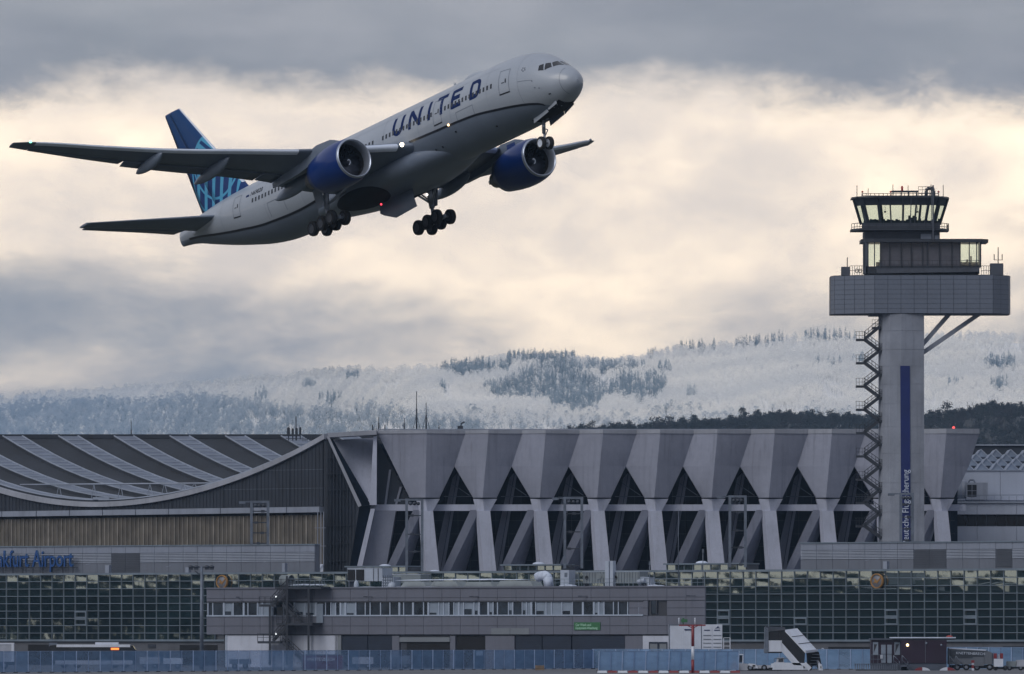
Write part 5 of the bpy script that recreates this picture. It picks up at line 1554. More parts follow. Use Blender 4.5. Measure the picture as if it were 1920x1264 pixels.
mb.build('anemometer_mast', m_cab, tower)
mb = MB()
for q in (1608, 1614): mb.lathe([(0, .3), (.12, .3), (.12, .2), (0, .2), (0, .3)], tp(q, 506.5, 2.8), (0, -1, 0), 14)
mb.build('hose_reels', m_cab, tower)
# neck and balcony
mb = MB(); mb.bb(tp(1622, 448, 3.2), tp(1764, 432, 10)); mb.build('neck', m_cabg, tower)
mb = MB(); mb.bb(tp(1728, 447, 2.7), tp(1748, 437, 3.4)); mb.build('duct_box', m_band, tower)
mb = MB(); mb.bb(tp(1754, 447, 2.7), tp(1762, 440, 3.4)); mb.build('duct_box', m_band, tower)
mb = MB(); mb.prism([Vector((tp(x, 0).x, TY + dy, zt_(431))) for x, dy in ((1597.5, 4), (1612, 1.4), (1768, 1.4), (1782, 4), (1782, 9), (1597.5, 9))], (0, 0, .28)); bal = mb.build('balcony', m_cab, tower)
brim = [(1598.5, 4), (1613, 1.45), (1767, 1.45), (1781, 4), (1781, 8.6)]
mb = MB()
for (x0, d0), (x1, d1) in zip(brim, brim[1:]):
    n = 10 if abs(x1 - x0) > 50 else 3
    for i in range(n + 1):
        f_ = i / n; mb.bar(tp(x0 + (x1 - x0) * f_, 430, d0 + (d1 - d0) * f_), tp(x0 + (x1 - x0) * f_, 417.5, d0 + (d1 - d0) * f_), .07)
    for y in (417.5, 424): mb.bar(tp(x0, y, d0), tp(x1, y, d1), .08)
mb.build('balcony_railing', m_cab, bal)
for i in range(8):
    x0 = 1616 + i * 18.6; mb = MB(); mb.bb(tp(x0 + .6, 430, 1.62), tp(x0 + 17.6, 418, 1.68)); mb.build('balcony_panel', m_cabg, bal)
mb = MB(); mb.bb(tp(1620, 431, 3), tp(1762, 416, 9)); mb.build('upper_cab_wall', m_cabg, tower)
# upper cab: outward-leaning glazing
xb = [1617, 1630, 1652, 1672, 1694, 1716, 1736, 1751, 1765]
xtp = [1602, 1618, 1646, 1669, 1694.5, 1720, 1744, 1763, 1780]
db = [5.5, 3.0, 2.4, 2.2, 2.2, 2.2, 2.4, 3.0, 5.5]
for i in range(9):
    mb = MB(); mb.bar(tp(xb[i], 418, db[i]), tp(xtp[i], 369, db[i] - 1.0), .28 if i not in (3, 5) else .16, .3); mb.build('cab_post', m_cab, tower)
for i in range(8):
    lo = .0; hi = .70
    def e(k, f_): return tp(xb[k] + (xtp[k] - xb[k]) * f_, 418 + (369 - 418) * f_, db[k] - f_)
    a, b_, c, d = e(i, .02), e(i + 1, .02), e(i + 1, hi), e(i, hi)
    me = MB(); me.add([a, b_, c, d], [(0, 1, 2, 3)]); me.build('upper_cab_pane', m_tglass, tower)
    me = MB(); me.prism([e(i, hi), e(i + 1, hi), e(i + 1, 1), e(i, 1)], (0, .15, 0)); me.build('sun_blind', m_cab, tower)
# rear glazing line lets the sky through; consoles stand inside
mb = MB()
for x in range(1622, 1765, 4):
    h = 6 + 5 * rr.random() + (6 if 1704 < x < 1722 else 0); mb.bb(tp(x, 419, 5.2), tp(x + 4, 417 - h, 6.2))
mb.build('consoles', m_cab, tower)
for x in (1660, 1721):
    mb = MB(); mb.bb(tp(x, 396, 5), tp(x + 4, 393, 5.3)); mb.bar(tp(x + 2, 393, 5.1), tp(x + 2, 384, 5.1), .06); mb.build('hanging_monitor', m_cab, tower)
for x0, x1 in ((1628, 1618), (1660, 1655), (1727, 1732), (1757, 1768)):
    mb = MB(); mb.bar(tp(x0, 418, 8.4), tp(x1, 372, 9), .25); mb.build('rear_post', m_cab, tower)
mb = MB(); mb.prism([Vector((tp(x, 0).x, TY + dy, zt_(370))) for x, dy in ((1599, 4.6), (1612, 1.9), (1641, .9), (1746, .9), (1770, 1.9), (1782, 4.6), (1782, 10), (1599, 10))], (0, 0, .22)); ucr = mb.build('upper_cab_roof', m_cab, tower)
mb = MB(); mb.bar(tp(1709, 372, 1.0), tp(1708, 418, 2.0), .12); mb.bar(tp(1750, 347, .8), tp(1750, 448, .8), .22); mb.bar(tp(1747, 352, .8), tp(1747, 418, .8), .1); mb.build('downpipe', m_cabg, tower)
mb = MB()
for y in (362, 366): mb.bar(tp(1617, y, 2), tp(1762, y, 2), .08)
for q in range(1617, 1765, 8): mb.bar(tp(q, 369, 2), tp(q, 361, 2), .08)
mb.build('roof_railing', m_cab, ucr)
mb = MB(); mb.bar(tp(1673, 357.5, 3), tp(1724, 357.5, 3), .28)
for q in (1676, 1692, 1706, 1720): mb.bar(tp(q, 369, 3), tp(q, 357, 3), .14)
mb.build('antenna_beam', m_cab, ucr)
mb = MB(); mb.tube(tp(1693, 357, 3), tp(1693, 349, 3), .16, 10); mb.sphere(tp(1693, 349, 3), .17, 8); mb.build('red_beacon', m_orange, ucr)
mb = MB()
for q in range(1724, 1753, 7): mb.bar(tp(q, 369, 3.4), tp(q, 348, 3.4), .06)
for y in (348, 354, 360): mb.bar(tp(1724, y, 3.4), tp(1752, y, 3.4), .06)
mb.build('access_cage', m_cab, ucr)
mb = MB(); mb.path([tp(1738, 366, 2.4), tp(1738, 356, 2.4), tp(1740, 352.5, 2.4), tp(1745, 351.5, 2.4), tp(1750, 352.5, 2.4), tp(1752, 356, 2.4), tp(1752, 368, 2.4)], .24, 8); mb.build('ladder_hoop', m_cab, ucr)
for q, y in ((1608, 346), (1675.5, 344), (1704, 346), (1770, 345), (1629, 352), (1747, 344)):
    mb = MB(); mb.tube(tp(q, 370, 2.5), tp(q, y, 2.5), .05, 6); mb.build('rod_antenna', m_cab, ucr)
for q in (1618, 1761, 1671):
    mb = MB(); mb.tube(tp(q, 366, 2.2), tp(q, 361, 2.2), .07, 6); mb.sphere(tp(q, 358.5, 2.2), .16, 8); mb.build('obstruction_lamp', m_orange, ucr)
# spiral of straight flights down the left flank
outer = [635.2 + 43.75 * k for k in range(9)]; inner = [657 + 43.6 * k for k in range(9)]
st = thing('escape_stair', tp(1630, 1012), 'dark steel zigzag escape stair clinging to the tower shaft', 'staircase')
def flight(a, b_, nm='flight'):
    mb = MB()
    for dy in (1.5, 2.5): mb.bar(Vector((a.x, TY + dy, a.z)), Vector((b_.x, TY + dy, b_.z)), .12, .46)
    n = 10
    for i in range(n + 1):
        p = a.lerp(b_, i / n); mb.box((p.x, TY + 2.0, p.z), (.26, 1.0, .05))
    f = mb.build(nm, m_cab, st)
    mb = MB()
    for h in (.55, 1.05): mb.bar(Vector((a.x, TY + 1.5, a.z + h)), Vector((b_.x, TY + 1.5, b_.z + h)), .08)
    for i in range(5):
        p = a.lerp(b_, i / 4); mb.bar((p.x, TY + 1.5, p.z), (p.x, TY + 1.5, p.z + 1.05), .07)
    mb.build('railing', m_cab, f)
def landing(x0, x1, y, rail):
    a, b_ = tp(x0, y), tp(x1, y); mb = MB(); mb.bb((a.x, TY + 1.4, a.z - .26), (b_.x, TY + 3.4, a.z + .04)); l_ = mb.build('landing', m_cab, st)
    mb = MB()
    for h in (.5, 1.05): mb.bar((a.x, TY + 1.4, a.z + h), (b_.x, TY + 1.4, b_.z + h), .05)
    for i in range(4): q = a.lerp(b_, i / 3); mb.bar((q.x, TY + 1.4, q.z), (q.x, TY + 1.4, q.z + 1.05), .05)
    if rail: mb.bar((a.x, TY + 1.4, a.z + 1.05), (a.x, TY + 3.4, a.z + 1.05), .05)
    mb.build('railing', m_cab, l_)
flight(tp(1650, 612), tp(1622, 635)); landing(1636, 1652, 613, False)
for k in range(9):
    if k < 9: landing(1606, 1623, outer[k], True)
    flight(tp(1621, outer[k]), tp(1650, inner[k]))
    landing(1648, 1667, inner[k], False)
    if k < 8: flight(tp(1650, inner[k]), tp(1621, outer[k + 1]))

# ------------------------------------------------------------------ low office and workshop building in front of the glass
m_fac = mat('grey_facade_panel', (.145, .143, .16), .6, var=.05, scale=.3, streak=.2)
m_fac2 = mat('faded_facade_patch', (.20, .205, .20), .7, var=.06, scale=.3)
m_gap = mat('facade_joint', (.05, .05, .055), .8, var=.1)
m_wframe = mat('white_window_frame', (.40, .43, .46), .5, var=.08, scale=.6)
m_wglass = mat('office_glass', (.022, .03, .038), .12, var=.5, scale=.35, spec=.6)
m_blind = mat('drawn_blind', (.25, .28, .305), .7, var=.12, scale=.5)
m_wwall = mat('pale_workshop_wall', (.55, .54, .55), .75, var=.08, scale=.3, streak=.35)
m_shut = mat('dark_blue_shutter', (.012, .022, .042), .5, var=.2, scale=.4)
m_ac = mat('air_unit_white', (.42, .44, .46), .5, var=.1, scale=.6, streak=.2)
m_cont = mat('grey_green_casing', (.22, .235, .22), .6, var=.12, scale=.5, streak=.3)
LB = Wall((387, 1340), (1322, 1290))
low = thing('workshop_building', LB.p(850, 0, -6), 'low grey panelled workshop building with a long ribbon of windows', 'building')
ZT, ZM, ZW1, ZW0, ZP, ZF = 10.6, 9.2, 8.65, 6.9, 5.5, 4.36
mb = MB(); mb.prism([LB.p(387.5, ZF, -.25), LB.p(1321.5, ZF, -.25), LB.p(1321.5, ZT - .15, -.25), LB.p(387.5, ZT - .15, -.25)], (0, 13, 0)); mb.prism([LB.p(420, 0, -.62), LB.p(1321.5, 0, -.62), LB.p(1321.5, ZF - .005, -.62), LB.p(420, ZF - .005, -.62)], (0, 12, 0)); mb.build('body', m_gap, low)
mb = MB(); mb.prism([LB.p(386.5, ZT - .14, .12), LB.p(1322.3, ZT - .14, .12), LB.p(1322.3, ZT + .06, .12), LB.p(386.5, ZT + .06, .12)], (0, 13, 0)); mb.build('roof_edge', m_fac, low)
NC = 27
ue0, ue1 = LB.u(387), LB.u(1322)
cwp = (ue1 - ue0) / NC
pm = {}
def shared_box(key, w, h, d, m):
    if key not in pm: mb = MB(); mb.box((0, 0, 0), (w, h, d)); pm[key] = mb.mesh(key, m)
    return pm[key]
for c in range(NC):
    u = ue0 + cwp * (c + .5)
    for z0, z1 in ((ZM, ZT - .16), (ZW1 + .12, ZM), (ZP, ZW0 - .12), (ZF, ZP)):
        me = shared_box('facade_panel_%.2f' % z0, cwp - .05, z1 - z0 - .05, .22, m_fac)
        place('facade_panel', me, low, LB.mtx(u, (z0 + z1) / 2, -.13))
for c in range(23, NC):
    u = ue0 + cwp * (c + .5)
    if c == 24: continue
    for z0, z1 in ((ZW0 - .1, 7.8), (7.8, ZW1 + .1)):
        place('facade_panel', shared_box('facade_panel_w%.2f' % z0, cwp - .05, z1 - z0 - .05, .22, m_fac), low, LB.mtx(u, (z0 + z1) / 2, -.13))
for a, b_ in ((921, 956), (957, 992)):
    mb = MB(); LB.box(mb, a, b_, ZF + .02, ZP - .3, -.02, .015); mb.build('faded_patch', m_fac2, low)
# ribbon windows
mb = MB(); LB.box(mb, 388, 1206, ZW0 - .12, ZW0 + .06, -.2, .1); mb.build('window_sill', m_wframe, low)
mb = MB(); LB.box(mb, 388, 1206, ZW1 - .02, ZW1 + .12, -.2, .05); mb.build('window_head', m_gap, low)
px = 389.0; pat_ = [(20, 0), (8, 2), (13, 1), (8, 1), (17, 1), (9, 0), (8, 2)]
i = 0
wr = random.Random(21)
while px < 1202:
    wd = wr.choice((7.5, 8.5, 9.5, 17, 19, 20)); wd = min(wd, 1204 - px)
    if wd > 3:
        kind = wr.random()
        m_ = m_wglass if kind < .62 else m_blind
        mb = MB(); LB.box(mb, px + 1.2, px + wd, ZW0 + .06, ZW1 - .03, -.22, -.12); pn = mb.build('window', m_, low)
        if kind > .8 and wd > 7:
            mb = MB(); LB.box(mb, px + 1.6, px + wd * .8, ZW0 + .08, ZW0 + .08 + wr.uniform(.2, .75), -.115, -.1); mb.build('lower_light', m_wglass, pn)
    mb = MB(); fwid = wr.choice((1.6, 1.8, 3.4)); LB.box(mb, px - fwid / 2 + .6, px + fwid / 2 + .6, ZW0, ZW1 - .02, -.2, -.02); mb.build('window_post', m_wframe, low)
    px += wd + .6
mb = MB(); LB.box(mb, 1220.5, 1231, ZW0 + .2, ZW1 + .08, -.24, -.05); w1 = mb.build('window', m_wglass, low)
mb = MB(); LB.box(mb, 1219.5, 1221, ZW0 + .15, ZW1 + .12, -.2, .04); LB.box(mb, 1230.5, 1232, ZW0 + .15, ZW1 + .12, -.2, .04); mb.build('window_frame', m_gap, w1)
# ground floor
for a, b_, m_, z1, nm in ((420, 424, m_ac, 4.3, 'wall_pier'), (424, 545, m_wwall, 4.25, 'workshop_wall'), (545, 632, m_wwall, 4.25, 'workshop_wall'), (626, 638, m_fac2, 4.3, 'wall_pier'), (638, 686, m_shut, 4.2, 'rolling_shutter'), (687, 732, m_shut, 4.2, 'rolling_shutter'),
                          (733, 747, m_fac, 4.2, 'wall_pier'), (748, 842, m_gap, 4.3, 'doorway_lintel'), (842, 852, m_fac, 4.2, 'wall_pier'), (853, 907, m_void, 4.2, 'open_doorway'), (908, 963, m_fac, 4.2, 'side_door'),
                          (964, 1013, m_shut, 4.2, 'rolling_shutter'), (1014, 1068, m_shut, 4.2, 'rolling_shutter'), (1070, 1169, m_shut, 4.2, 'rolling_shutter'), (1170, 1203, m_fac, 4.2, 'wall_pier'), (1203, 1252, m_wwall, 4.2, 'workshop_wall'), (1252, 1322, m_fac, 4.3, 'workshop_wall')):
    mb = MB(); LB.box(mb, a + .3, b_ - .3, 0, z1, -.6, -.35 if m_ in (m_shut, m_void, m_gap) else -.2); o = mb.build(nm, m_, low)
    if m_ is m_shut:
        mb = MB()
        for z in np.arange(.4, 4.1, .35): LB.box(mb, a + .6, b_ - .6, z, z + .05, -.35, -.31)
        mb.build('shutter_slats', m_steel, o, kind='stuff')
mb = MB(); LB.box(mb, 760, 840, .0, 3.3, -.34, -.3); mb.build('open_doorway', m_void, low)
mb = MB(); LB.box(mb, 748, 842, 3.4, 4.0, -.34, -.1); mb.build('door_canopy', m_fac2, low)
for a, b_ in ((1216, 1233), (1234, 1250)):
    mb = MB(); LB.box(mb, a, b_, 0, 3.2, -.19, -.14); d = mb.build('door', m_fac2, low)
    mb = MB(); LB.box(mb, a, a + 1.2, 0, 3.3, -.14, -.08); LB.box(mb, b_ - 1.2, b_, 0, 3.3, -.14, -.08); LB.box(mb, a, b_, 3.2, 3.4, -.14, -.08); mb.build('door_frame', m_shut, d)
mb = MB(); LB.box(mb, 891, 904, 1.6, 2.2, -.3, -.2); mb.build('notice_board', m_blind, low)
# wall lamps: little arms
for q, s_ in ((448, 1), (578, 1), (698, -1), (897, -1), (1101, -1), (1304, -1)):
    a = LB.p(q, 9.35, 0.02); e_ = a + LB.n * .9 + LB.d * s_ * .5
    mb = MB(); mb.bar(a, e_, .07); mb.box(e_, (.5, .25, .12)); mb.build('wall_lamp', m_steel, low)
# green sign
m_green = mat('green_sign_board', (.035, .15, .05), .6, var=.08, scale=1)
m_gtext = mat('pale_green_lettering', (.35, .55, .36), .5, var=.05)
gs = thing('green_sign', LB.p(1101, 5.5, .1), 'small bright green sign with two lines of pale lettering', 'sign')
mb = MB(); LB.box(mb, 1077, 1126, 4.95, 5.95, 0, .1); mb.build('board', m_green, gs)
u0 = LB.u(1080)
lettering('Car Wash und', gs, LB.mtx(u0, 5.48, .105), .44, m_gtext, .005, 'lettering', width=LB.u(1109) - u0, bold=.012)
lettering('Equipment-Waschung', gs, LB.mtx(u0, 5.06, .105), .44, m_gtext, .005, 'lettering', width=LB.u(1121) - u0, bold=.012)

# roof clutter
def rbox(nm, px0, px1, y0, y1, off, dep, m, label, cat, group=None, legs=True):
    t = thing(nm, LB.p((px0 + px1) / 2, ZT, off), label, cat, group)
    z1 = LB.py((px0 + px1) / 2, y0, off).z; z0 = LB.py((px0 + px1) / 2, y1, off).z
    mb = MB(); LB.box(mb, px0, px1, z0, z1, off - dep, off); c = mb.build('casing', m, t)
    if legs and z0 > ZT + .1:
        for q in (px0 + 1.5, px1 - 1.5):
            mb = MB(); LB.box(mb, q - .8, q + .8, ZT, z0, off - dep * .6, off - .1); mb.build('leg', m_steel2, t)
    mb = MB(); LB.box(mb, px0 - .4, px1 + .4, z1, z1 + .08, off - dep - .05, off + .05); mb.build('lid', m_ac, t)
    return t, z0, z1
t, z0, z1 = rbox('air_handling_unit', 617, 682, 1066, 1090, -4, 2.2, m_ac, 'large white air handling unit with two dark intakes on the roof', 'machine')
for a, b_ in ((618, 631), (633.5, 648)):
    mb = MB(); LB.box(mb, a, b_, z0 + .1, z1 - .15, -3.99, -3.9); mb.build('intake', m_void, t)
for q in (655, 659): 
    mb = MB(); mb.lathe([(0, .3), (.06, .3), (.06, .22), (0, .22)], LB.p(q, z1 - .55, -3.98), LB.n, 14); mb.build('fan_grille', m_steel2, t)
mb = MB(); LB.box(mb, 674, 675, z0, z1, -3.98, -3.93); LB.box(mb, 665.5, 666.2, z0, z1, -3.98, -3.93); mb.build('panel_joint', m_gap, t)
rbox('duct_box', 692, 745, 1078, 1094, -5, 2, m_cont, 'long grey duct box right of the white air unit', 'duct')
t = thing('roof_cowl', LB.p(703, ZT, -3.5), 'slatted pale vent cowl between air unit and duct box', 'vent')
mb = MB(); LB.box(mb, 687, 708, ZT, LB.py(700, 1082, -3.4).z, -5, -3.4); mb.build('casing', m_ac, t)
mb = MB()
for k in range(4): LB.box(mb, 688, 707, ZT + .25 + k * .36, ZT + .33 + k * .36, -3.4, -3.3)
for k in range(5): LB.box(mb, 689 + k * 4.2, 689.7 + k * 4.2, ZT + .1, ZT + 1.6, -3.4, -3.32)
mb.build('grille', m_steel2, t)
for q, r_, lb in ((668, .32, 'small white vent post below the air unit'), (735, .55, 'low white mushroom vent right of the slatted cowl')):
    mb = MB(); mb.lathe([(0, r_), (.5 if r_ < .4 else .3, r_), (.8 if r_ < .4 else .6, r_ * .7), (1.0 if r_ < .4 else .7, .02)], LB.p(q, ZT, -1.2), (0, 0, 1), 14); tag(mb.build('roof_vent', m_ac), lb, 'vent')
# snow lying along the parapet and on flat covers
for a, b_, y, lb in ((545, 612, 1096.5, 'long strip of old snow on the roof by the fire stair head'), (745, 990, 1087, 'long white snow covered pipe run along the low roof'), (628, 900, 1101.3, 'thin line of snow lying along the left roof edge'), (1215, 1245, 1098, 'small heap of snow at the right end of the low roof'), (1050, 1080, 1097.8, 'small snow patch below the casings')):
    q = LB.py((a + b_) / 2, y, -1.6); mb = MB(); rings = []
    n = 14
    for k in range(n + 1):
        f_ = k / n; h = .16 * (math.sin(math.pi * f_) ** .3) * rr.uniform(.6, 1.2) + .03
        c = LB.p(a + (b_ - a) * f_, q.z - .08, -1.6)
        rings.append([c - LB.n * .5, c + Vector((0, 0, h)) - LB.n * .2, c + Vector((0, 0, h)) + LB.n * .2, c + LB.n * .5])
    mb.loft(rings, True, True); o = tag(mb.build('snow_strip', m_snow), lb, 'snow')
for k, (a, b_, yy) in enumerate(((750, 800, 1094), (805, 860, 1093), (868, 925, 1094), (930, 1000, 1092))):
    mb = MB(); zt0 = LB.py((a + b_) / 2, yy - 3, -3).z
    mb.prism([LB.p(a, ZT, -3), LB.p(b_, ZT, -3), LB.p(b_ - 6, zt0, -3.5), LB.p(a + 8, zt0, -3.5)], -LB.n * 2.2)
    tag(mb.build('roof_hatch', m_cont), ['low sloping roof hatch, leftmost of four behind the snow pipe', 'second low sloping hatch from the left on the roof', 'third low sloping hatch from the left on the roof', 'rightmost low sloping hatch beside the round white duct'][k], 'hatch', 'low roof hatches')
t = thing('round_duct', LB.p(1020, ZT, -3), 'fat white bent air duct with a grey fan box', 'duct')
pts_ = [LB.p(1007, LB.py(1007, 1083, -3).z, -3), LB.p(1013, LB.py(1013, 1080, -3).z, -3), LB.p(1022, LB.py(1022, 1079, -3).z, -3), LB.p(1027, LB.py(1027, 1083, -3).z, -3), LB.p(1029, ZT, -3)]
mb = MB(); mb.path(pts_, .62, 14)
for p in pts_[1:-1]: mb.sphere(p, .62, 12)
mb.build('pipe', m_snow, t)
mb = MB(); LB.box(mb, 1030, 1046, ZT, LB.py(1038, 1069, -2.4).z, -3.8, -2.4); mb.build('fan_box', m_ac, t)
mb = MB(); LB.box(mb, 1038, 1043, LB.py(1038, 1082, -2.4).z, LB.py(1038, 1074, -2.4).z, -2.4, -2.36); mb.build('grille', m_steel2, t)
for k, (a, b_) in enumerate(((1054, 1106), (1109, 1160))):
    t, z0, z1 = rbox('chiller_casing', a, b_, 1073, 1094, -4.5, 2, m_cont, ['ribbed grey-green chiller casing beside the round duct', 'ribbed grey-green chiller casing right of the pale twin stacks'][k], 'machine', 'chiller casings on the low roof')
    mb = MB()
    for q in np.arange(a + 2, b_ - 1, 5.2): LB.box(mb, q, q + .5, z0, z1, -4.5, -4.44)
    mb.build('casing_ribs', m_steel2, t, kind='stuff')
    mb = MB(); mb.disc(LB.p(b_ - 6, (z0 + z1) / 2, -4.42), LB.n, .28, 12); mb.build('port', m_void, t)
    for q in (a + 14, a + 26):
        mb = MB(); mb.disc(LB.p(q, z1 - .5, -4.42), LB.n, .42, 14); mb.build('fan_disc', m_cont, t)
t = thing('twin_stacks', LB.p(1107, ZT, -4.2), 'pair of pale upright exhaust stacks between the casings', 'chimney')
for a, b_ in ((1100, 1107), (1109, 1115)):
    mb = MB(); LB.box(mb, a, b_, ZT, LB.py(1107, 1052, -4.2).z, -4.6, -4.0); mb.build('stack', m_ac, t)
for k, (a, b_, y) in enumerate(((1175, 1184, 1083), (1184.5, 1193, 1084), (1188, 1194, 1092))):
    rbox('fan_unit', a, b_, y, y + 9, -3, 1, m_ac, ['white square fan unit left of the roof railing', 'white square fan unit, right of the pair', 'small white fan unit below the pair'][k], 'machine', 'white fan units')
mb = MB(); mb.path([LB.p(1197, LB.py(1197, 1092, -3).z, -3), LB.p(1204, LB.py(1204, 1089, -3).z, -3), LB.p(1210, LB.py(1210, 1088, -3).z, -3)], .34, 10); tag(mb.build('exhaust_pipe', m_ac), 'short slanting white exhaust pipe by the roof railing', 'pipe')
mb = MB()
zr = LB.py(1250, 1085, -1).z
for q in range(1188, 1322, 12): mb.bar(LB.p(q, ZT, -1), LB.p(q, zr, -1), .05)
for z in (zr, (zr + ZT) / 2): mb.bar(LB.p(1040, z, -1), LB.p(1320, z, -1), .05)
for q in range(1042, 1188, 16): mb.bar(LB.p(q, ZT, -1), LB.p(q, zr, -1), .04)
tag(mb.build('roof_railing', m_mull), 'thin grey safety railing along the right part of the low roof', 'railing')
t = thing('rooftop_mast', LB.p(1271, ZT, -2), 'slender mast standing before the right hangar columns', 'mast')
mb = MB(); mb.tube(LB.p(1272, ZT, -2), LB.p(1272, LB.py(1272, 955, -2).z, -2), .07, 6, .03); mb.build('pole', m_steel2, t)
for q, y in ((1318, 1033), (1218, 1056)):
    mb = MB(); zz1 = LB.py(q, y, -2).z; mb.tube(LB.p(q, ZT, -2), LB.p(q, zz1, -2), .05, 6); mb.box(LB.p(q, zz1, -2), (.22, .22, .5))
    tag(mb.build('roof_camera_post', m_steel2), 'slim camera post behind the roof railing' if q > 1300 else 'short camera post left of the roof railing', 'post')
mb = MB()
zq = LB.py(520, 1077, -2).z
mb.lathe([(0, .75), (1.6, .75)], LB.p(529, ZT + .95, -2) , LB.d, 16); mb.disc(LB.p(529, ZT + .95, -2), LB.d, .75, 16); tag(mb.build('round_tank', m_cont), 'grey lying tank on the roof left of the fire stair head', 'tank')
mb = MB()
for q in range(545, 612, 9): mb.bar(LB.p(q, ZT, -1.2), LB.p(q, ZT + 1.2, -1.2), .05)
for h in (.6, 1.2): mb.bar(LB.p(540, ZT + h, -1.2), LB.p(612, ZT + h, -1.2), .05)
tag(mb.build('stair_head_railing', m_mull), 'grey guard rail on the roof at the head of the fire stair', 'railing')

# fire stair
fs = thing('fire_stair', LB.p(555, 0, 1.2), 'dark steel zigzag fire stair on the grey workshop front', 'staircase')
def fpt(px, py, off): return LB.py(px, py, off)
for q, y0, y1, off in ((506, 1135, 1247, 2.2), (538, 1080, 1247, 2.2), (578.5, 1102, 1247, 2.2), (506, 1135, 1247, .5), (538, 1098, 1247, .5), (578.5, 1102, 1247, .5)):
    mb = MB(); mb.bar(fpt(q, y0, off), fpt(q, y1, off), .28, .28); mb.build('post', m_cab, fs)
def fflight(a, b_):
    mb = MB()
    for off in (.7, 2.1): mb.bar(fpt(*a, off), fpt(*b_, off), .10, .45)
    for i in range(13):
        p = fpt(*a, .7).lerp(fpt(*b_, .7), i / 12); q = fpt(*a, 2.1).lerp(fpt(*b_, 2.1), i / 12); mb.bar(p, q, .24, .05)
    f = mb.build('flight', m_cab, fs); mb = MB()
    for off in (.7, 2.1):
        for h in (.55, 1.05): mb.bar(fpt(*a, off) + Vector((0, 0, h)), fpt(*b_, off) + Vector((0, 0, h)), .08)
        for i in range(5):
            p = fpt(*a, off).lerp(fpt(*b_, off), i / 4); mb.bar(p, p + Vector((0, 0, 1.05)), .07)
    mb.build('railing', m_cab, f)
fflight((538, 1102), (510, 1133)); fflight((530, 1134), (566, 1168)); fflight((540, 1171), (512, 1202)); fflight((530, 1204), (570, 1240))
for x0, x1, y in ((536, 622, 1101), (506, 538, 1134), (538, 606, 1169), (503, 546, 1203)):
    mb = MB(); a, b_ = LB.u(x0), LB.u(x1); z = fpt((x0 + x1) / 2, y, 1.4).z; LB.ubox(mb, a, b_, z - .26, z + .06, .3, 2.3); l_ = mb.build('landing', m_cab, fs)
    mb = MB()
    for h in (.55, 1.05): LB.ubox(mb, a, b_, z + h - .03, z + h + .03, 2.24, 2.3)
    n = max(2, int((b_ - a) / .9))
    for i in range(n + 1): LB.ubox(mb, a + (b_ - a) * i / n - .025, a + (b_ - a) * i / n + .025, z, z + 1.05, 2.24, 2.3)
    mb.build('railing', m_cab, l_)
mb = MB(); LB.box(mb, 595, 607, fpt(600, 1168, .2).z, fpt(600, 1132, .2).z, .05, .2); mb.build('exit_door', m_blind, fs)
for y in (1119, 1188.5):
    mb = MB(); mb.sphere(fpt(517.5, y, 2.2), .11, 8); mb.build('stair_light', emat('white_stair_lamp', (.9, .96, 1), 2.0), fs)

# floodlight mast at the left
fm = thing('floodlight_mast', pt(378, 1255, 1250), 'grey floodlight mast with a row of lamps, left of the workshop', 'lamp post')
mb = MB(); mb.tube(pt(378, 1255, 1250), pt(378, 1062, 1250), .26, 12, .17); mb.build('pole', m_steel2, fm)
mb = MB(); mb.bar(pt(355, 1063.5, 1250), pt(401, 1063.5, 1250), .14); mb.build('cross_arm', m_steel, fm)
for q in (358, 368, 388, 397):
    mb = MB(); mb.sphere(pt(q, 1063, 1250), .32, 10, 0, (1.1, 1, .7)); mb.box(pt(q, 1066.5, 1250), (.55, .4, .25)); mb.build('lamp', m_steel, fm)
mb = MB(); mb.path([pt(365, 1070, 1250), pt(372, 1076, 1250), pt(378, 1076, 1250)], .07, 6); mb.build('bracket', m_steel, fm)

# ------------------------------------------------------------------ fence, vehicles and things on the apron
m_mesh = glass_mat('blue_mesh_screen', (.75, .84, 1.0), .0, .3, .60, (.17, .295, .50))
m_mesh2 = glass_mat('pale_blue_mesh_screen', (.75, .84, 1.0), .0, .3, .82, (.21, .335, .54))
m_mesh_b = glass_mat('worn_blue_mesh_screen', (.75, .84, 1.0), .0, .3, .48, (.19, .31, .50))
m_mesh_c = glass_mat('dense_blue_mesh_screen', (.75, .84, 1.0), .0, .3, .70, (.16, .285, .49))
m_post = mat('galvanised_post', (.36, .44, .55), .5, .2, var=.1, scale=1)
m_post2 = mat('dull_fence_post', (.22, .30, .42), .5, .2, var=.1, scale=1)
m_wht = mat('white_vehicle_paint', (.68, .67, .66), .4, var=.06, scale=.6, coat=.3, streak=.15)
m_wht2 = mat('dirty_white_paint', (.42, .41, .41), .5, var=.12, scale=.6, streak=.3)
m_red = mat('red_marking_paint', (.22, .02, .025), .5, var=.12, scale=1)
m_purple = mat('dark_purple_panel', (.017, .005, .020), .5, var=.12, scale=.5)
m_blk = mat('black_rubber', (.012, .012, .014), .8, var=.2, scale=2)
m_maroon = mat('maroon_container_paint', (.10, .012, .05), .5, var=.15, scale=.6)
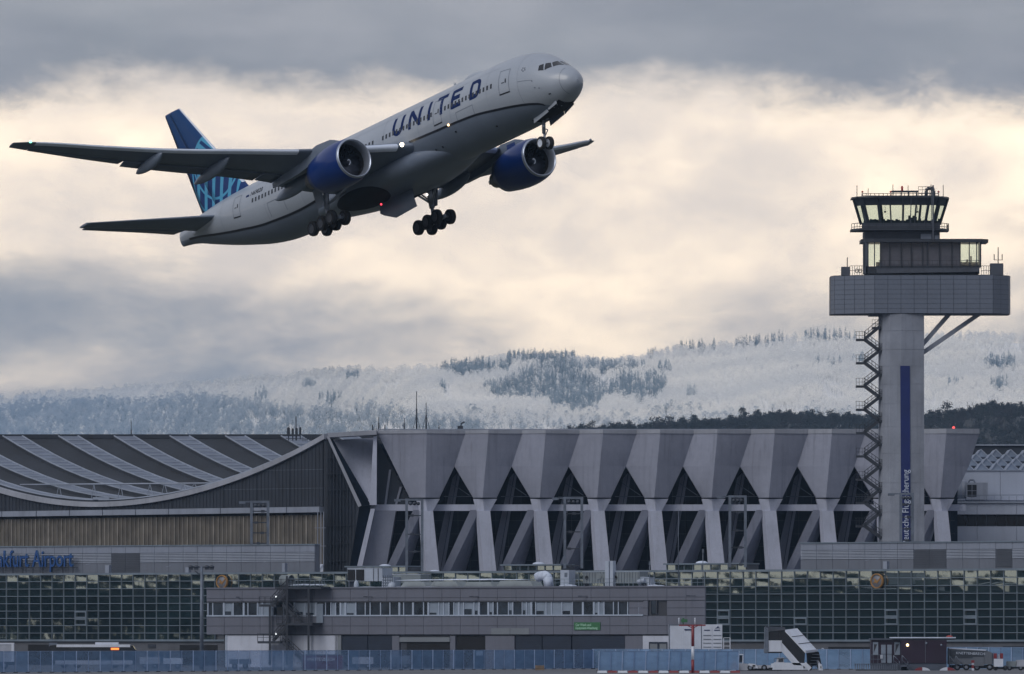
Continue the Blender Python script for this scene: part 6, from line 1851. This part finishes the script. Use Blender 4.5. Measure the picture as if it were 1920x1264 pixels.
def fence(p0, p1, n, h, m, label, lean=0.0, post=None):
    a = pt(p0[0], HY, p0[1]); b_ = pt(p1[0], HY, p1[1]); a.z = b_.z = 0
    f = thing('mesh_fence', (a + b_) / 2, label, 'fence')
    d = (b_ - a); dn = d.normalized(); nn = Vector((dn.y, -dn.x, 0)); nn = -nn if nn.y > 0 else nn
    for i in range(n):
        q0 = a + d * (i / n); q1 = a + d * ((i + 1) / n); hh = h * (1 + rr.uniform(-.012, .012)); sl = rr.uniform(-.02, .05)
        mb = MB(); rows = []
        for j in range(5):
            v = j / 4; bul = .05 * math.sin(math.pi * v)
            rows.append([q0.lerp(q1, u_) + Vector((0, 0, .06 + (hh - .06) * v)) + nn * (lean * v + bul * math.sin(math.pi * u_)) + dn * (sl * v) for u_ in (.015, .25, .5, .75, .985)])
        mb.loft(rows, False, False); mb.build('screen_panel', rr.choice((m, m, m_mesh_b, m_mesh_c)) if m is m_mesh else m, f)
    for i in range(n + 1):
        q = a + d * (i / n); mb = MB(); mb.bar(q + nn * .05, q + nn * (.05 + lean) + Vector((0, 0, h + .03)), .09 if i % 2 else .12); mb.build('post', (post or (m_post if i % 2 == 0 else m_post2)), f)
    mb = MB(); mb.bar(a + nn * lean + Vector((0, 0, h)), b_ + nn * lean + Vector((0, 0, h)), .06); mb.build('top_rail', m_post2, f)
    mb = MB()
    for i in range(n + 1): q = a + d * (i / n); mb.box(q + Vector((0, 0, .05)), (.5, .8, .1))
    mb.build('foot_blocks', m_gap, f, kind='stuff')
    return f
fence((-40, 1117), (1112, 1262), 56, 2.42, m_mesh, 'long blue mesh screen fence across the left half')
fence((1112, 1262), (1640, 1236), 24, 2.5, m_mesh, 'dark blue mesh fence running behind the white stair truck')
fence((1122, 1180), (1384, 1186), 12, 2.35, m_mesh2, 'pale blue leaning mesh screen beside the red and white mast', .25)
fence((1770, 1250), (1960, 1246), 9, 2.75, m_mesh, 'dark blue mesh fence at the far right behind the trailers')
# red and white kerb blocks under the pale screen
for k in range(14):
    px0 = 1120 + k * 19.2; c = pt(px0 + 9, HY, 1126); c.z = .16
    mb = MB(); mb.add([(c.x - .55, c.y - .25, 0), (c.x + .55, c.y - .25, 0), (c.x + .55, c.y + .25, 0), (c.x - .55, c.y + .25, 0), (c.x - .5, c.y - .15, .24), (c.x + .5, c.y - .15, .24), (c.x + .5, c.y + .15, .24), (c.x - .5, c.y + .15, .24)],
           [(0, 1, 5, 4), (1, 2, 6, 5), (2, 3, 7, 6), (3, 0, 4, 7), (4, 5, 6, 7)])
    tag(mb.build('barrier_block', m_wht if k % 2 == 0 else m_red), '%s barrier block, %s from the left in the low row' % ('white' if k % 2 == 0 else 'red', ('first', 'second', 'third', 'fourth', 'fifth', 'sixth', 'seventh', 'eighth', 'ninth', 'tenth', 'eleventh', 'twelfth', 'thirteenth', 'last')[k]), 'barrier', 'barrier blocks under the pale screen')
# red and white T mast in the foreground
tm = thing('marker_mast', pt(1299, HY, 1120) * 1, 'red and white banded T-shaped mast in the foreground', 'mast')
bz = [(1172, 1212, m_red), (1212, 1237, m_wht), (1237, 1290, m_red)]
for y0, y1, m_ in bz:
    a, c = pt(1299, y0, 1120), pt(1299, y1, 1120); c.z = max(c.z, 0)
    mb = MB(); mb.tube(c, a, .17, 14); mb.build('band', m_, tm)
mb = MB(); mb.bar(pt(1273, 1172.5, 1120), pt(1323, 1172.5, 1120), .22, .16); mb.build('cross_arm', m_red, tm)
mb = MB(); mb.bar(pt(1288, 1172.5, 1120), pt(1299, 1178, 1120), .10); mb.bar(pt(1310, 1172.5, 1120), pt(1299, 1178, 1120), .10); mb.build('brace', m_red, tm)
for q, m_ in ((1273, m_wht), (1281, m_green), (1303, m_wht)):
    mb = MB(); mb.tube(pt(q, 1171, 1120), pt(q, 1160, 1120), .06, 8); mb.sphere(pt(q, 1160, 1120), .10, 8)
    if m_ is m_green: mb.box(pt(q + 2, 1164, 1120), (.7, .3, .35))
    mb.build('lamp', m_, tm)
# wooden cable crate
t = thing('wooden_crate', pt(1012, 1258, 1200), 'small tan slatted crate lying on the apron', 'crate')
m_wood = mat('weathered_wood', (.26, .17, .10), .8, var=.2, scale=2)
c0 = pt(1012, HY, 1200)
for k in range(3):
    mb = MB(); mb.box((c0.x, c0.y - .4, .14 + k * .2), (1.1, .05, .15)); mb.build('slat', m_wood, t)
for s_ in (-.45, .45):
    mb = MB(); mb.box((c0.x + s_, c0.y - .05, .33), (.12, .6, .62)); mb.build('upright', m_wood, t)
mb = MB(); mb.box((c0.x, c0.y, .3), (.85, .5, .5)); mb.build('filling', m_gap, t)

def wheel2(parent, c, r, w, side_n=(0, -1, 0)):
    ax = Vector(side_n); o0 = Vector(c) - ax * w / 2
    mb = MB(); mb.lathe([(0, r * .55), (0, r * .9), (w * .2, r), (w * .8, r), (w, r * .9), (w, r * .55)], o0, ax, 18); t_ = mb.build('wheel', m_blk, parent)
    mb = MB(); mb.lathe([(w * .9, .02), (w * .92, r * .3), (w * .86, r * .57), (0, r * .57)], o0, ax, 14); mb.build('rim', m_gear, t_)

# bus behind the fence
Yb = 1300
bus = thing('airport_bus', pt(170, HY, Yb), 'dark apron bus with white roof and orange destination display', 'bus')
bx = lambda px, py, dy=0: (lambda p: Vector((p.x, p.y + dy, p.z)))(pt(px, py, Yb))
a, c = bx(103, 1219), bx(249, 1219)
mb = MB(); rings = []
for x, zt1 in ((a.x - .9, 2.55), (a.x - .6, 2.95), (a.x, 3.0), (c.x - .6, 3.0), (c.x, 2.9), (c.x + .35, 2.4)):
    rings.append([Vector((x, Yb, .45)), Vector((x, Yb, zt1)), Vector((x, Yb + 2.5, zt1)), Vector((x, Yb + 2.5, .45))])
mb.loft(rings, True, True, 0, False); body = mb.build('body', m_cockpit, bus)
mb = MB(); mb.bb((a.x + .2, Yb - .02, 2.72), (c.x - .35, Yb + 2.5, 3.06)); mb.build('roof', m_wht, bus)
mb = MB(); mb.bb((a.x - .8, Yb + .1, 2.8), (a.x + .2, Yb + 2.4, 3.3)); mb.build('rear_cooler', m_steel2, bus)
mb = MB(); q = bx(200, 1216); mb.bb((q.x - 1.5, Yb + .3, 3.05), (q.x + 1.5, Yb + 2.1, 3.35)); mb.build('roof_unit', m_wht, bus)
mb = MB(); mb.bb((bx(208, 0).x, Yb - .05, 2.36), (bx(223, 0).x, Yb - .02, 2.62)); mb.build('destination_display', emat('orange_led_display', (1, .22, .05), 2.2), bus)
mb = MB(); mb.bb((a.x, Yb - .03, .45), (c.x, Yb - .015, 1.0)); mb.build('lower_panel', m_wht2, bus)
for q in (120, 145, 215, 235): wheel2(bus, (bx(q, 0).x, Yb + .2, .48), .48, .3)
# cab-over lorry cut by the left frame edge
Yl = 1262
t = thing('white_lorry', pt(6, HY, Yl), 'white box lorry cut off by the left picture edge', 'truck')
xr = pt(25.5, HY, Yl).x
mb = MB(); mb.bb((xr - 6.5, Yl, .9), (xr, Yl + 2.4, 3.15)); bxo = mb.build('box_body', m_wht2, t)
mb = MB(); mb.bb((xr - 6.5, Yl - .06, 3.1), (xr + .05, Yl + 2.45, 3.3)); mb.bb((xr - .28, Yl - .06, .9), (xr + .05, Yl, 3.1)); mb.build('box_frame', m_wht, bxo)
mb = MB(); mb.bb((xr - 6.5, Yl + .2, .5), (xr, Yl + 2.2, .88)); mb.build('chassis', m_blk, t)
for q in (1.2, 2.4, 5.2): wheel2(t, (xr - q, Yl + .2, .48), .48, .3)

# white containers by the workshop corner
def container(px0, px1, y0, y1, Y, m, label, text=None, doors=False):
    a, c = pt(px0, y1, Y), pt(px1, y0, Y)
    t = thing('shipping_container', Vector(((a.x + c.x) / 2, Y, max(0, a.z))), label, 'container')
    mb = MB(); mb.bb((a.x, Y, a.z), (c.x, Y + 2.4, c.z)); mb.build('body', m, t)
    mb = MB(); n = int((c.x - a.x) / .28)
    for i in range(n): mb.bb((a.x + (i + .2) * (c.x - a.x) / n, Y - .035, a.z + .15), (a.x + (i + .65) * (c.x - a.x) / n, Y, c.z - .15))
    if not doors: mb.build('corrugation', m, t, kind='stuff')
    mb = MB()
    for x in (a.x, c.x - .12): mb.bb((x, Y - .06, a.z), (x + .12, Y + .02, c.z))
    for z in (a.z, c.z - .12): mb.bb((a.x, Y - .05, z), (c.x, Y + .02, z + .12))
    mb.build('frame', m_steel2 if not doors else m_wht, t)
    return t, a, c
t, a, c = container(1254, 1316, 1171, 1219, 1285, m_wht, 'white corrugated container beside the grey workshop corner')
mb = MB(); mb.bb((a.x + 2.0, 1284.9, c.z - .75), (a.x + 3.2, 1284.95, c.z - .6)); mb.build('label_strip', m_text, t)
t2 = thing('door_container', pt(1337, 1222, 1283), 'white container end with two barred doors and small blue mark', 'container')
a, c = pt(1316.5, 1219, 1283), pt(1354.5, 1171, 1283)
mb = MB(); mb.bb((a.x, 1283, a.z), (c.x, 1289, c.z)); mb.build('body', m_wht, t2)
for k in range(2):
    xa = a.x + (c.x - a.x) * k / 2 + .05; xb_ = a.x + (c.x - a.x) * (k + 1) / 2 - .05
    mb = MB(); mb.bb((xa, 1282.92, a.z + .1), (xb_, 1282.99, c.z - .1)); d = mb.build('door', m_wht, t2)
    mb = MB()
    for j in range(4): mb.bb((xa + .1, 1282.86, a.z + .35 + j * .5), (xb_ - .1, 1282.9, a.z + .43 + j * .5))
    mb.build('door_bars', m_steel2, d, kind='stuff')
    mb = MB(); mb.bb((xa + .2, 1282.88, c.z - .8), (xb_ - .25, 1282.91, c.z - .68)); mb.build('print', m_text, d)
mb = MB(); q = Vector((a.x + (c.x - a.x) * .75, 1282.86, c.z - .38))
mb.prism([q + Vector((-.35, 0, -.15)), q + Vector((-.05, 0, .02)), q + Vector((.1, 0, .22)), q + Vector((.18, 0, .0)), q + Vector((.45, 0, -.12)), q + Vector((.1, 0, -.08))], (0, .02, 0)); mb.build('blue_mark', m_text, t2)
for k in (0, 1):
    mb = MB(); x0 = (pt(1254, 0, 1284).x, pt(1320, 0, 1284).x)[k]; mb.bb((x0, 1284.5, 0), (x0 + 3.5, 1287, pt(0, 1220, 1284).z - .02)); tag(mb.build('support_stand', m_steel2), ('left' if k == 0 else 'right') + ' grey stand under the white containers behind the fence', 'stand')
t = thing('cage_trolley', pt(1364, 1222, 1280), 'small white wire cage right of the door container', 'cage')
a, c = pt(1357, 1219, 1280), pt(1369, 1196, 1280)
mb = MB()
for x in (a.x, c.x): mb.bar((x, 1280, a.z), (x, 1280, c.z), .08)
for f_ in (0, .33, .66, 1): mb.bar((a.x, 1280, a.z + (c.z - a.z) * f_), (c.x, 1280, a.z + (c.z - a.z) * f_), .07)
for x in (a.x, c.x): mb.bar((x, 1281.2, 0), (x, 1281.2, c.z), .08)
mb.build('frame', m_wht, t)

# maroon container behind the long fence
t, a, c = container(566, 644, 1227, 1258, 1262, m_maroon, 'maroon container with faint pale lettering seen through the blue fence')
lettering('KNETTENBRECH', t, basis((pt(576, 0, 1262).x, 1261.9, a.z + 1.25), (1, 0, 0), (0, 0, 1), (0, -1, 0)), .6, m_wht, .005, 'lettering', width=3.4)
for k, (x0, x1, y0, m_) in enumerate(((262, 300, 1232, m_wht2), (306, 342, 1234, m_wht), (430, 470, 1236, m_steel2), (660, 700, 1232, m_wht2), (730, 770, 1230, m_steel2))):
    a, c = pt(x0, HY, 1268), pt(x1, y0, 1268)
    t = thing('parked_trailer', (a.x, 1268, 0), ['pale box trailer behind the fence, left of the workshop wall', 'white box trailer nearest the floodlight mast behind the fence', 'dark low trailer under the fire stair behind the fence', 'pale box trailer right of the maroon container', 'grey box trailer before the dark shutters'][k], 'trailer')
    mb = MB(); mb.bb((a.x, 1268, .6), (c.x, 1270.2, c.z)); mb.build('box', m_, t)
    for q in (.25, .75): wheel2(t, (a.x + (c.x - a.x) * q, 1268.2, .35), .35, .22)

# passenger stair truck
Ys = 1195
def sp(px, py, dy=0): p = pt(px, py, Ys); p.y += dy; return p
m_stg = glass_mat('stair_side_glazing', (.14, .16, .20), .04, .1, .45, (.045, .05, .065))
m_canvas = mat('stair_canopy_roof', (.78, .77, .76), .5, var=.08, scale=.5, streak=.15)
stt = thing('stair_truck', sp(1490, 1258), 'white covered passenger stair truck parked before the glass terminal', 'stair truck')
mb = MB(); mb.prism([sp(1450, 1245), sp(1452, 1242), sp(1512, 1243.5), sp(1515, 1256), sp(1448, 1256)], (0, 2.3, 0)); mb.build('chassis_body', m_wht, stt)
mb = MB(); mb.bb(sp(1441, 1257, .2), sp(1520, 1252, 2.1)); mb.build('frame', m_blk, stt)
mb = MB(); mb.prism([sp(1455, 1242.5, .3), sp(1458, 1233, .4), sp(1470, 1233, .4), sp(1470, 1242.5, .3)], (0, 1.7, 0)); mb.build('driver_cab', m_wht2, stt)
mb = MB(); mb.prism([sp(1459.5, 1241, .25), sp(1460.5, 1234.5, .33), sp(1468.5, 1234.5, .33), sp(1468.5, 1241, .25)], (0, .05, 0)); mb.build('cab_window', m_cockpit, stt)
# upper platform box
mb = MB(); mb.bb(sp(1441, 1222, 0), sp(1466, 1201, 2.4)); mb.build('platform_wall', m_wht, stt)
mb = MB(); mb.prism([sp(1433, 1224.5, -.1), sp(1440.5, 1224, -.1), sp(1440.5, 1178, -.1), sp(1434, 1176, -.1)], (0, 2.6, 0)); mb.build('bellows', m_steel2, stt)
mb = MB(); mb.prism([sp(1441, 1201, .05), sp(1462, 1200.5, .05), sp(1462, 1182.5, .05), sp(1441, 1184.5, .05)], (0, .05, 0)); mb.build('platform_window', m_stg, stt)
mb = MB(); mb.prism([sp(1461.5, 1201, .0), sp(1464, 1201, .0), sp(1464, 1182, .0), sp(1461.5, 1182, .0)], (0, .15, 0)); mb.build('window_post', m_blk, stt)
mb = MB(); mb.prism([sp(1434, 1177.5, -.15), sp(1436, 1174.5, 0), sp(1472, 1176, 0), sp(1472, 1181.5, -.1), sp(1441, 1184, -.1)], (0, 2.7, 0)); mb.build('platform_roof', m_steel, stt)
mb = MB(); mb.bb(sp(1434, 1224.8, 0), sp(1466, 1222.2, 2.4)); mb.build('platform_floor', m_blk, stt)
# sloping tunnel
mb = MB(); mb.prism([sp(1465, 1204, .0), sp(1466, 1222, .0), sp(1488, 1247, 0), sp(1504, 1248, 0)], (0, .12, 0)); mb.build('stringer', m_wht, stt)
mb = MB(); mb.prism([sp(1462, 1201, .06), sp(1462, 1182.5, .06), sp(1473, 1181, .06), sp(1510, 1221, .06), sp(1508, 1245, .06), sp(1503, 1246, .06)], (0, .04, 0)); mb.build('side_glazing', m_stg, stt)
mb = MB(); mb.prism([sp(1462, 1201, 2.3), sp(1462, 1182.5, 2.3), sp(1473, 1181, 2.3), sp(1510, 1221, 2.3), sp(1508, 1245, 2.3), sp(1503, 1246, 2.3)], (0, .04, 0)); mb.build('side_glazing', m_stg, stt)
top = [sp(1472, 1181, -.05), sp(1510, 1221.5, -.05), sp(1533, 1219, 2.4), sp(1496, 1178, 2.4)]
mb = MB(); mb.prism(top, (0, .02, -.22)); rf = mb.build('tunnel_roof', m_canvas, stt)
for f_ in (.33, .66):
    mb = MB(); mb.bar(top[0].lerp(top[1], f_) + Vector((0, 0, .03)), top[3].lerp(top[2], f_) + Vector((0, 0, .03)), .06); mb.build('roof_seam', m_gap, rf)
mb = MB(); mb.bar(sp(1510, 1221.8, -.1), sp(1534, 1219.4, 2.4), .12, .25); mb.build('entry_lintel', m_wht, stt)
mb = MB(); mb.prism([sp(1512, 1224, .3), sp(1532, 1222, 2.3), sp(1537, 1246, 2.3), sp(1514, 1250, .3)], (.3, .6, 0)); mb.build('entry_opening', m_void, stt)
for i in range(6):
    mb = MB(); p = sp(1512 + i * 1.8, 1255 - i * 5.5, .2 + .05 * i); mb.box(p + Vector((.7, 1.0, 0)), (1.0, 1.9, .05)); mb.build('step', m_steel2, stt)
for a, c in (((1508, 1244, 0), (1519, 1255, 0)), ((1531, 1240, 2.2), (1540, 1254, 2.0))):
    mb = MB(); mb.bar(sp(*a), sp(*c), .35, .5); mb.build('handrail_panel', m_wht, stt)
mb = MB(); mb.prism([sp(1534, 1243, .3), sp(1541, 1246, .3), sp(1543, 1257, .3), sp(1535, 1257, .3)], (0, 1.9, 0)); mb.build('front_corner', m_wht, stt)
mb = MB(); mb.bb(sp(1506.5, 1253, -.04), sp(1508.5, 1248.5, .1)); mb.bb(sp(1538.5, 1253, .24), sp(1540, 1249, .35)); mb.build('tail_lamp', m_blk, stt)
for q in (1463, 1484, 1517): wheel2(stt, (sp(q, 0).x, Ys + .2, .42), .42, .3)
mb = MB(); mb.prism([sp(1446, 1244.5, .1), sp(1462, 1243, .1), sp(1466, 1251, .1), sp(1446, 1252, .1)], (0, 1.9, 0)); mb.build('engine_hood', m_wht, stt)
mb = MB(); mb.bar(sp(1452, 1235, .4), sp(1481, 1234.5, .4), .08); mb.bar(sp(1452, 1243, .4), sp(1452, 1235, .4), .07); mb.bar(sp(1478, 1243, .4), sp(1478, 1226, .4), .07); mb.build('service_rail', m_steel2, stt)

# flat-bed tug left of it
tg = thing('apron_tug', sp(1405, 1258), 'dirty white flat-bed tug with open cab and chevron board', 'tug')
mb = MB(); mb.prism([sp(1384, 1257, .2), sp(1384, 1243.5, .2), sp(1401, 1244.5, .2), sp(1404, 1246, .2), sp(1421, 1247, .2), sp(1421, 1253, .2), sp(1400, 1257, .2)], (0, 1.8, 0)); mb.build('body', m_wht2, tg)
mb = MB(); mb.bb(sp(1420, 1253.5, .2), sp(1468, 1247.5, 2)); mb.build('flat_bed', m_wht2, tg)
mb = MB(); mb.bb(sp(1384, 1257.5, .4), sp(1466, 1253, 1.8)); mb.build('chassis', m_blk, tg)
for q, dy in ((1383.5, .2), (1393, .2), (1383.5, 1.9), (1393, 1.9)):
    mb = MB(); mb.bar(sp(q, 1244, dy), sp(q, 1227.5, dy), .09); mb.build('cab_post', m_wht, tg)
mb = MB(); mb.bb(sp(1382.3, 1228, .1), sp(1394, 1226.5, 2)); mb.build('cab_roof', m_wht, tg)
mb = MB(); mb.bb(sp(1384.3, 1242, .5), sp(1392, 1229, .6)); mb.build('cab_rear_panel', m_shut, tg)
mb = MB(); mb.prism([sp(1402, 1247, .1), sp(1405, 1244, .1), sp(1416, 1245, .1), sp(1421, 1250, .1), sp(1421, 1254, .1)], (0, 1.9, 0)); mb.build('hood', m_wht, tg)
mb = MB(); mb.bb(sp(1411, 1250, .05), sp(1416, 1247, .1)); mb.build('headlamp', m_blk, tg)
for q in (1407, 1433, 1458): wheel2(tg, (sp(q, 0).x, Ys + .3, .36), .36, .3)
# chevron board
ch = thing('chevron_board', sp(1376, 1258, -.4), 'tilted red and white chevron board in front of the tug', 'barrier')
mb = MB(); P0 = [sp(1363, 1260, -.5), sp(1385, 1260, -.5), sp(1382, 1240, -.2), sp(1376, 1239, -.2)]
mb.prism(P0, (0, .06, 0)); mb.build('board', m_wht, ch)
for f_ in (.05, .37, .68):
    mb = MB(); lo = P0[0].lerp(P0[3], f_); hi = P0[0].lerp(P0[3], min(1, f_ + .17)); mid_lo = (P0[0] + P0[1]) / 2; apex = (P0[2] + P0[3]) / 2
    m0 = mid_lo.lerp(apex, min(1, f_ + .28)); m1 = mid_lo.lerp(apex, min(1, f_ + .45)); r0 = P0[1].lerp(P0[2], f_); r1 = P0[1].lerp(P0[2], min(1, f_ + .17))
    off = Vector((0, -.03, 0)); mb.prism([lo + off, m0 + off, m1 + off, hi + off], (0, .01, 0)); mb.prism([m0 + off, r0 + off, r1 + off, m1 + off], (0, .01, 0)); mb.build('chevron', m_red, ch)

# purple cabin building
Yp = 1205
def pp(px, py, dy=0): p = pt(px, py, Yp); p.y += dy; return p
cab = thing('purple_cabin', pp(1705, 1258), 'dark purple flat-roofed site cabin with one lit round lamp', 'cabin')
m_grey = mat('cabin_grey_base', (.075, .085, .105), .7, var=.15, scale=.5)
mb = MB(); mb.bb(pp(1689, 1243.5, 0), pp(1775, 1200, 5)); mb.build('wall', m_purple, cab)
mb = MB(); mb.bb(pp(1634, 1243.5, .8), pp(1689, 1200, 5)); mb.build('wall', m_purple, cab)
mb = MB(); mb.bb(pp(1689, 1257.5, .1), pp(1775, 1243.7, 5)); mb.bb(pp(1634, 1257.5, .9), pp(1689, 1243.7, 5)); mb.build('base', m_grey, cab)
mb = MB(); mb.bb(pp(1632, 1199.8, .4), pp(1790, 1197, 5.2)); mb.build('roof_deck', m_grey, cab)
mb = MB(); mb.bb(pp(1671, 1196.8, -.2), pp(1792, 1194.6, 5.2)); mb.build('roof_snow', m_snow, cab)
for a, c in ((1652.5, 1661), (1664, 1672.5)):
    mb = MB(); mb.bb(pp(a, 1243, .7), pp(c, 1209, .8)); d = mb.build('door', m_blind, cab)
    mb = MB(); mb.bb(pp(a, 1227, .66), pp(c, 1226, .7)); mb.build('push_bar', m_steel2, d)
for a, c in ((1637, 1647), (1677.5, 1688)):
    mb = MB(); mb.bb(pp(a, 1228, .7), pp(c, 1204, .8)); w1 = mb.build('window', m_blind, cab)
    mb = MB(); mb.prism([pp(a + 1.5, 1225, .68), pp(a + 2, 1208, .68), pp(c - 2, 1208, .68)], (0, .015, 0)); mb.build('blind_shadow', m_gap, w1)
mb = MB(); mb.sphere(pp(1701.5, 1209.5, -.1), .16, 10); mb.build('lit_lamp', emat('warm_wall_lamp', (1, .74, .36), 6.0), cab)
for q, y in ((1737, 1206), (1765, 1209.5)):
    mb = MB(); mb.sphere(pp(q, y, -.05), .13, 8); mb.build('wall_lamp', m_blind, cab)
mb = MB(); mb.bb(pp(1735, 1243, -.05), pp(1735.6, 1201, 0)); mb.build('panel_joint', m_line, cab)
for a, c in ((1675, 1686), (1691, 1702)):
    mb = MB(); mb.path([pp(a, 1246, -.6), pp(a, 1229, -.6), pp(c, 1240, -.6), pp(c, 1248, -.6)], .05, 6); mb.bar(pp(a, 1238, -.6), pp(c, 1247, -.6), .05); mb.build('handrail', m_steel2, cab)
mb = MB()
for k in range(3): mb.bb(pp(1686 + k * 3, 1257.5, -1.2), pp(1700 + k * 3, 1247 + k * 3.5, 0))
mb.build('entry_steps', m_grey, cab)
mb = MB(); mb.bb(pp(1651, 1235, .55), pp(1655, 1228, .68)); mb.build('notice', m_wht, cab)
mb = MB()
for q in (1637, 1646, 1652): mb.bar(pp(q, 1246, -.3), pp(q, 1228, -.3), .05)
for y in (1228, 1236): mb.bar(pp(1632, y, -.3), pp(1652, y, -.3), .05)
mb.build('handrail', m_steel2, cab)
mb = MB(); mb.sphere(pp(1781, 1193.5, 1), .22, 10, 0, (1.8, 1, .6)); mb.build('orange_beacon', m_orange, cab)
# long stillage in front of the cabin
t = thing('metal_stillage', pp(1640, 1258, -1.5), 'long grey slatted metal stillage before the purple cabin', 'rack')
for y in (1244.5, 1254.5):
    mb = MB(); mb.bb(pp(1601, y + 1.2, -1.6), pp(1682, y, -1.2)); mb.build('rail', m_steel2, t)
for k in range(20):
    mb = MB(); mb.bb(pp(1602 + k * 4.1, 1254.5, -1.5), pp(1603.8 + k * 4.1, 1245.5, -1.3)); mb.build('slat', m_steel2, t)
mb = MB(); mb.bb(pp(1604, 1257.5, -1.5), pp(1680, 1255.8, -.9)); mb.build('base', m_blk, t)
# half-round barriers
def half_round(pxc, flip, label):
    t = thing('half_round_barrier', pp(pxc, 1259, -2.2), label, 'barrier', 'red and white half-round barriers')
    c = pp(pxc, 1259.2, -2.2)
    for s_ in (-1, 1):
        pts = [c] + [c + Vector((s_ * .98 * math.cos(R(a_)), 0, .52 * math.sin(R(a_)))) for a_ in range(0, 91, 10)]
        mb = MB(); mb.prism(pts, (0, .35, 0)); mb.build('half', (m_red if (s_ < 0) != flip else m_wht), t)
half_round(1728, False, 'half-round barrier, red on its left half, before the cabin')
half_round(1775, True, 'half-round barrier, white on its left half, at the cabin corner')

# sheeted trailers on the right
Yk = 1206
def kp(px, py, dy=0): p = pt(px, py, Yk); p.y += dy; return p
m_tarp = mat('grey_truck_panel', (.13, .135, .14), .6, var=.12, scale=.6, streak=.2)
m_tarp2 = mat('dark_truck_panel', (.035, .042, .05), .6, var=.15, scale=.6)
tr = thing('refuse_truck', kp(1830, 1258), 'grey refuse collection truck with white lettering and tilted roof', 'truck')
mb = MB(); mb.prism([kp(1778, 1246, 0), kp(1778, 1216, 0), kp(1848, 1219, 0), kp(1860, 1224, 0), kp(1860, 1246, 0)], (0, 2.5, 0)); mb.build('body', m_tarp, tr)
mb = MB(); mb.prism([kp(1779, 1216.5, -.1), kp(1779, 1214.5, -.1), kp(1850, 1218.2, -.1), kp(1848, 1220.2, -.1)], (0, 2.6, 0)); mb.build('roof_edge', m_snow, tr)
mb = MB(); mb.prism([kp(1781, 1234, -.05), kp(1781, 1219, -.05), kp(1845, 1222, -.05), kp(1845, 1234, -.05)], (0, .04, 0)); sd = mb.build('side_panel', m_tarp2, tr)
lettering('KNETTENBRECH', sd, basis(kp(1792, 1226.5, -.12), (1, 0, -.035), (0.035, 0, 1), (0, -1, 0)), .42, m_letter, .005, 'lettering', width=(1846 - 1792) * Yk / F)
mb = MB(); mb.bb(kp(1824, 1249, -.06), kp(1845, 1232, 0)); mb.build('locker', m_tarp, tr)
mb = MB(); mb.prism([kp(1846, 1246, .1), kp(1846, 1222, .1), kp(1862, 1225, .1), kp(1866, 1246, .1)], (0, 2.2, 0)); mb.build('cab', m_steel2, tr)
mb = MB(); mb.bb(kp(1780, 1253, .3), kp(1866, 1247, 2.2)); mb.build('chassis', m_blk, tr)
for q in (1795, 1812, 1832, 1856): wheel2(tr, (kp(q, 0).x, Yk + .3, .4), .4, .3)
mb = MB()
for q in (1780, 1792): mb.path([kp(q, 1252, -.5), kp(q, 1230, -.5), kp(q + 16, 1250, -.5)], .05, 6)
mb.build('access_rail', m_steel2, tr)
t = thing('warning_post', kp(1823, 1258, -1.5), 'small red and white striped warning post beside the refuse truck', 'post')
for k, (y0, y1, m_) in enumerate(((1258, 1253, m_wht), (1253, 1247, m_red), (1247, 1243, m_wht2), (1243, 1238, m_red))):
    mb = MB(); mb.bb(kp(1821 - (k == 3), y0, -1.6), kp(1825 + (k == 3), y1, -1.3)); mb.build('band', m_, t)
mb = MB(); mb.bb(kp(1815, 1258, -1.5), kp(1832, 1256.5, -1.2)); mb.build('foot', m_blk, t)
t = thing('fuel_bowser', kp(1871, 1258, -1), 'white panelled service cart with red top boards', 'cart')
mb = MB(); mb.bb(kp(1863, 1250, -1.2), kp(1880, 1235.5, .6)); mb.build('tank_panel', m_wht, t)
for a, c in ((1863, 1868.5), (1875, 1880)):
    mb = MB(); mb.bb(kp(a, 1235, -1.1), kp(c, 1225, .4)); mb.build('top_board', m_red, t)
mb = MB(); mb.prism([kp(1869, 1235, -.9), kp(1874.5, 1235, -.9), kp(1873, 1227, -.9), kp(1871, 1227, -.9)], (0, .5, 0)); mb.build('hose_reel', m_wht2, t)
mb = MB(); mb.bb(kp(1861, 1255, -1), kp(1890, 1251, .5)); mb.build('chassis', m_blk, t)
for q in (1866, 1884): wheel2(t, (kp(q, 0).x, Yk - .9, .3), .3, .22)
t = thing('baggage_cart', kp(1903, 1258), 'low pale baggage cart at the right picture edge', 'cart')
mb = MB(); mb.bb(kp(1888, 1250, 0), kp(1905, 1240, 1.8)); mb.build('slatted_box', m_cont, t)
mb = MB(); mb.prism([kp(1906, 1250, 0), kp(1906, 1238, 0), kp(1922, 1237, 0), kp(1926, 1250, 0)], (0, 1.8, 0)); mb.build('hood', m_wht2, t)
mb = MB(); mb.bb(kp(1887, 1254, .1), kp(1926, 1250.5, 1.7)); mb.build('chassis', m_blk, t)
for q in (1893, 1914): wheel2(t, (kp(q, 0).x, Yk + .2, .33), .33, .25)
